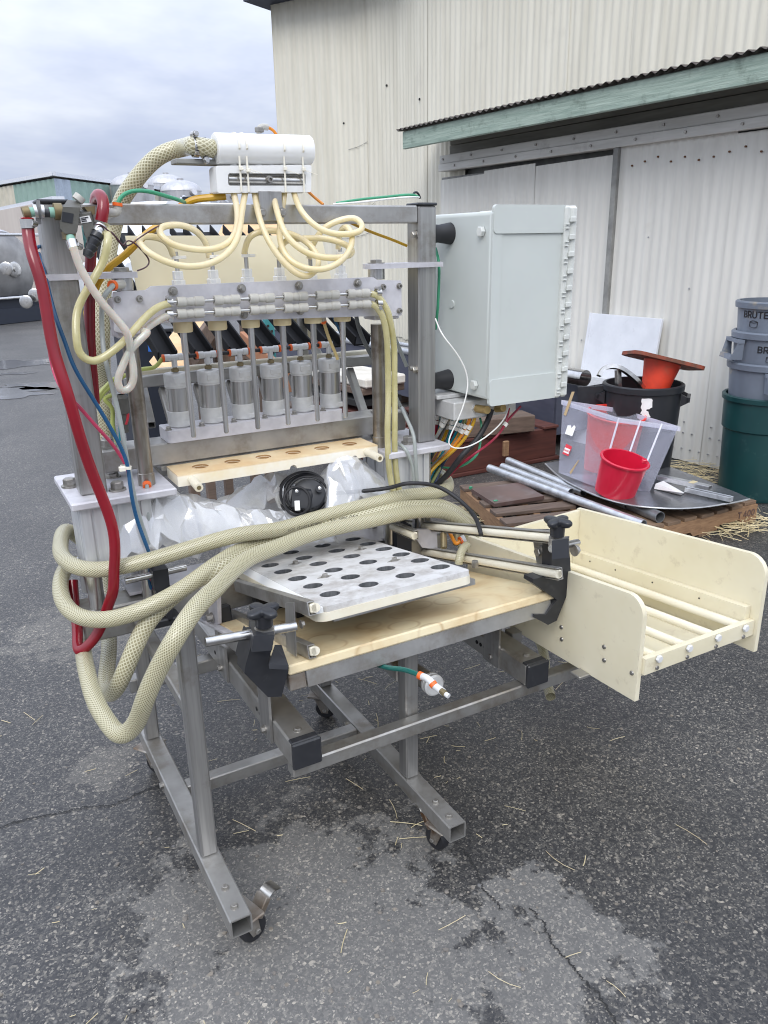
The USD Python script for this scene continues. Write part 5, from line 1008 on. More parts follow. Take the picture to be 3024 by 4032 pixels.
part(fm, 'cylinder_mount', beam(ac1 + [-.05, 0, .02], ac1 + [.05, 0, .02], .02, .09), 'steel')

# posts, top beam, base plates and their lift cylinders
ZT = .953
posts = []
for x0, x1 in ((.278, .350), (1.370, 1.4365)):
    p = part(fm, 'post', box(x0, x1, 2.205, 2.277, ZT, 1.704, .005), 'steel_up'); posts.append(p)
    part(p, 'end_cap', box(x0 - .002, x1 + .002, 2.203, 2.279, 1.7045, 1.713, .003), 'black_plastic')
bm_ = part(fm, 'top_beam', box(.3505, 1.3698, 2.208, 2.262, 1.6535, 1.7045, .004), 'steel')
for x, z in ((1.340, 1.62), (1.352, 1.20)): bolt(posts[1], (1.3695, 2.222, z - .0), -Xv, .010, .012)
part(posts[1], 'stud', cyl((1.3695, 2.225, 1.205), (1.345, 2.225, 1.205), .008, 12), 'bolt')
for x0, x1 in ((.243, .527), (1.215, 1.458)):
    pl = part(fm, 'base_plate', box(x0, x1, 2.145, 2.47, ZT - .0225, ZT - .0005, .004), 'anodised')
for p in ((.268, 2.325), (.378, 2.214), (1.339, 2.229), (1.31, 2.40)):
    bolt(fm, (p[0], p[1], ZT), Zv, .0175, .020, name='plate_bolt')
for x0, x1 in ((.262, .455), (1.225, 1.385)):
    bd = part(fm, 'lift_cylinder', grooved(x0, x1, 2.163, 2.345, .735, ZT - .0235, 'fs', 3), 'profile_aluminium', smooth=20)
    for y in (2.185, 2.32):
        part(bd, 'piston_rod', cyl((x0 + .015, y, .628), (x0 + .015, y, .735), .022, 22), 'steel_turned')
        part(bd, 'piston_rod', cyl((x1 - .03, y, .628), (x1 - .03, y, .735), .022, 22), 'steel_turned')
part(fm, 'corner_upright', box(1.392, 1.416, 2.20, 2.24, .36, ZT - .024, .004), 'steel_up')
# guide columns with the head that rides on them
for x, y in ((.463, 2.228), (1.238, 2.243)):
    c = part(fm, 'guide_column', lathe([(.024, 0), (.024, .034), (.0215, .036), (.0215, .40), (.0, .40)], (x, y, ZT), Zv, 28), 'steel_stained')
    part(fm, 'arm_boss', lathe([(.026, 1.49), (.026, 1.522)], (x - .0, y, 0), Zv, 28), 'steel_turned')
    bolt(fm, (x, y, 1.5375), Zv, .020, .009, name='arm_bolt')
arm1 = [(.266, 2.19), (.495, 2.19), (.500, 2.235), (.48, 2.262), (.40, 2.30), (.266, 2.30)]
arm2 = [(1.178, 2.205), (1.19, 2.192), (1.452, 2.19), (1.452, 2.30), (1.30, 2.30), (1.20, 2.26)]
for a in (arm1, arm2): part(fm, 'arm', prism(a, (0, 0, 1.5225), Xv, Yv, .0145), 'anodised', smooth=20)
hd = [(.421, 1.395), (.505, 1.397), (1.195, 1.383), (1.298, 1.381), (1.298, 1.486), (1.236, 1.489), (1.198, 1.501), (.527, 1.501), (.508, 1.491), (.424, 1.489)]
hp_ = Polygon([(0.4261,1.4892),(0.5104,1.4905),(0.5255,1.5),(1.1908,1.4996),(1.1904,1.5012),(1.2071,1.4905),(1.291,1.4865),(1.2914,1.3805),(1.1816,1.3853),(0.5172,1.4059),(0.5175,1.3923),(0.4592,1.3762),(0.4157,1.391)]).buffer(-.005).buffer(.005, quad_segs=4)
head = part(fm, 'head_plate', prism(hp_, (0, 2.1925, 0), Xv, Zv, .0125), 'anodised', smooth=20)
part(head, 'head_block', box(.50, 1.20, 2.194, 2.262, 1.402, 1.478, .004), 'anodised')
for x0, x1 in ((.424, .499), (1.201, 1.292)): part(head, 'head_block', box(x0, x1, 2.194, 2.268, 1.37, 1.47, .004), 'anodised')
for z_, a, b in [('A',767,1293),('A',911,1288),('o',455,740),('o',725,730),('o',730,1132)]:
    pass
for p in [(0.4338,2.178,1.4705),(0.4901,2.178,1.4698),(1.2248,2.178,1.4701),(1.2818,2.178,1.4705),(1.2815,2.178,1.3961)]:
    part(head, 'cap_screw', capscrew(p, -Yv, .0065, .010), 'bolt', smooth=25)
for p in [(0.5801,2.178,1.4847),(0.7721,2.178,1.4838),(0.9456,2.178,1.4843),(1.1372,2.178,1.4846),(0.7731,2.178,1.414),(0.9463,2.178,1.4147)]:
    part(head, 'stud_nut', cat([hexbolt(p, -Yv, .0095, .009), cyl(p, np.array(p) - Yv * .016, .005, 10)]), 'bolt', smooth=25)
# six nozzles through the head
NX = np.linspace(.611, 1.106, 6)
for k, x in enumerate(NX):
    n = part(fm, 'nozzle', lathe([(.0, 1.071), (.0052, 1.071), (.0075, 1.075), (.0075, 1.312), (.0095, 1.317), (.0095, 1.395), (0, 1.395)], (x, 2.226, 0), Zv, 16), 'steel_turned')
    part(n, 'collar', lathe([(.010, 1.372), (.0255, 1.372), (.0268, 1.377), (.0268, 1.4015), (.010, 1.4015)], (x, 2.226, 0), Zv, 24), 'tan_collar')
    part(n, 'hose_block', cat([box(x - .0155, x + .0155, 2.212, 2.242, 1.478, 1.512, .002), box(x - .012, x + .012, 2.215, 2.239, 1.512, 1.535, .002)]), 'clear_fitting', smooth=False)
    part(n, 'stem', cyl((x, 2.226, 1.50), (x, 2.226, 1.585), .0062, 12), 'steel_turned')
    part(n, 'hose_clip', cat([cyl((x, 2.226, 1.566), (x, 2.226, 1.574), .0125, 14), box(x + .008, x + .026, 2.218, 2.232, 1.566, 1.574, .001)]), 'clip_white')
# two rows of push-fit couplers joined by short steel tubes, along the face of the head
for row, (za, zb) in enumerate((((0.5884,2.15,1.4581), (1.1514,2.15,1.456)), ((0.5853,2.15,1.4274), (1.1537,2.15,1.4244)))):
    a, b = np.array(za), np.array(zb); d = (b - a) / np.linalg.norm(b - a)
    rw = part(fm, 'rinse_tube', cyl(a - d * .03, b + d * .035, .0048, 14), 'steel_bright')
    for k in range(6):
        c = a + d * (.028 + k * (np.linalg.norm(b - a) - .056) / 5.0)
        part(rw, 'coupler', lathe([(.006, -.036), (.0125, -.036), (.0135, -.033), (.0135, -.013), (.0105, -.011), (.0105, -.002), (.0118, .0), (.0118, .006), (.0100, .009), (.0132, .013), (.0132, .033), (.0122, .036), (.006, .036)], c, d, 22), 'grey_fitting')
    for q in (a - d * .028, b + d * .04):
        part(rw, 'hose_clamp', cat([lathe([(.0115, -.008), (.0125, -.008), (.0125, .008), (.0115, .008)], q, d, 18), cyl(q + Zv * (.013 if row == 0 else -.013) - Yv * .012, q + Zv * (.013 if row == 0 else -.013) + Yv * .014, .0058, 10)]), 'steel_bright')
for pts in ([(0.5655,2.15,1.4558),(0.5341,2.14,1.4513),(0.4911,2.12,1.4297),(0.4433,2.1,1.392)] + [(0.4617,2.1,1.4011),(0.4137,2.1,1.368),(0.3681,2.1,1.3351),(0.3374,2.1,1.3281),(0.3143,2.1,1.3471),(0.3085,2.1,1.3925)] + [(0.3147,2.12,1.433),(0.34,2.12,1.4883),(0.3738,2.12,1.5328),(0.3994,2.12,1.5726),(0.416,2.12,1.6224),(0.4156,2.12,1.6496)],
            [(0.5623,2.15,1.4256),(0.5263,2.14,1.4166),(0.4789,2.12,1.3918)] + [(0.4818,2.1,1.3901),(0.4386,2.1,1.3526),(0.4055,2.1,1.3009),(0.3941,2.1,1.2706),(0.4028,2.1,1.248),(0.4227,2.1,1.2519),(0.4363,2.1,1.2903),(0.4339,2.1,1.3452),(0.4167,2.1,1.3926)] + [(0.4146,2.1,1.4153),(0.3813,2.1,1.4616),(0.3548,2.1,1.5114),(0.3367,2.1,1.5619),(0.3306,2.1,1.5891),(0.3298,2.1,1.6013)]):
    pass
part(fm, 'rinse_hose', tube([(0.5655,2.15,1.4558),(0.5341,2.14,1.4513),(0.4911,2.12,1.4297),(0.4433,2.1,1.392)] + [(0.4053,2.08,1.3648),(0.3648,2.08,1.3395),(0.3345,2.08,1.3326),(0.3113,2.08,1.3495),(0.3061,2.08,1.3908)] + [(0.3188,2.1,1.4495),(0.3421,2.1,1.4917),(0.3728,2.1,1.5334),(0.3982,2.1,1.5728),(0.4124,2.1,1.6147),(0.4244,2.16,1.648)], .0098, 12, 8), 'vinyl_clear')
part(fm, 'rinse_hose', tube([(0.5623,2.15,1.4256),(0.5263,2.14,1.4166),(0.4789,2.12,1.3918)] + [(0.4783,2.085,1.3916),(0.4397,2.085,1.3579),(0.4049,2.085,1.3067),(0.392,2.085,1.2729),(0.4001,2.085,1.2516),(0.4202,2.085,1.2583),(0.4332,2.085,1.2964),(0.4312,2.085,1.3509)] + [(0.4263,2.07,1.3906),(0.4093,2.07,1.4231),(0.3765,2.07,1.4687),(0.3504,2.07,1.5176),(0.334,2.07,1.56),(0.3274,2.07,1.5917),(0.3253,2.07,1.6025)], .0098, 12, 8), 'vinyl_grey')
part(fm, 'rinse_hose', tube([(1.1671,2.15,1.453),(1.1854,2.15,1.4477),(1.2062,2.15,1.4277),(1.2243,2.15,1.3974),(1.2415,2.16,1.352),(1.256,2.17,1.2915),(1.2564,2.17,1.2197),(1.2563,2.17,1.1219)] + [(1.2492,2.16,1.0413),(1.2481,2.16,0.9652),(1.2507,2.16,0.9027),(1.2603,2.16,0.8317),(1.2688,2.16,0.8046)], .0098, 12, 8), 'vinyl_clear')
part(fm, 'rinse_hose', tube([(1.1664,2.15,1.4241),(1.182,2.15,1.4154),(1.2001,2.15,1.3942),(1.2157,2.155,1.3586),(1.2257,2.16,1.3065),(1.2298,2.165,1.2227),(1.2295,2.165,1.1256)] + [(1.2198,2.155,1.0459),(1.2195,2.155,0.9703),(1.2218,2.155,0.9083),(1.2328,2.155,0.8375),(1.2395,2.155,0.8174)], .0098, 12, 8), 'vinyl_clear')

# big sliding beam on the base plates, its cylinders and the drilled bar before it
b2 = part(fm, 'lower_beam', box(.366, 1.388, 2.32, 2.42, .976, 1.0425, .004), 'steel')
for x in (.392, 1.30):
    part(b2, 'beam_stud', cyl((x, 2.365, ZT), (x, 2.365, 1.075), .013, 16), 'steel_turned'); bolt(b2, (x, 2.365, 1.043), Zv, .019, .020); bolt(b2, (x, 2.365, ZT), Zv, .020, .010)
cb = part(fm, 'cylinder_bar', prism(rrect(.556, 1.137, 2.303, 2.415, .012), (0, 0, 1.0435), Xv, Yv, .0365), 'anodised', smooth=20)
CX = np.linspace(.612, 1.120, 6)
for k, x in enumerate(CX):
    y = 2.362
    c = part(fm, 'air_cylinder', lathe([(.0, 1.081), (.0335, 1.081), (.036, 1.084), (.036, 1.128), (.0355, 1.1285), (.0345, 1.129)], (x, y, 0), Zv, 32), 'cast_aluminium')
    part(c, 'barrel', cyl((x, y, 1.129), (x, y, 1.199), .0342, 32), 'steel_turned')
    part(c, 'top_cap', lathe([(.0345, 1.199), (.0355, 1.2), (.0355, 1.203), (.0345, 1.2035), (.036, 1.205), (.036, 1.236), (.033, 1.241), (0, 1.2415)], (x, y, 0), Zv, 32), 'cast_aluminium')
    part(c, 'flat', cat([box(x - .016, x + .018, y - .0362, y - .030, 1.214, 1.230, .001), box(x - .004, x + .030, y - .0362, y - .022, 1.085, 1.100, .001)]), 'cast_aluminium', kind='stuff')
    part(c, 'brass_nut', hexbolt((x, y, 1.2418), Zv, .0115, .010, False), 'brass_old')
    part(c, 'thread', cyl((x, y, 1.2515), (x, y, 1.262), .0065, 12), 'brass_old')
    t = part(c, 'tee_fitting', cat([cyl((x, y, 1.258), (x, y, 1.285), .0085, 16), lathe([(0, -.029), (.0095, -.029), (.0105, -.026), (.0105, -.012), (.0088, -.010), (.0088, .010), (.0105, .012), (.0105, .026 if k < 5 else .012), (0, .029 if k < 5 else .013)], (x, y, 1.287), Xv, 18)]), 'white_fitting')
    for s_ in ((-1, 1) if k < 5 else (-1,)): part(c, 'release_ring', cyl((x + s_ * .029, y, 1.287), (x + s_ * .0345, y, 1.287), .0112, 16), 'orange')
    if k < 5: part(fm, 'air_tube', cyl((x + .034, y, 1.287), (CX[k + 1] - .034, y, 1.287), .0058, 12), 'black_rubber')
    bolt(cb, (x - .048, 2.322, 1.080), Zv, .0075, .009)
part(fm, 'air_tube', tube([(CX[0] - .034, 2.362, 1.287)] + [(0.5526,2.37,1.2618),(0.5188,2.37,1.2592),(0.4982,2.38,1.252),(0.4656,2.4,1.2378),(0.4359,2.42,1.2131),(0.4102,2.44,1.1878),(0.3945,2.46,1.1564)], .0062, 10, 6), 'tube_lime')
db = box(.545, 1.205, 2.197, 2.3185, .938, .9725, .003)
hm = trimesh.creation.box([.66, .1215, .0345]); hm.apply_translation([.875, 2.25775, .95525])
import manifold3d as mf
def solid(v, f): return mf.Manifold(mf.Mesh(np.asarray(v, np.float32), np.asarray(f, np.uint32)))
hb_ = solid(*geo((hm.vertices, hm.faces)))
HX = np.linspace(.632, 1.135, 6)
for x in HX:
    hb_ = hb_ - mf.Manifold.cylinder(.06, .0215, .0215, 24).translate([x, 2.262, .92])
    hb_ = hb_ - mf.Manifold.cylinder(.02, .0245, .0245, 24).translate([x, 2.262, .967])
hb_ = hb_ - mf.Manifold.cylinder(.05, .012, .012, 16).rotate([90, 0, 0]).translate([.905, 2.23, .938]) - mf.Manifold.cylinder(.05, .010, .010, 16).rotate([90, 0, 0]).translate([1.12, 2.23, .939])
def stained_bar(path):
    N = {'g': ('geometry', {}), 's': ('separate_xyz', {}), 'n': ('noise_texture', {'scale': 7.0, 'detail': 7.0, 'roughness': .6}), 'r': ('rgb_ramp', {'ramp': [(.35, (.80, .66, .42)), (.65, (.66, .46, .24))]}), 'z': ('map_range', {'from_min': .966, 'from_max': .972, 'clamp': True}),
         'c': ('rgb_ramp', {'ramp': [(.4, (.86, .83, .74)), (.72, (.80, .68, .46))]}), 'm': ('mix_color', {}), 'p': ('principled_bsdf', {'roughness': .4, 'subsurface_weight': .1, 'subsurface_scale': .006, 'subsurface_radius': (1, .95, .85)})}
    return usdkit.material(stage, path, N, [('g.position', 's.vector'), ('g.position', 'n.vector'), ('n.fac', 'r.fac'), ('n.fac', 'c.fac'), ('s.z', 'z.value'), ('z.result', 'm.fac'), ('c.color', 'm.a'), ('r.color', 'm.b'), ('m.result', 'p.base_color')], surface='p.BSDF')
LOOKS['stained_bar'] = stained_bar
dbp = part(fm, 'drilled_bar', hb_, 'stained_bar', smooth=20)
for x in HX: part(dbp, 'hole_lining', lathe([(0, .94), (.0212, .94), (.0212, .9665), (.0243, .9668), (.0243, .9722)], (x, 2.262, 0), Zv, 24), 'bore_brown')
for x, q in ((.585, (0.585,2.1284,0.9472)), (1.165, (1.165,2.1103,0.9528))):
    a = np.array([x, 2.20, .955]); b = np.array(q); b[2] = max(b[2], .93)
    h = part(dbp, 'handle', cyl(a, b, .0125, 20), 'poly_white'); dd = (b - a) / np.linalg.norm(b - a)
    part(h, 'handle_screw', cyl(b - dd * .001, b + dd * .0008, .0065, 12), 'brass_old')
part(fm, 'bar_ledge', box(.53, 1.22, 2.325, 2.40, .955, .9745, .002), 'steel')

# bottle lanes behind: black channels sloping down towards the cylinders, cross bar, cream chute
LX = np.linspace(.62, 1.30, 7)
la, lb_ = np.array([0, 2.47, 1.262]), np.array([0, 3.45, 1.65])
for k, x in enumerate(LX):
    d = (lb_ - la) / np.linalg.norm(lb_ - la); up_ = np.cross(Xv, d)
    a, b = la + Xv * x, lb_ + Xv * (x + .0)
    ln = part(fm, 'bottle_lane', cat([obox((a + b) / 2, d, Xv, up_, np.linalg.norm(b - a) / 2, .030, .003, .001)] + [obox((a + b) / 2 + Xv * s_ * .028 + up_ * .016, d, Xv, up_, np.linalg.norm(b - a) / 2, .003, .017, .001) for s_ in (-1, 1)]), 'black_lane', smooth=False)
    part(fm, 'lane_stay', beam((x, 2.575, 1.165), (x + .005, 2.455, .99), .026, .026), 'steel')
part(fm, 'cross_bar', box(.50, 1.42, 2.54, 2.575, 1.176, 1.212, .003), 'steel')
part(fm, 'white_ledge', box(.52, 1.40, 2.60, 2.63, 1.20, 1.222, .003), 'poly_white')
part(fm, 'lane_frame', sqtube((0.5557,2.5,1.0634), (0.5899,2.72,1.1604), .024, .024, .003), 'steel')
ch = [(0.5696,2.62,1.6315),(1.2304,2.62,1.6253),(1.2547,2.6,1.4805),(0.5826,2.6,1.4686)]
part(fm, 'chute_sheet', hull([np.array(p) + [0, o, 0] for p in ch for o in (0, .012)]), 'poly_cream', smooth=False)
part(fm, 'chute_arm', hull([np.array(p) + [0, o, 0] for p in [(1.2463,2.72,1.2773),(1.2554,2.72,1.2711),(1.1601,2.72,1.3499),(1.1264,2.72,1.3383),(1.1606,2.72,1.2539),(1.1792,2.72,1.2581)] for o in (0, .02)]), 'poly_cream', smooth=False)
part(fm, 'chute_stay', beam((1.1846,2.75,1.3382), (1.2646,2.75,1.1919), .02, .03), 'cast_aluminium')
part(fm, 'chute_post', beam((1.16, 2.66, .905), (1.16, 2.66, 1.50), .03, .03), 'steel'); part(fm, 'chute_post', beam((.56, 2.66, .905), (.56, 2.66, 1.50), .03, .03), 'steel')
part(fm, 'rear_frame', box(.36, 1.43, 2.471, 2.68, .90, .94, .003), 'steel')

# top manifold: white drum, clamp block with a steel bar, cable ties
m0, m1 = np.array((0.7449,2.235,1.8444)), np.array((1.0249,2.235,1.8496))
mr = float(0.0391)
md = (m1 - m0) / np.linalg.norm(m1 - m0); ML = np.linalg.norm(m1 - m0)
mn = part(fm, 'manifold_drum', lathe([(0, 0), (mr * .93, 0), (mr, .003), (mr, ML - .003), (mr * .95, ML), (0, ML)], m0, md, 40), 'white_plastic')
bk_ = [(0.735,2.205,1.7995),(1.015,2.205,1.8094),(1.0099,2.205,1.7378),(0.7341,2.205,1.732)]
bp = Polygon([(p[0], p[2]) for p in bk_]).buffer(-.006).buffer(.006, quad_segs=4)
sp = [(0.7681,2.205,1.7821),(0.9966,2.205,1.7861),(0.9949,2.205,1.7546),(0.7655,2.205,1.7509)]
slot = Polygon([(p[0], p[2]) for p in sp]).buffer(-.006).buffer(.006, quad_segs=4)
mb = part(fm, 'pinch_block', prism(bp.difference(slot), (0, 2.255, 0), Xv, Zv, .050), 'white_plastic', smooth=20)
part(mb, 'block_back', prism(bp.buffer(-.003), (0, 2.275, 0), Xv, Zv, .0195), 'white_plastic', smooth=20)
sc_ = np.mean(np.array(sp), axis=0); pb = part(mb, 'pinch_bar', cyl((sp[0][0] + .004, 2.222, sc_[2]), (sp[1][0] - .003, 2.222, sc_[2]), .0105, 20), 'steel_bright')
part(pb, 'cap_screw', capscrew((0.8869, 2.212, sc_[2]), -Yv, .008, .012), 'bolt', smooth=25)
br = np.array((0.8829,2.206,1.7063))
part(fm, 'manifold_bracket', box(br[0] - .034, br[0] + .034, 2.196, 2.2075, 1.66, sc_[2] - .03, .002), 'steel_up')
for s_ in (-.03, .03): bolt(fm, (br[0] + s_, 2.1955, 1.683), -Yv, .010, .008)
part(fm, 'spine_plate', box(*(0.6383,0.9358), 2.236, 2.29, *(1.8052,1.8178), .002), 'trim_grey')
for x_ in (506, 524, 605, 645):
    q = np.array((0.7999,2.235,1.836)) * 0
for p, q in ([0.8013,0.8224,0.9311,0.9874],) and [(x, 0) for x in [0.8013,0.8224,0.9311,0.9874]]:
    zb_ = bk_[2][2]; a = np.linspace(0, np.pi, 14)
    loop = [(p, 2.203, zb_ - .002)] + [(p, 2.203, z) for z in np.linspace(zb_, m0[2] - .01, 5)] + [(p, 2.235 - (mr + .002) * math.cos(t), m0[2] + (mr + .002) * math.sin(t)) for t in a] + [(p, 2.277, z) for z in np.linspace(m0[2] - .01, zb_ - .002, 4)] + [(p, 2.203, zb_ - .0022)]
    tp = np.array(loop); V = np.vstack([tp - Xv * .0024, tp + Xv * .0024]); n = len(tp); i = np.arange(n - 1)
    nn_ = np.array([(0, -.0016, 0)] * 6 + [(0, -.0016 * math.cos(t), .0016 * math.sin(t)) for t in a] + [(0, .0016, 0)] * 4 + [(0, -.0016, 0)])
    V = np.vstack([V, V + np.vstack([nn_, nn_])])
    F = np.vstack([f for o, o2 in ((0, n), (2 * n, 3 * n), (0, 2 * n), (n, 3 * n)) for f in (np.stack([o + i, o + i + 1, o2 + i + 1], 1), np.stack([o + i, o2 + i + 1, o2 + i], 1))])
    tie = part(mn, 'cable_tie', (V, F), 'tie', smooth=False)
    hx = obox((p + .001, 2.199, bk_[0][2] - .006 + .004 * math.sin(p * 90)), Xv, Yv, Zv, .0045, .004, .0045, .001)
    tail = beam((p + .003, 2.198, bk_[0][2] - .006), (p + .034, 2.180, bk_[0][2] - .018 + .03 * (p < .75)), .0035, .0012)
    part(tie, 'tie_head', hx, 'tie'); part(tie, 'tie_tail', tail, 'tie')
for k in range(6):
    x = m0[0] + ML * (.18 + .13 * k); part(mn, 'spigot', cyl((x, 2.235, m0[2] - mr - .012), (x, 2.235, m0[2] - mr + .006), .009, 12), 'clear_fitting')
part(mn, 'air_elbow', tube([(0.8764,2.235,1.8877),(0.8772,2.235,1.8986),(0.8866,2.235,1.9036),(0.9016,2.235,1.9034)], .0085, 10, 4), 'grey_fitting')
part(mn, 'air_nut', hexbolt((0.8764,2.235,1.8877), Zv, .013, .012, False), 'bolt')
part(fm, 'air_tube', tube([(0.9025,2.24,1.904),(0.9178,2.24,1.8978),(0.9279,2.24,1.8868),(0.9555,2.29,1.8697),(0.9779,2.31,1.8239),(1.0213,2.31,1.7704),(1.0565,2.3,1.735),(1.0797,2.275,1.7085)], .0042, 8, 6), 'tube_orange')
for pts in ([(0.7852,2.225,1.7351),(0.7803,2.19,1.6843),(0.7543,2.16,1.6229),(0.6928,2.14,1.591),(0.6207,2.13,1.5924),(0.5697,2.13,1.6089),(0.5542,2.15,1.6361),(0.5972,2.18,1.6512),(0.6559,2.2,1.6408),(0.6942,2.22,1.6055),(0.7029,2.226,1.567)],
            [(0.8196,2.225,1.7355),(0.788,2.18,1.6746),(0.7529,2.14,1.6086),(0.6854,2.11,1.5613),(0.6,2.09,1.5493),(0.5404,2.09,1.5652),(0.5003,2.11,1.5946),(0.4985,2.14,1.6167),(0.5319,2.17,1.6233),(0.5811,2.2,1.6094),(0.6028,2.226,1.5764)],
            [(0.8469,2.225,1.7358),(0.839,2.18,1.6699),(0.8498,2.14,1.6025),(0.885,2.11,1.5418),(0.9315,2.1,1.5138),(0.9783,2.12,1.534),(0.9929,2.15,1.5706),(0.9695,2.18,1.6083),(0.9158,2.19,1.6303),(0.8593,2.2,1.6344),(0.8184,2.21,1.618),(0.8047,2.226,1.5744)],
            [(0.9015,2.225,1.7365),(0.8897,2.17,1.679),(0.9007,2.13,1.616),(0.9513,2.1,1.5717),(1.0196,2.09,1.5604),(1.0823,2.11,1.5688),(1.0953,2.14,1.5861),(1.0431,2.17,1.6097),(0.9713,2.19,1.6134),(0.9225,2.21,1.6043),(0.9102,2.226,1.5746)],
            [(0.9359,2.225,1.7369),(0.911,2.2,1.6656),(0.8883,2.16,1.6117),(0.8959,2.12,1.5607),(0.9392,2.09,1.5333),(1.0023,2.08,1.5365),(1.0604,2.09,1.5694),(1.0925,2.12,1.6135),(1.0985,2.16,1.6415),(1.0972,2.2,1.6297),(1.1004,2.226,1.5836)],
            [(0.9652,2.225,1.7373),(0.9635,2.17,1.6839),(1.0022,2.13,1.6366),(1.0666,2.11,1.6225),(1.1253,2.12,1.638),(1.124,2.15,1.6636),(1.0795,2.18,1.6596),(1.0379,2.2,1.6353),(1.0136,2.215,1.5954),(1.0036,2.226,1.5572)]):
    part(fm, 'filler_hose', tube(pts, .0086, 14, 9), 'vinyl_cream')

# valves, red hoses and small tubes at the head of the left post
vb = part(fm, 'valve_bracket', hull([np.array(p) + [0, o, 0] for p in [(0.2765,2.19,1.7103),(0.2831,2.19,1.7088),(0.279,2.19,1.6555),(0.265,2.19,1.654)] for o in (0, .008)]), 'steel_up', smooth=False)
for (a, b, r, m, nm) in (((0.2381,2.17,1.6799), (0.2538,2.17,1.683), .014, 'brass_old', 'hose_elbow'), ((0.2526,2.17,1.6815), (0.2629,2.17,1.6824), .011, 'verdigris', 'pipe_nipple'), ((0.2629,2.17,1.6824), (0.27,2.17,1.683), .017, 'steel_turned', 'lock_nut'), ((0.2784,2.17,1.6831), (0.2854,2.17,1.6824), .016, 'steel_turned', 'lock_nut'), ((0.2857,2.17,1.68), (0.2982,2.17,1.68), .010, 'black_plastic', 'pipe_nipple'), ((0.2977,2.17,1.6812), (0.3115,2.17,1.6812), .012, 'verdigris', 'pipe_nipple'), ((0.3086,2.17,1.6831), (0.3269,2.17,1.6831), .020, 'brass_old', 'valve_port')):
    part(fm, nm, cyl(a, b, r, 14), m)
def valve(pts_front, depth, m, nm, lbl=None):
    f = np.array(pts_front); return part(fm, nm, hull(np.vstack([f, f + Yv * depth])), m, smooth=25, label=lbl)
v1 = part(fm, 'solenoid_valve', hull(np.vstack([np.array([(0.3217,2.115,1.6917),(0.3605,2.115,1.6904),(0.3476,2.115,1.6377),(0.3081,2.115,1.6457),(0.3179,2.115,1.6317),(0.343,2.115,1.6315)]), np.array([(0.3434,2.17,1.7098),(0.3752,2.17,1.7085),(0.3566,2.175,1.6371),(0.3194,2.175,1.647)])])), 'valve_body', smooth=25)
part(v1, 'label_plate', hull([np.array(p) + [0, o, 0] for p in [(0.3194,2.1135,1.681),(0.3442,2.1135,1.6764),(0.3381,2.1135,1.6548),(0.3148,2.1135,1.6595)] for o in (0, .004)]), 'black_plastic', smooth=False)
part(v1, 'cable_gland', cyl((0.3622,2.15,1.7074), (0.3715,2.15,1.7175), .014, 14), 'grey_fitting')
part(v1, 'valve_port', hull(np.vstack([np.array([(0.3168,2.12,1.6365),(0.3444,2.12,1.6315),(0.3398,2.12,1.6143),(0.3169,2.12,1.6193)]) + [0, o, 0] for o in (0, .035)])), 'brass_old', smooth=25)
v2 = part(fm, 'solenoid_valve', hull(np.vstack([np.array([(0.3594,2.125,1.6753),(0.3844,2.125,1.6784),(0.3887,2.125,1.6454),(0.3634,2.125,1.6409),(0.3689,2.125,1.6107),(0.3873,2.125,1.6152)]), np.array([(0.3707,2.18,1.6868),(0.4005,2.18,1.6901),(0.4016,2.18,1.6482),(0.3804,2.18,1.6126)])])), 'valve_body', smooth=25)
lb2 = part(v2, 'label_plate', hull([np.array(p) + [0, o, 0] for p in [(0.358,2.1235,1.669),(0.3811,2.1235,1.6727),(0.385,2.1235,1.6586),(0.3602,2.1235,1.655)] for o in (0, .004)]), 'paper', smooth=False)
part(lb2, 'print_line', cat([beam((0.361,2.1225,1.6665), (0.3779,2.1225,1.669), .001, .0022, 0), beam((0.3611,2.1225,1.6628), (0.3725,2.1225,1.6646), .001, .0022, 0), beam((0.3619,2.1225,1.659), (0.3736,2.1225,1.6608), .001, .0022, 0)]), 'print_black', kind='stuff')
part(v2, 'valve_port', hull([np.array(p) + [0, o, 0] for p in [(0.3763,2.15,1.6935),(0.4023,2.15,1.6952),(0.3999,2.15,1.6762),(0.3883,2.15,1.6746)] for o in (0, .04)]), 'brass_old', smooth=25)
part(v2, 'push_fitting', tube([(0.4305,2.17,1.6801),(0.4507,2.17,1.6814),(0.4579,2.17,1.685),(0.4602,2.17,1.6979)], .0105, 12, 4), 'grey_fitting')
part(v2, 'lock_nut', cyl((0.4306,2.18,1.6789), (0.4426,2.18,1.6812), .015, 6), 'steel_turned'); part(v2, 'release_ring', cyl((0.46,2.17,1.6963), (0.4612,2.17,1.7041), .0125, 14), 'orange')
part(fm, 'air_tube', tube([(0.4608,2.17,1.7002),(0.472,2.17,1.7173),(0.4973,2.17,1.7305),(0.5318,2.17,1.7325),(0.5841,2.2,1.725),(0.6305,2.24,1.7174),(0.6667,2.29,1.7124)], .0052, 10, 7), 'tube_green')
rh = part(fm, 'red_hose', tube([(0.2439,2.15,1.6685),(0.2414,2.15,1.6362),(0.2397,2.12,1.5864),(0.2473,2.1,1.5208)] + [(0.2495,2.08,1.3765),(0.2619,2.06,1.274),(0.2777,2.06,1.153),(0.2968,2.06,1.046),(0.3162,2.06,0.9597),(0.3267,2.06,0.8721),(0.3188,2.06,0.7992)] + [(0.3153,2.06,0.7821),(0.3063,2.06,0.7258),(0.2919,2.08,0.6757),(0.2601,2.09,0.6028),(0.2267,2.09,0.5649),(0.2041,2.1,0.5488),(0.2028,2.13,0.5554),(0.213,2.18,0.5781),(0.2221,2.24,0.6277),(0.231,2.28,0.685)], .0145, 14, 8), 'red_hose', label='long dark red hose looping down past the left post')
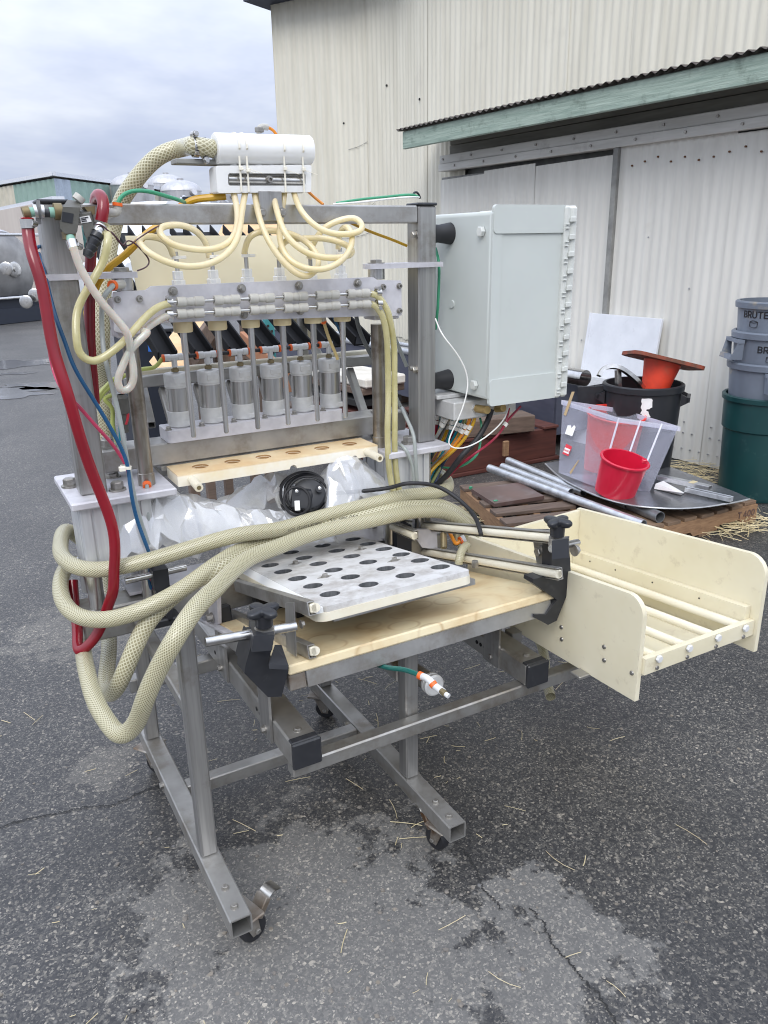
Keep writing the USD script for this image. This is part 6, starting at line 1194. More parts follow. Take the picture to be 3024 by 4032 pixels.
part(rh, 'hose_clamp', cat([lathe([(.0152, -.010), (.0162, -.010), (.0162, .010), (.0152, .010)], (0.2428,2.15,1.6553), Zv, 20), cyl((0.2489,2.135,1.6567), (0.261,2.145,1.6545), .007, 10)]), 'steel_bright')
part(fm, 'red_hose', tube([(0.4087,2.13,1.6597),(0.4162,2.13,1.6849),(0.42,2.14,1.7074),(0.4189,2.16,1.7204),(0.4178,2.2,1.7183),(0.4272,2.29,1.6913),(0.4212,2.31,1.6442),(0.4072,2.32,1.5784),(0.3919,2.32,1.49)] + [(0.3729,2.31,1.3446),(0.368,2.31,1.2611),(0.3632,2.31,1.1843)], .0145, 14, 8), 'red_hose', label='red hose arched over behind the valves')
part(fm, 'barb_fitting', lathe([(.016, 0), (.016, .012), (.013, .014), (.017, .02), (.013, .032), (.016, .036), (.012, .048), (.014, .052), (.010, .064), (0, .064)], (0.3956,2.12,1.631), np.array((0.3646,2.11,1.5853)) - np.array((0.3956,2.12,1.631)), 16), 'black_plastic')
part(fm, 'hose_clamp', cat([lathe([(.0155, -.010), (.0168, -.010), (.0168, .010), (.0155, .010)], (0.4016,2.128,1.6406), np.array((0.3905,2.12,1.6215)) - np.array((0.4075,2.13,1.6502)), 20), cyl((0.3967,2.11,1.634), (0.4063,2.12,1.6309), .008, 10)]), 'steel_bright')
part(fm, 'hose_clamp', cat([lathe([(.0125, -.010), (.0138, -.010), (.0138, .010), (.0125, .010)], (0.3325,2.115,1.6059), np.array((0.3291,2.115,1.6222)) - np.array((0.3334,2.1,1.5907)), 20), cyl((0.3418,2.11,1.6057), (0.352,2.115,1.5998), .0075, 10)]), 'steel_bright')
part(fm, 'hose_tail', cyl((0.3305,2.125,1.6255), (0.3316,2.11,1.6002), .0105, 14), 'verdigris')
part(fm, 'wire', tube([(0.39,2.11,1.6507),(0.4025,2.11,1.6507),(0.4162,2.11,1.6395),(0.4346,2.11,1.6233),(0.4503,2.11,1.6043),(0.459,2.11,1.6117),(0.472,2.11,1.6115),(0.4957,2.11,1.5882),(0.509,2.11,1.5648),(0.5022,2.11,1.5521),(0.477,2.11,1.542)], .0020, 6, 6), 'wire_maroon')
part(fm, 'wire', tube([(0.4146,2.12,1.6417),(0.4323,2.12,1.6297),(0.4474,2.12,1.6056),(0.4653,2.12,1.6028),(0.4823,2.12,1.6127),(0.5222,2.12,1.6363),(0.5636,2.17,1.6513)], .0020, 6, 6), 'wire_maroon')
part(fm, 'air_tube', tube([(0.2709,2.28,1.6004),(0.2754,2.26,1.6041),(0.2849,2.28,1.6001)], .0045, 8, 5), 'tube_blue')
part(fm, 'air_tube', tube([(0.2757,2.3,1.5872),(0.2754,2.27,1.5613),(0.27,2.19,1.5243),(0.27,2.15,1.4748),(0.2736,2.12,1.4252),(0.2827,2.11,1.3762)] + [(0.2928,2.1,1.3225),(0.3229,2.1,1.2464),(0.3548,2.1,1.1713),(0.3835,2.1,1.0897),(0.3917,2.1,1.0423)] + [(0.3902,2.09,0.9983),(0.3936,2.09,0.9242),(0.4031,2.09,0.865),(0.4153,2.09,0.8085),(0.428,2.14,0.7373)] + [(0.4231,2.16,0.6904),(0.4261,2.16,0.6583)], .0052, 10, 7), 'tube_blue')
part(fm, 'air_tube', tube([(0.2698,2.24,1.5439),(0.2574,2.2,1.4566)] + [(0.25,2.16,1.3724),(0.2522,2.16,1.3072),(0.2594,2.1,1.2647),(0.2997,2.16,1.2077),(0.3396,2.16,1.1457),(0.3742,2.16,1.0907),(0.3964,2.16,1.0404),(0.4019,2.16,1.0178),(0.4089,2.16,0.955),(0.416,2.16,0.8908),(0.4244,2.16,0.8342),(0.4301,2.16,0.7818),(0.4301,2.14,0.7369)] + [(0.425,2.16,0.6876),(0.4283,2.16,0.6578)], .0048, 8, 7), 'tube_pink')
part(fm, 'air_tube', tube([(0.4205,2.16,1.5072)] + [(0.4217,2.15,1.5069),(0.3969,2.13,1.4879),(0.3865,2.15,1.4479),(0.3788,2.15,1.3679)] + [(0.3744,2.12,1.3246),(0.3834,2.12,1.245),(0.3918,2.12,1.1549),(0.3955,2.12,1.054),(0.4003,2.12,0.9932),(0.4073,2.12,0.913),(0.4249,2.12,0.8102)], .0062, 10, 7), 'tube_grey')
part(fm, 'push_fitting', cyl((0.4243,2.16,1.5071), (0.4537,2.19,1.5079), .0115, 14), 'grey_fitting'); part(fm, 'release_ring', cyl((0.4186,2.155,1.5063), (0.4266,2.162,1.5073), .013, 14), 'orange')
part(fm, 'release_ring', cyl((0.4567,2.2,0.9626), (0.4544,2.19,0.9566), .012, 14), 'orange')
part(fm, 'air_tube', tube([(0.4544,2.19,0.9635),(0.4526,2.185,0.9345),(0.4494,2.18,0.8994)] + [(0.4441,2.17,0.8919),(0.4444,2.17,0.8178)], .0055, 10, 6), 'tube_grey')
tw = np.array((0.385,2.09,1.0478)); part(fm, 'cable_tie', cat([lathe([(.013, -.004), (.0145, -.004), (.0145, .004), (.013, .004)], tw, (.2, 0, 1), 16), obox(tw + [-.012, -.012, 0], Xv, Yv, Zv, .008, .006, .006, .001)]), 'tie')
part(fm, 'air_tube', tube([(0.7758,2.26,1.7275),(0.7268,2.28,1.7238),(0.6813,2.3,1.7137),(0.6366,2.32,1.6751),(0.5702,2.33,1.6363),(0.498,2.34,1.5763),(0.4412,2.34,1.5344),(0.3887,2.36,1.4407),(0.3719,2.36,1.3969)], .010, 10, 7), 'tube_yellow')
part(fm, 'air_tube', tube([(0.7795,2.27,1.7316),(0.7302,2.29,1.7271),(0.6713,2.32,1.711),(0.5936,2.34,1.6543),(0.5278,2.36,1.601),(0.4569,2.36,1.5408)], .0062, 10, 7), 'tube_orange')
part(fm, 'air_tube', tube([(0.4427,2.44,1.1821),(0.4147,2.44,1.1713),(0.4293,2.44,1.1465),(0.4279,2.44,1.1),(0.4334,2.44,1.0352)], .0065, 10, 6), 'tube_lime')
part(fm, 'air_tube', tube([(0.3827,2.4,1.1675),(0.3974,2.4,1.1974),(0.4194,2.4,1.2176),(0.441,2.4,1.2334),(0.4727,2.4,1.2417)], .0065, 10, 6), 'tube_lime')
rg = part(fm, 'air_regulator', lathe([(.012, 0), (.02, .01), (.02, .055), (.014, .06), (.014, .085), (.010, .09), (.010, .115)], (0.4587,2.42,1.1834), -Zv, 18), 'valve_body'); part(rg, 'release_ring', cyl((0.4516,2.42,1.1346), (0.4509,2.42,1.1288), .012, 14), 'orange')
part(rg, 'red_lever', tube([(0.4554,2.41,1.137),(0.4678,2.41,1.1286),(0.4656,2.41,1.1102),(0.4592,2.41,1.0946)], .005, 8, 5), 'sticker_red')
part(fm, 'air_tube', tube([(0.4509,2.42,1.1288),(0.4461,2.42,1.0897),(0.4418,2.42,1.0454)], .0065, 10, 5), 'tube_teal')
# a green and a white lead along the top beam, clip on the right post
part(fm, 'air_tube', tube([(1.1101,2.25,1.7111),(1.1951,2.235,1.7228),(1.2905,2.235,1.7314),(1.3692,2.235,1.7359),(1.3923,2.24,1.7301)], .0036, 8, 6), 'tube_green'); part(fm, 'wire', tube([(1.1009,2.25,1.7085),(1.1922,2.23,1.7148),(1.2875,2.23,1.7244),(1.3694,2.23,1.7294),(1.3957,2.24,1.7291)], .0028, 8, 6), 'tube_white')
part(fm, 'wire_clip', tube([(1.1665,2.24,1.6034)] * 0 + [(1.3709,2.24,1.7325),(1.3756,2.24,1.7421),(1.3856,2.24,1.7433),(1.3937,2.24,1.7354),(1.3977,2.24,1.7259)], .0035, 8, 5), 'black_plastic')
part(fm, 'air_tube', tube([(1.1613,2.27,1.6593),(1.2413,2.29,1.6327),(1.3259,2.3,1.6074),(1.3838,2.3,1.587)], .0045, 8, 6), 'tube_yellow')
part(fm, 'air_tube', tube([(1.1915,2.3,1.3909),(1.1985,2.3,1.3486),(1.2166,2.3,1.3013),(1.2437,2.3,1.2499),(1.2631,2.3,1.2207)], .007, 10, 6), 'tube_darkgrey')
part(fm, 'air_tube', tube([(1.0594,2.26,1.3685),(1.0742,2.26,1.3198),(1.0936,2.26,1.2735),(1.1021,2.26,1.2513)], .0052, 10, 5), 'tube_tan'); part(fm, 'push_fitting', cyl((1.0499,2.25,1.3938), (1.0547,2.255,1.3749), .0095, 12), 'grey_fitting'); part(fm, 'release_ring', cyl((1.054,2.255,1.3768), (1.0586,2.26,1.3692), .0098, 12), 'orange')
part(fm, 'air_tube', tube([(1.095,2.28,1.3917),(1.1097,2.28,1.3628),(1.1246,2.28,1.3311)], .0045, 8, 5), 'tube_blue')
part(fm, 'air_tube', tube([(1.3173,2.3,1.1365),(1.3492,2.33,1.1026),(1.3762,2.33,1.0515),(1.4007,2.33,1.0161)] + [(1.3306,2.25,1.0709),(1.3141,2.17,1.0252),(1.3097,2.14,0.9917),(1.3102,2.13,0.9164),(1.3214,2.14,0.8332)], .0062, 10, 6), 'tube_grey')
part(fm, 'air_tube', tube([(1.2837,2.2,0.9642),(1.2804,2.15,0.9597),(1.2986,2.14,0.9158),(1.3072,2.14,0.8673),(1.3112,2.15,0.8162)], .0062, 10, 6), 'tube_grey'); part(fm, 'air_tube', tube([(1.3462,2.32,1.2977),(1.3665,2.32,1.2531),(1.3916,2.32,1.1969)], .0065, 10, 5), 'tube_grey')

# control box on rubber mounts beside the right post
BX0, BX1, BY0, BY1, BZ0, BZ1 = 1.512, 1.80, 2.02, 2.46, 1.112, 1.682
en = part(fm, 'control_box', hull([(x, y, z) for x, y, z in [(xx, yy, zz) for xx in (BX0, BX1) for yy in (BY0, BY1) for zz in (BZ0, BZ1)] for x, y, z in ((x + (.014 if x == BX0 else 0), y + (.014 if y == BY0 else -.014), z), (x, y + (.014 if y == BY0 else -.014), z + (.014 if z == BZ0 else -.014)), (x + (.014 if x == BX0 else 0), y, z + (.014 if z == BZ0 else -.014)), (x + (.004 if x == BX0 else 0), y + (.004 if y == BY0 else -.004), z + (.004 if z == BZ0 else -.004)))]), 'enclosure', smooth=50, label='light grey fibreglass control box')
for z0, z1 in ((BZ1 - .052, BZ1 + .006), (BZ0 - .006, BZ0 + .055)):
    part(en, 'moulding', prism(Polygon([(BX0 + .016, z0), (BX1 - .012, z0), (BX1 - .012, z1), (BX0 + .016, z1)]).buffer(.012, quad_segs=4), (0, BY0 + .006, 0), Xv, Zv, .012), 'enclosure', smooth=50)
part(en, 'moulding', prism(Polygon([(BX0 + .012, BZ0 + .01), (BX0 + .028, BZ0 + .01), (BX0 + .028, BZ1 - .01), (BX0 + .012, BZ1 - .01)]).buffer(.010, quad_segs=4), (0, BY0 + .006, 0), Xv, Zv, .009), 'enclosure', smooth=50)
part(en, 'flange', box(BX1 - .012, BX1 + .010, BY0 - .014, BY1 + .014, BZ0 - .018, BZ1 + .016, .006), 'enclosure_trim')
en_d = part(en, 'door', box(BX1 + .0115, BX1 + .040, BY0 - .014, BY1 + .014, BZ0 - .018, BZ1 + .016, .008), 'enclosure_trim')
for k in range(11):
    z = BZ1 - .020 - k * (BZ1 - BZ0 - .03) / 10.4
    part(en, 'hinge_knuckle', cat([box(BX1 + .003, BX1 + .026, BY0 - .0215, BY0 - .0145, z - .013, z + .003, .002), box(BX1 - .013, BX1 + .002, BY0 - .0195, BY0 - .0145, z - .021, z - .017, .001), box(BX1 - .013, BX1 + .002, BY0 - .0195, BY0 - .0145, z - .033, z - .029, .001)]), 'enclosure_trim', kind='stuff')
for y, z in ((2.065, 1.625), (2.085, 1.155)):
    l_ = part(en, 'lug', cat([hexbolt((BX0 + .001, y, z), -Xv, .016, .012, False)]), 'enclosure_trim'); part(l_, 'lug_bore', cyl((BX0 - .0105, y, z), (BX0 - .0125, y, z), .0065, 12), 'dark')
part(en, 'lug', cyl((BX0 - .004, 2.225, 1.402), (BX0, 2.225, 1.402), .013, 16), 'enclosure')
for z in (1.622, 1.152):
    part(fm, 'rubber_mount', lathe([(.030, 0), (.028, .02), (.027, .03), (.034, .074), (.034, .078)], (1.437, 2.243, z), Xv, 26), 'black_rubber')
jb = part(fm, 'junction_box', box(1.46, 1.72, 2.13, 2.36, 1.032, 1.093, .004), 'cast_aluminium')
part(jb, 'support_plate', box(1.44, 1.80, 2.20, 2.38, 1.0945, 1.108, .002), 'cast_aluminium')
for a, b in (((1.5469,2.12,1.0663), (1.5434,2.06,1.0727)), ((1.6357,2.14,1.0528), (1.6406,2.1,1.0616))):
    g_ = part(jb, 'vent_muffler', cyl(a, b, .0135, 14), 'brass'); part(g_, 'muffler_nut', cyl(np.array(a) - (np.array(b) - np.array(a)) * .3, a, .016, 6), 'steel_turned')
CB = [('tube_crimson', (625, 30), 2.27), ('tube_crimson', (690, 50), 2.24), ('tube_yellow', (712, 60), 2.22), ('tube_grey', (745, 75), 2.21), ('tube_teal', (795, 85), 2.20), ('tube_olive', (832, 95), 2.19), ('tube_teal', (880, 110), 2.18), ('tube_olive', (925, 120), 2.17), ('tube_orange', (968, 130), 2.16), ('tube_yellow', (1018, 140), 2.15), ('tube_navy', (975, 135), 2.19), ('tube_yellow', (760, 78), 2.25)]
tops = [(1.4891,2.27,1.0462),(1.4941,2.24,1.0443),(1.4891,2.22,1.0451),(1.4949,2.21,1.0413),(1.5071,2.2,1.0385),(1.5143,2.19,1.0362),(1.5257,2.18,1.0318),(1.5359,2.17,1.0292),(1.5453,2.16,1.0266),(1.5573,2.15,1.0238),(1.5695,2.19,1.0167),(1.5277,2.25,1.0296)]
mids = [(1.4995,2.3,0.9673),(1.5152,2.3,0.9519),(1.4877,2.27,0.9581),(1.4763,2.27,0.9398),(1.5135,2.25,0.9255),(1.5376,2.24,0.9476),(1.5214,2.25,0.9111),(1.5243,2.22,0.9237),(1.503,2.2,0.921),(1.5235,2.18,0.9387),(1.509,2.22,0.906),(1.5216,2.28,0.9417)]
lows = [(1.4737,2.32,0.8621),(1.4854,2.32,0.8809),(1.4533,2.3,0.8764),(1.4532,2.3,0.8493),(1.4741,2.26,0.8453),(1.4897,2.26,0.8463),(1.46,2.25,0.8329),(1.4766,2.24,0.8395),(1.4242,2.23,0.8333),(1.4329,2.22,0.8477),(1.4728,2.24,0.8266),(1.4869,2.31,0.8624)]
ends = [(1.4549,2.34,0.8121),(1.4588,2.34,0.8184),(1.4424,2.32,0.8223),(1.4424,2.32,0.8051),(1.423,2.24,0.7772),(1.4383,2.24,0.7848),(1.4255,2.25,0.7776),(1.4217,2.22,0.786),(1.3838,2.22,0.7857),(1.3851,2.21,0.7914),(1.4407,2.22,0.793),(1.4502,2.32,0.797)]
for k, (m, _, _) in enumerate(CB):
    tb_ = part(fm, 'air_tube', tube([np.array(tops[k]) + [0, 0, .012], tops[k], mids[k], lows[k], ends[k]], .0058, 9, 7), m)
    q = np.array(tops[k]); d = np.array(mids[k]) - q; d /= np.linalg.norm(d)
    part(tb_, 'marker_clip', cat([lathe([(.0068, -.008), (.0085, -.008), (.0085, .008), (.0068, .008)], q + d * u, d, 10) for u in (.032, .052)]), 'clip_white', kind='stuff')
r = np.random.default_rng(31)
for k, m in enumerate(('tube_teal', 'tube_crimson', 'tube_olive', 'tube_yellow', 'tube_darkgrey', 'tube_navy', 'tube_orange', 'tube_teal', 'tube_grey')):
    i, j = (k * 5 + 1) % 11, (k * 5 + 2) % 11; w = .35 + .3 * r.random(); mx_ = lambda A: np.array(A[i]) * (1 - w) + np.array(A[j]) * w + r.normal(0, .006, 3) + [0, .022, 0]
    part(fm, 'air_tube', tube([mx_(tops) + [0, 0, .02], mx_(mids), mx_(lows), mx_(ends)], .0048, 8, 7), m)
part(fm, 'cable', tube([(1.6061,2.12,1.0581)] + [(1.5973,2.12,1.0339),(1.5717,2.12,0.9894),(1.5345,2.12,0.9497),(1.4862,2.12,0.9117),(1.4616,2.16,0.8478),(1.4354,2.2,0.7956)], .0095, 12, 8), 'black_rubber')
part(fm, 'wire', tube([(1.4105,2.17,1.3651),(1.4071,2.12,1.3169),(1.4469,2.1,1.2583),(1.48,2.09,1.1882),(1.474,2.08,1.1357),(1.4454,2.08,1.0586),(1.4199,2.09,0.9989),(1.4143,2.09,0.9688),(1.4319,2.08,0.9555),(1.4922,2.07,0.9596),(1.5651,2.06,0.9962),(1.6222,2.07,1.034),(1.6647,2.1,1.0711)], .0023, 8, 7), 'tube_white', label='twisted white lead hanging below the control box')
part(fm, 'air_tube', tube([(1.4808,2.28,1.5778),(1.4681,2.24,1.5309),(1.4685,2.24,1.4641),(1.4648,2.24,1.3915),(1.4691,2.26,1.3204)], .0048, 8, 6), 'tube_green')
for k, (x, v) in enumerate(((1395, 2.10), (1520, 2.10))):
    part(fm, 'wire', tube([(1.6646,2.1,1.0579) if k == 0 else (1.714,2.1,1.0586)] + [(1.6414,2.09,1.007),(1.6191,2.09,0.9795),(1.5777,2.09,0.95),(1.5213,2.09,0.9228),(1.4931,2.14,0.8738),(1.4753,2.18,0.8275),(1.4697,2.2,0.8101)], .0040, 8, 7), 'tube_crimson')
part(fm, 'marker_clip', cyl((1.6377,2.09,1.0011), (1.6471,2.09,1.011), .0085, 8), 'clip_white')
part(fm, 'wire', tube([(1.5885,2.16,1.0214),(1.5804,2.14,0.9941),(1.5762,2.14,0.9398),(1.5471,2.12,0.9061),(1.5084,2.14,0.8715),(1.4924,2.2,0.8499),(1.4819,2.26,0.8441),(1.4688,2.3,0.8537)], .0040, 8, 7), 'tube_green')

# catch tray of cream plastic on the right
def tray_z(y, z0): return z0 - .092 * (y - 1.25)
def tray_panel(x0, x1, prof, name, m='poly_tray', par=None): return part(par or tray, name, prism([(y, z) for y, z in prof], (x0, 0, 0), Yv, Zv, x1 - x0), m, smooth=30)
def rounded(y0, y1, zt0, zt1, zb0, zb1, r):
    p = [(y0, zb0), (y1, zb1), (y1, zt1)] + [(y0 + r - r * math.sin(t), zt0 - r + r * math.cos(t)) for t in np.linspace(0, np.pi / 2, 7)]
    return p
tray = part(fm, 'catch_tray', prism([(y, z) for y, z in rounded(1.255, 2.02, .733, .662, .440, .420, .05)], (1.447, 0, 0), Yv, Zv, .0145), 'poly_tray', smooth=30, label='cream plastic catch tray with rods across its floor')
tray_panel(1.895, 1.910, rounded(1.235, 1.985, .755, .690, .468, .44, .055), 'side_panel')
part(tray, 'back_panel', hull([(x, y, z) for x, z0, z1 in ((1.462, .43, .668), (1.894, .44, .686)) for y in (1.968, 1.983) for z in (z0, z1)]), 'poly_tray')
part(tray, 'front_bar', hull([(x, y, z + (o if y > 1.26 else o)) for x in (1.462, 1.894) for y, o in ((1.245, 0), (1.263, -.001)) for z in (.519, .566)]), 'poly_tray')
part(tray, 'floor_sheet', hull([(x, y, tray_z(y, z)) for x in (1.463, 1.893) for y in (1.30, 1.966) for z in (.478, .488)]), 'poly_tray')
part(tray, 'inner_strip', hull([(x, y, tray_z(y, z)) for x in (1.872, 1.894) for y in (1.264, 1.966) for z in (.555, .605)]), 'poly_tray')
RXs = [(1.5066,0.5533),(1.6215,0.5514),(1.736,0.5511),(1.8511,0.5495)]
for x, z in RXs:
    r_ = part(tray, 'floor_rod', cyl((x, 1.262, z + .003), (x - .0, 1.967, tray_z(1.967, z + .003)), .0125, 18), 'poly_white')
    n_ = part(tray, 'rod_nut', hexbolt((x, 1.2452, z + .004), -Yv, .0105, .008, False), 'white_fitting'); part(n_, 'nut_bore', cyl((x, 1.2375, z + .004), (x, 1.2362, z + .004), .004, 10), 'dark')
    part(tray, 'screw', lathe([(.0065, 0), (.0055, .003), (0, .0042)], (x, 1.2448, z - .024), -Yv, 12), 'bolt')
for p in [(1.447,1.5471,0.5304),(1.447,1.543,0.4932),(1.447,1.3766,0.5459),(1.447,1.3726,0.5069),(1.447,1.273,0.5171)]:
    part(tray, 'screw', lathe([(.0068, 0), (.0055, .003), (0, .0045)], np.array(p) + [-.0002, 0, 0], -Xv, 12), 'bolt')
hs = [cyl((1.8721, y, tray_z(y, .585)), (1.8708, y, tray_z(y, .585)), .0028, 8) for y in (1.42, 1.60, 1.76, 1.88)]
part(tray, 'screw_hole', cat(hs), 'dark', kind='stuff')
for y in (1.42, 1.72): part(tray, 'support_arm', box(1.408, 1.4465, y, y + .04, .40 + .03 * (y < 1.5), .44, .002), 'steel')
part(fm, 'drain_hose', tube([(1.6676,1.9206,0.2896),(1.6595,1.8614,0.2505),(1.6174,1.7907,0.1956),(1.5704,1.7097,0.1692)], .017, 16, 8, uv=True)[0], 'braided_hose', uv=tube([(1.6676,1.9206,0.2896),(1.6595,1.8614,0.2505),(1.6174,1.7907,0.1956),(1.5704,1.7097,0.1692)], .017, 16, 8, uv=True)[1])
# fittings seen between the guide rails and the tray
for a, b, r, m in (((1.3662,2.048,0.6793), (1.3485,2.0186,0.6409), .011, 'brass_old'), ((1.4352,2.0717,0.6525), (1.4179,2.0483,0.6302), .012, 'brass_old')): part(fm, 'pipe_fitting', cyl(a, b, r, 12), m)
part(fm, 'push_fitting', cyl((1.4024,1.9975,0.6638), (1.4159,1.9928,0.6707), .013, 14), 'white_fitting'); part(fm, 'release_ring', cyl((1.3984,1.9969,0.6627), (1.4034,1.9972,0.6643), .0135, 14), 'orange')
part(fm, 'air_tube', tube([(1.3956,2.0529,0.6719),(1.3906,2.0271,0.6607),(1.3864,2.0028,0.6545),(1.3898,1.9989,0.6556),(1.3989,1.9969,0.6634)], .0062, 10, 5), 'tube_orange')
part(fm, 'valve_nut', hexbolt((1.2946,1.7693,0.6692), Zv, .011, .02, False), 'bolt'); part(fm, 'nut_collar', cyl((1.297,1.773,0.6822), (1.2978,1.7743,0.6866), .009, 12), 'steel_bright')
hh = tube([(1.3738,1.9224,0.6784),(1.3477,1.9103,0.6721),(1.3235,1.8918,0.6523),(1.3184,1.8883,0.6364)], .013, 14, 6, uv=True); part(fm, 'drain_hose', hh[0], 'braided_hose', uv=hh[1])

# ---------------------------------------------------------------- loose things on the machine
# the perforated plate lying over the sloping table
pO = np.array([.70, 1.557, .78]); pY = np.array([0, 1, -.17]); pY /= np.linalg.norm(pY); pN = np.cross(Xv, pY)
def lay(man_or_poly, n0, n1): return prism(man_or_poly, pO + pN * n0, Xv, pY, n1 - n0)
plate = thing('perforated_plate', 'white-grey plate drilled with rows of big holes, lying over the sloping table', 'perforated plate', pO)
outline = rrect(0, .425, 0, .70, .012, 3); holes = [(.0577 + .1105 * i, .0915 + .1056 * j) for i in range(4) for j in range(6)]
def holed(poly, r):
    for x, y in holes: poly = poly.difference(Point(x, y).buffer(r, quad_segs=7))
    return poly
part(plate, 'top_plate', lay(holed(outline, .0265), -.0145, 0), 'white_plate', smooth=25)
part(plate, 'plastic_layer', lay(holed(rrect(-.020, .432, -.003, .705, .028, 5), .0275), -.036, -.0148), 'poly_white', smooth=25)
part(plate, 'bevel_strip', hull([pO + Xv * x + pY * y + pN * n for x, n in ((-.019, -.0146), (-.001, -.0005), (-.001, -.0146)) for y in (.005, .70)]), 'white_plastic', smooth=False)
part(plate, 'bevel_strip', hull([pO + Xv * x + pY * y + pN * n for x, n in ((.4315, -.0146), (.4258, -.0005), (.4258, -.0146)) for y in (.02, .70)]), 'white_plastic', smooth=False)
part(plate, 'bottom_plate', lay(rrect(.03, .455, .022, .69, .006, 2), -.050, -.0363), 'steel', smooth=25)
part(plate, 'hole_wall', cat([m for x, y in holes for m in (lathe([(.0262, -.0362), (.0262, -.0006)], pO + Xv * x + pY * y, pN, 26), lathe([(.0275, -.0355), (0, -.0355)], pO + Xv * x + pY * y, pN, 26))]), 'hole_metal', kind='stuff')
for x, y in ((.118, .251), (.119, .463), (.338, .252), (.337, .460)):
    b = part(plate, 'bolt', hexbolt(pO + Xv * x + pY * y + pN * .0005, pN, .0085, .007), 'bolt', smooth=25)
    part(b, 'slot', lay(Polygon([(x - .024, y), (x, y + .012), (x + .02, y), (x, y - .012)]), .0002, .0012), 'steel', smooth=False)
for x in (.10, .36): part(plate, 'stand_block', hull([np.array([.70 + x + o, y, z]) for o in (-.02, .02) for y, z in ((1.93, .664), (1.99, .654), (1.93, .570), (1.99, .556))]), 'black_plastic', smooth=False)
part(plate, 'rest_block', box(.72, 1.12, 2.10, 2.14, .5125, .632, .003), 'black_plastic')

# crumpled clear bag
def film(x0, x1, y0, y1, peak, base, seed, amp, nu, nv, skew):
    """A thin crumpled sheet thrown over something: flat facets, sharp creases, loose edges."""
    r = np.random.default_rng(seed)
    u, v = np.meshgrid(np.linspace(0, 1, nu), np.linspace(0, 1, nv)); u = u + r.normal(0, .30 / nu, u.shape); v = v + r.normal(0, .30 / nv, v.shape)
    q = np.stack([u * 3.2 + seed, v * 2.4 - seed, 0 * u + seed * 1.7], -1); wob = np.stack([meshkit.fbm(q * 1.3 + 7 * k, 3, seed + k) - .5 for k in range(3)], -1); qq = q + wob
    ridge = sum(a * (1 - np.abs(2 * meshkit.noise(qq * f + seed * f, seed + int(f * 7)) - 1)) ** 1.4 for f, a in ((1.2, 1.0), (2.6, .8), (5.0, .45)))
    hump = np.clip(np.sin(np.pi * np.clip(u, 0, 1) ** skew), 0, 1) ** .55 * np.clip(np.sin(np.pi * np.clip(.10 + .86 * v, 0, 1)), 0, 1) ** .7
    z = base + (peak - base) * hump * (.76 + .45 * (meshkit.fbm(q * .8, 2, seed + 3) - .2)) + (ridge - 1.0) * amp + r.normal(0, .003, u.shape)
    x = x0 + (x1 - x0) * u + wob[..., 0] * .08; y = y0 + (y1 - y0) * v + wob[..., 1] * .05
    V = np.stack([x, y, np.maximum(z, base - .02)], -1).reshape(-1, 3); F = []
    for i in range(nv - 1):
        for j in range(nu - 1):
            a, b, c, d = i * nu + j, i * nu + j + 1, (i + 1) * nu + j + 1, (i + 1) * nu + j
            F += [(a, b, c), (a, c, d)] if r.random() < .5 else [(a, b, d), (b, c, d)]
    return V, np.array(F)
bag = thing('plastic_bag', 'crumpled clear plastic sheeting heaped behind the draped hoses', 'plastic bag', (.8, 2.2, .65))
for a in ((.335, .82, 2.135, 2.315, .945, .70, 1, .030, 26, 12, .6), (.39, .76, 2.16, 2.31, .91, .68, 2, .034, 22, 10, .6), (.98, 1.27, 2.135, 2.31, .965, .70, 3, .026, 18, 12, .75), (1.03, 1.23, 2.17, 2.31, .93, .69, 6, .030, 15, 10, .8), (.58, 1.12, 2.235, 2.318, .925, .68, 4, .024, 26, 8, .9), (.66, 1.04, 2.15, 2.27, .81, .66, 8, .026, 20, 9, .8)):
    part(bag, 'fold', film(*a), 'bag', smooth=24)

# black pump with its coiled lead
pm_c = np.array((0.9528,2.1983,0.8451)); pv = EYE - pm_c; pv /= np.linalg.norm(pv); pr = np.cross(Zv, pv); pr /= np.linalg.norm(pr); pu = np.cross(pv, pr)
pump = thing('utility_pump', 'small black pump with its lead coiled round it, half sunk in the plastic bag', 'pump', pm_c)
part(pump, 'body', lathe([(0, -.05), (.046, -.05), (.052, -.03), (.054, .0), (.048, .012), (.030, .018), (0, .019)], pm_c, pv * .8 + Zv * .25, 32), 'black_plastic')
part(pump, 'housing', hull([pm_c + pr * a + pu * b + pv * c for a, b, c in ((-.055, -.035, .03), (.0, -.045, .035), (.01, .01, .035), (-.05, .02, .03), (-.065, -.04, -.03), (.02, -.05, -.02), (.0, .03, -.02))]), 'black_plastic', smooth=30)
part(pump, 'mount_ear', cat([cyl(pm_c + pr * a + pu * b + pv * .02, pm_c + pr * a + pu * b + pv * .034, .013, 16) for a, b in ((.035, .018), (-.037, .012))]), 'black_plastic')
for a, b in ((.035, .018), (-.037, .012)): part(pump, 'screw', lathe([(.006, .034), (.0055, .0375), (0, .039)], pm_c + pr * a + pu * b, pv, 12), 'steel_bright')
for k in range(5):
    t = np.linspace(0, 2 * np.pi, 26); rx, rz = .064 + .004 * k, .058 + .0035 * k
    c = pm_c - pv * (.006 + .009 * (k % 3)) - pr * (.004 + .003 * k) + pu * .004 * (k % 2)
    part(pump, 'lead_coil', tube(c + np.cos(t)[:, None] * pr * rx + np.sin(t)[:, None] * pu * rz + np.sin(t * 2 + k)[:, None] * pv * .006, .0042, 8, 2), 'black_rubber')
c = pm_c - pr * .038 - pu * .018 + pv * .044; t = np.linspace(0, 2 * np.pi, 26)
part(pump, 'lead_coil', tube(c + np.cos(t)[:, None] * pr * .040 + np.sin(t)[:, None] * pu * .044, .0044, 8, 2), 'black_rubber')
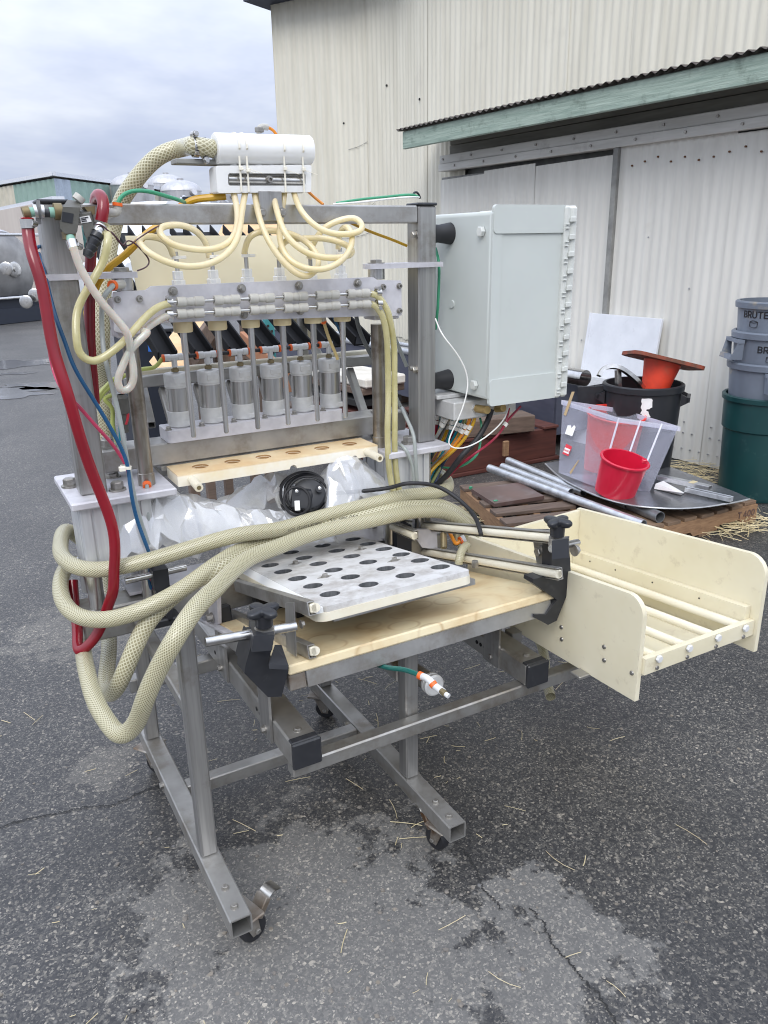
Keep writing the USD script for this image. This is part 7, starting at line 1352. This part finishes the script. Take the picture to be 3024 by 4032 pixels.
part(pump, 'tag', obox((0.8784,2.1183,0.8441), pr, pu, pv, .008, .015, .003, .001), 'paper')
part(pump, 'power_lead', tube([pm_c - pv * .03 + pr * .05] + [(1.1964,2.0914,0.857),(1.2217,2.059,0.8719),(1.2601,2.038,0.8731),(1.3199,2.0229,0.8579),(1.3566,1.9932,0.8343),(1.3759,1.9485,0.8093),(1.3734,1.8945,0.7916),(1.3487,1.8308,0.7793),(1.3281,1.7879,0.7642)], .0068, 12, 7), 'black_rubber')

# braided hoses
def hose(label, pts, r, name='braided_hose', n=26, k=12, group=None, m='braided_hose'):
    (v, f), st = tube(np.array(pts), r, n, k, uv=True); t = thing(name, label, 'hose', np.array(pts[0]))
    part(t, 'hose_wall', (v, f), m, uv=st)
    for e, q in ((0, 1), (-1, -2)):
        a, b = np.array(pts[e]), np.array(pts[q]); d = (a - b) / np.linalg.norm(a - b)
        part(t, 'cut_end', lathe([(r * .80, -.03), (r * .80, 0), (r, .0005)], a, d, n), 'vinyl_clear')
    return t
HR = .0222
h1 = hose('upper braided hose looping round the outside of the left lift cylinder', [(0.296,2.5399,0.7212),(0.2602,2.5037,0.7634),(0.2244,2.3808,0.7694),(0.2144,2.2637,0.7652),(0.2417,2.1745,0.7618),(0.2957,2.121,0.7636),(0.3885,2.0861,0.7758),(0.5071,2.0638,0.7948),(0.6634,2.0452,0.815)] + [(0.7872,2.0672,0.8003),(0.914,2.083,0.8048),(1.1486,2.0796,0.8207),(1.254,2.1141,0.8116),(1.3513,2.1386,0.7963),(1.422,2.1563,0.7877),(1.48,2.1947,0.7829),(1.5101,2.2546,0.7933),(1.5065,2.3095,0.8045),(1.4706,2.3151,0.8294),(1.4964,2.3745,0.8325)], HR)
h2 = hose('lower braided hose, second loop down round the left lift cylinder', [(0.3022,2.5057,0.6429),(0.2579,2.4457,0.674),(0.2145,2.3327,0.6944),(0.1895,2.2217,0.6846),(0.1936,2.1169,0.67),(0.2293,2.0353,0.6668),(0.2935,1.9691,0.6821),(0.3651,1.9386,0.7058),(0.4549,1.9363,0.7351),(0.5527,1.9665,0.7658)] + [(0.6986,2.0669,0.7662),(0.8661,2.1181,0.7644),(1.1644,2.1088,0.7942),(1.283,2.1335,0.7788),(1.3824,2.1411,0.7542),(1.4656,2.1523,0.7161),(1.527,2.1611,0.6714),(1.5725,2.1759,0.6198),(1.5804,2.1769,0.5718),(1.5734,2.1886,0.5299)], HR)
hu = hose('foremost braided hose, hanging in the lowest loop and crossing over the perforated plate', [(0.2377,2.2957,0.51),(0.2134,2.1222,0.5267),(0.2009,1.987,0.5345),(0.1973,1.8622,0.5198),(0.2082,1.7663,0.5069),(0.2259,1.7071,0.5045),(0.2509,1.6798,0.5321),(0.2758,1.6201,0.631),(0.3146,1.5834,0.7314),(0.3506,1.5739,0.7892),(0.4088,1.6208,0.8216),(0.4919,1.7185,0.8185)] + [(0.6244,1.8709,0.809),(0.7346,1.9381,0.7975),(0.876,2.0017,0.7903),(1.1118,2.0152,0.7896),(1.2151,2.0496,0.7771),(1.3159,2.0714,0.7601),(1.4042,2.0947,0.729),(1.4735,2.1125,0.6875),(1.5206,2.1286,0.6412),(1.5276,2.1316,0.5973),(1.5237,2.1418,0.5561)], HR)
mc = np.array((0.7449,2.235,1.8444))
hv = hose('long braided hose from the white manifold down behind the left post and round under it', [mc - Xv * .006, mc - Xv * .05 + Zv * .004] + [(0.7026,2.3729,1.8591),(0.6582,2.4049,1.847),(0.6094,2.4306,1.8122),(0.5701,2.4591,1.7674),(0.5451,2.494,1.7284),(0.5274,2.521,1.6797),(0.5108,2.5348,1.6294),(0.4857,2.5203,1.5571),(0.4602,2.5011,1.4719),(0.4386,2.483,1.3643),(0.4343,2.4966,1.3004)] + [(0.4398,2.5709,1.22),(0.4392,2.6269,1.0844),(0.4307,2.6544,0.9574),(0.3643,2.5575,0.5548),(0.3502,2.498,0.5066),(0.3209,2.3696,0.4463),(0.2986,2.2764,0.4239),(0.2633,2.1438,0.406),(0.2588,2.0548,0.4195),(0.2789,1.976,0.4938),(0.3152,1.9525,0.5781),(0.3628,1.9547,0.6513),(0.417,1.9555,0.6992),(0.4855,1.956,0.7363),(0.568,1.9675,0.7593)] + [(0.664,2.0348,0.7587),(0.8203,2.0819,0.7612),(1.1382,2.0621,0.7922),(1.2557,2.0882,0.7789),(1.3542,2.0973,0.7569),(1.4418,2.1169,0.7156),(1.5022,2.1366,0.6663),(1.5302,2.1469,0.6092),(1.5245,2.1545,0.5587)], HR + .0012, m='braided_hose_wide')
for u, d in ((-.028, -Xv + Zv * .02), (-.052, -Xv + Zv * .04)):
    q = mc + Xv * u + Zv * (-u * .03); w = part(hv, 'hose_clamp', cat([lathe([(HR + .0014, -.0075), (HR + .003, -.0075), (HR + .003, .0075), (HR + .0014, .0075)], q, d, 30)]), 'steel_bright')
    s_ = 1 if u < -.04 else -1
    part(w, 'worm_screw', cat([cyl(q + Zv * s_ * (HR + .009) - Yv * .014, q + Zv * s_ * (HR + .009) + Yv * .012, .0085, 12), hexbolt(q + Zv * s_ * (HR + .009) - Yv * .014, -Yv, .007, .006, False)]), 'steel_bright', smooth=25)
    part(w, 'band_slot', cat([obox(q + np.array([0, math.cos(a), math.sin(a)]) * (HR + .0032), Xv, np.array([0, -math.sin(a), math.cos(a)]), np.array([0, math.cos(a), math.sin(a)]), .0045, .0011, .0004, 0) for a in np.linspace(-4.3, -2.2, 9)]), 'dark', kind='stuff')
# lettering printed along two of the hoses
def hose_print(t, txt, a, b, h, off=.0012):
    a, b = np.array(a), np.array(b); d = (b - a) / np.linalg.norm(b - a); c = (a + b) / 2; v = EYE - c; v -= d * (v @ d); v /= np.linalg.norm(v); u = np.cross(v, d)
    m = meshkit.text_mesh(txt, h, .0004); p = np.array(m.vertices); p[:, 0] *= np.linalg.norm(b - a) / p[:, 0].max(); ang = p[:, 1] / HR
    q = a + d * p[:, :1] + (HR + off + p[:, 2:]) * (np.cos(ang)[:, None] * v + np.sin(ang)[:, None] * u); return part(t, 'printed_text', (q, np.array(m.faces)), 'print_black', smooth=False)
pr1 = [(0.8123,2.0687,0.7934),(0.9245,2.0735,0.7953)]
hose_print(h1, 'CANADA  K150323  16:39', pr1[1], pr1[0], .0065, off=.004)
pr2 = [(0.9582,2.0792,0.7961),(1.0494,2.0709,0.7966)]
hose_print(h1, 'PVC  NSF-51', pr2[1], pr2[0], .0065, off=.004)
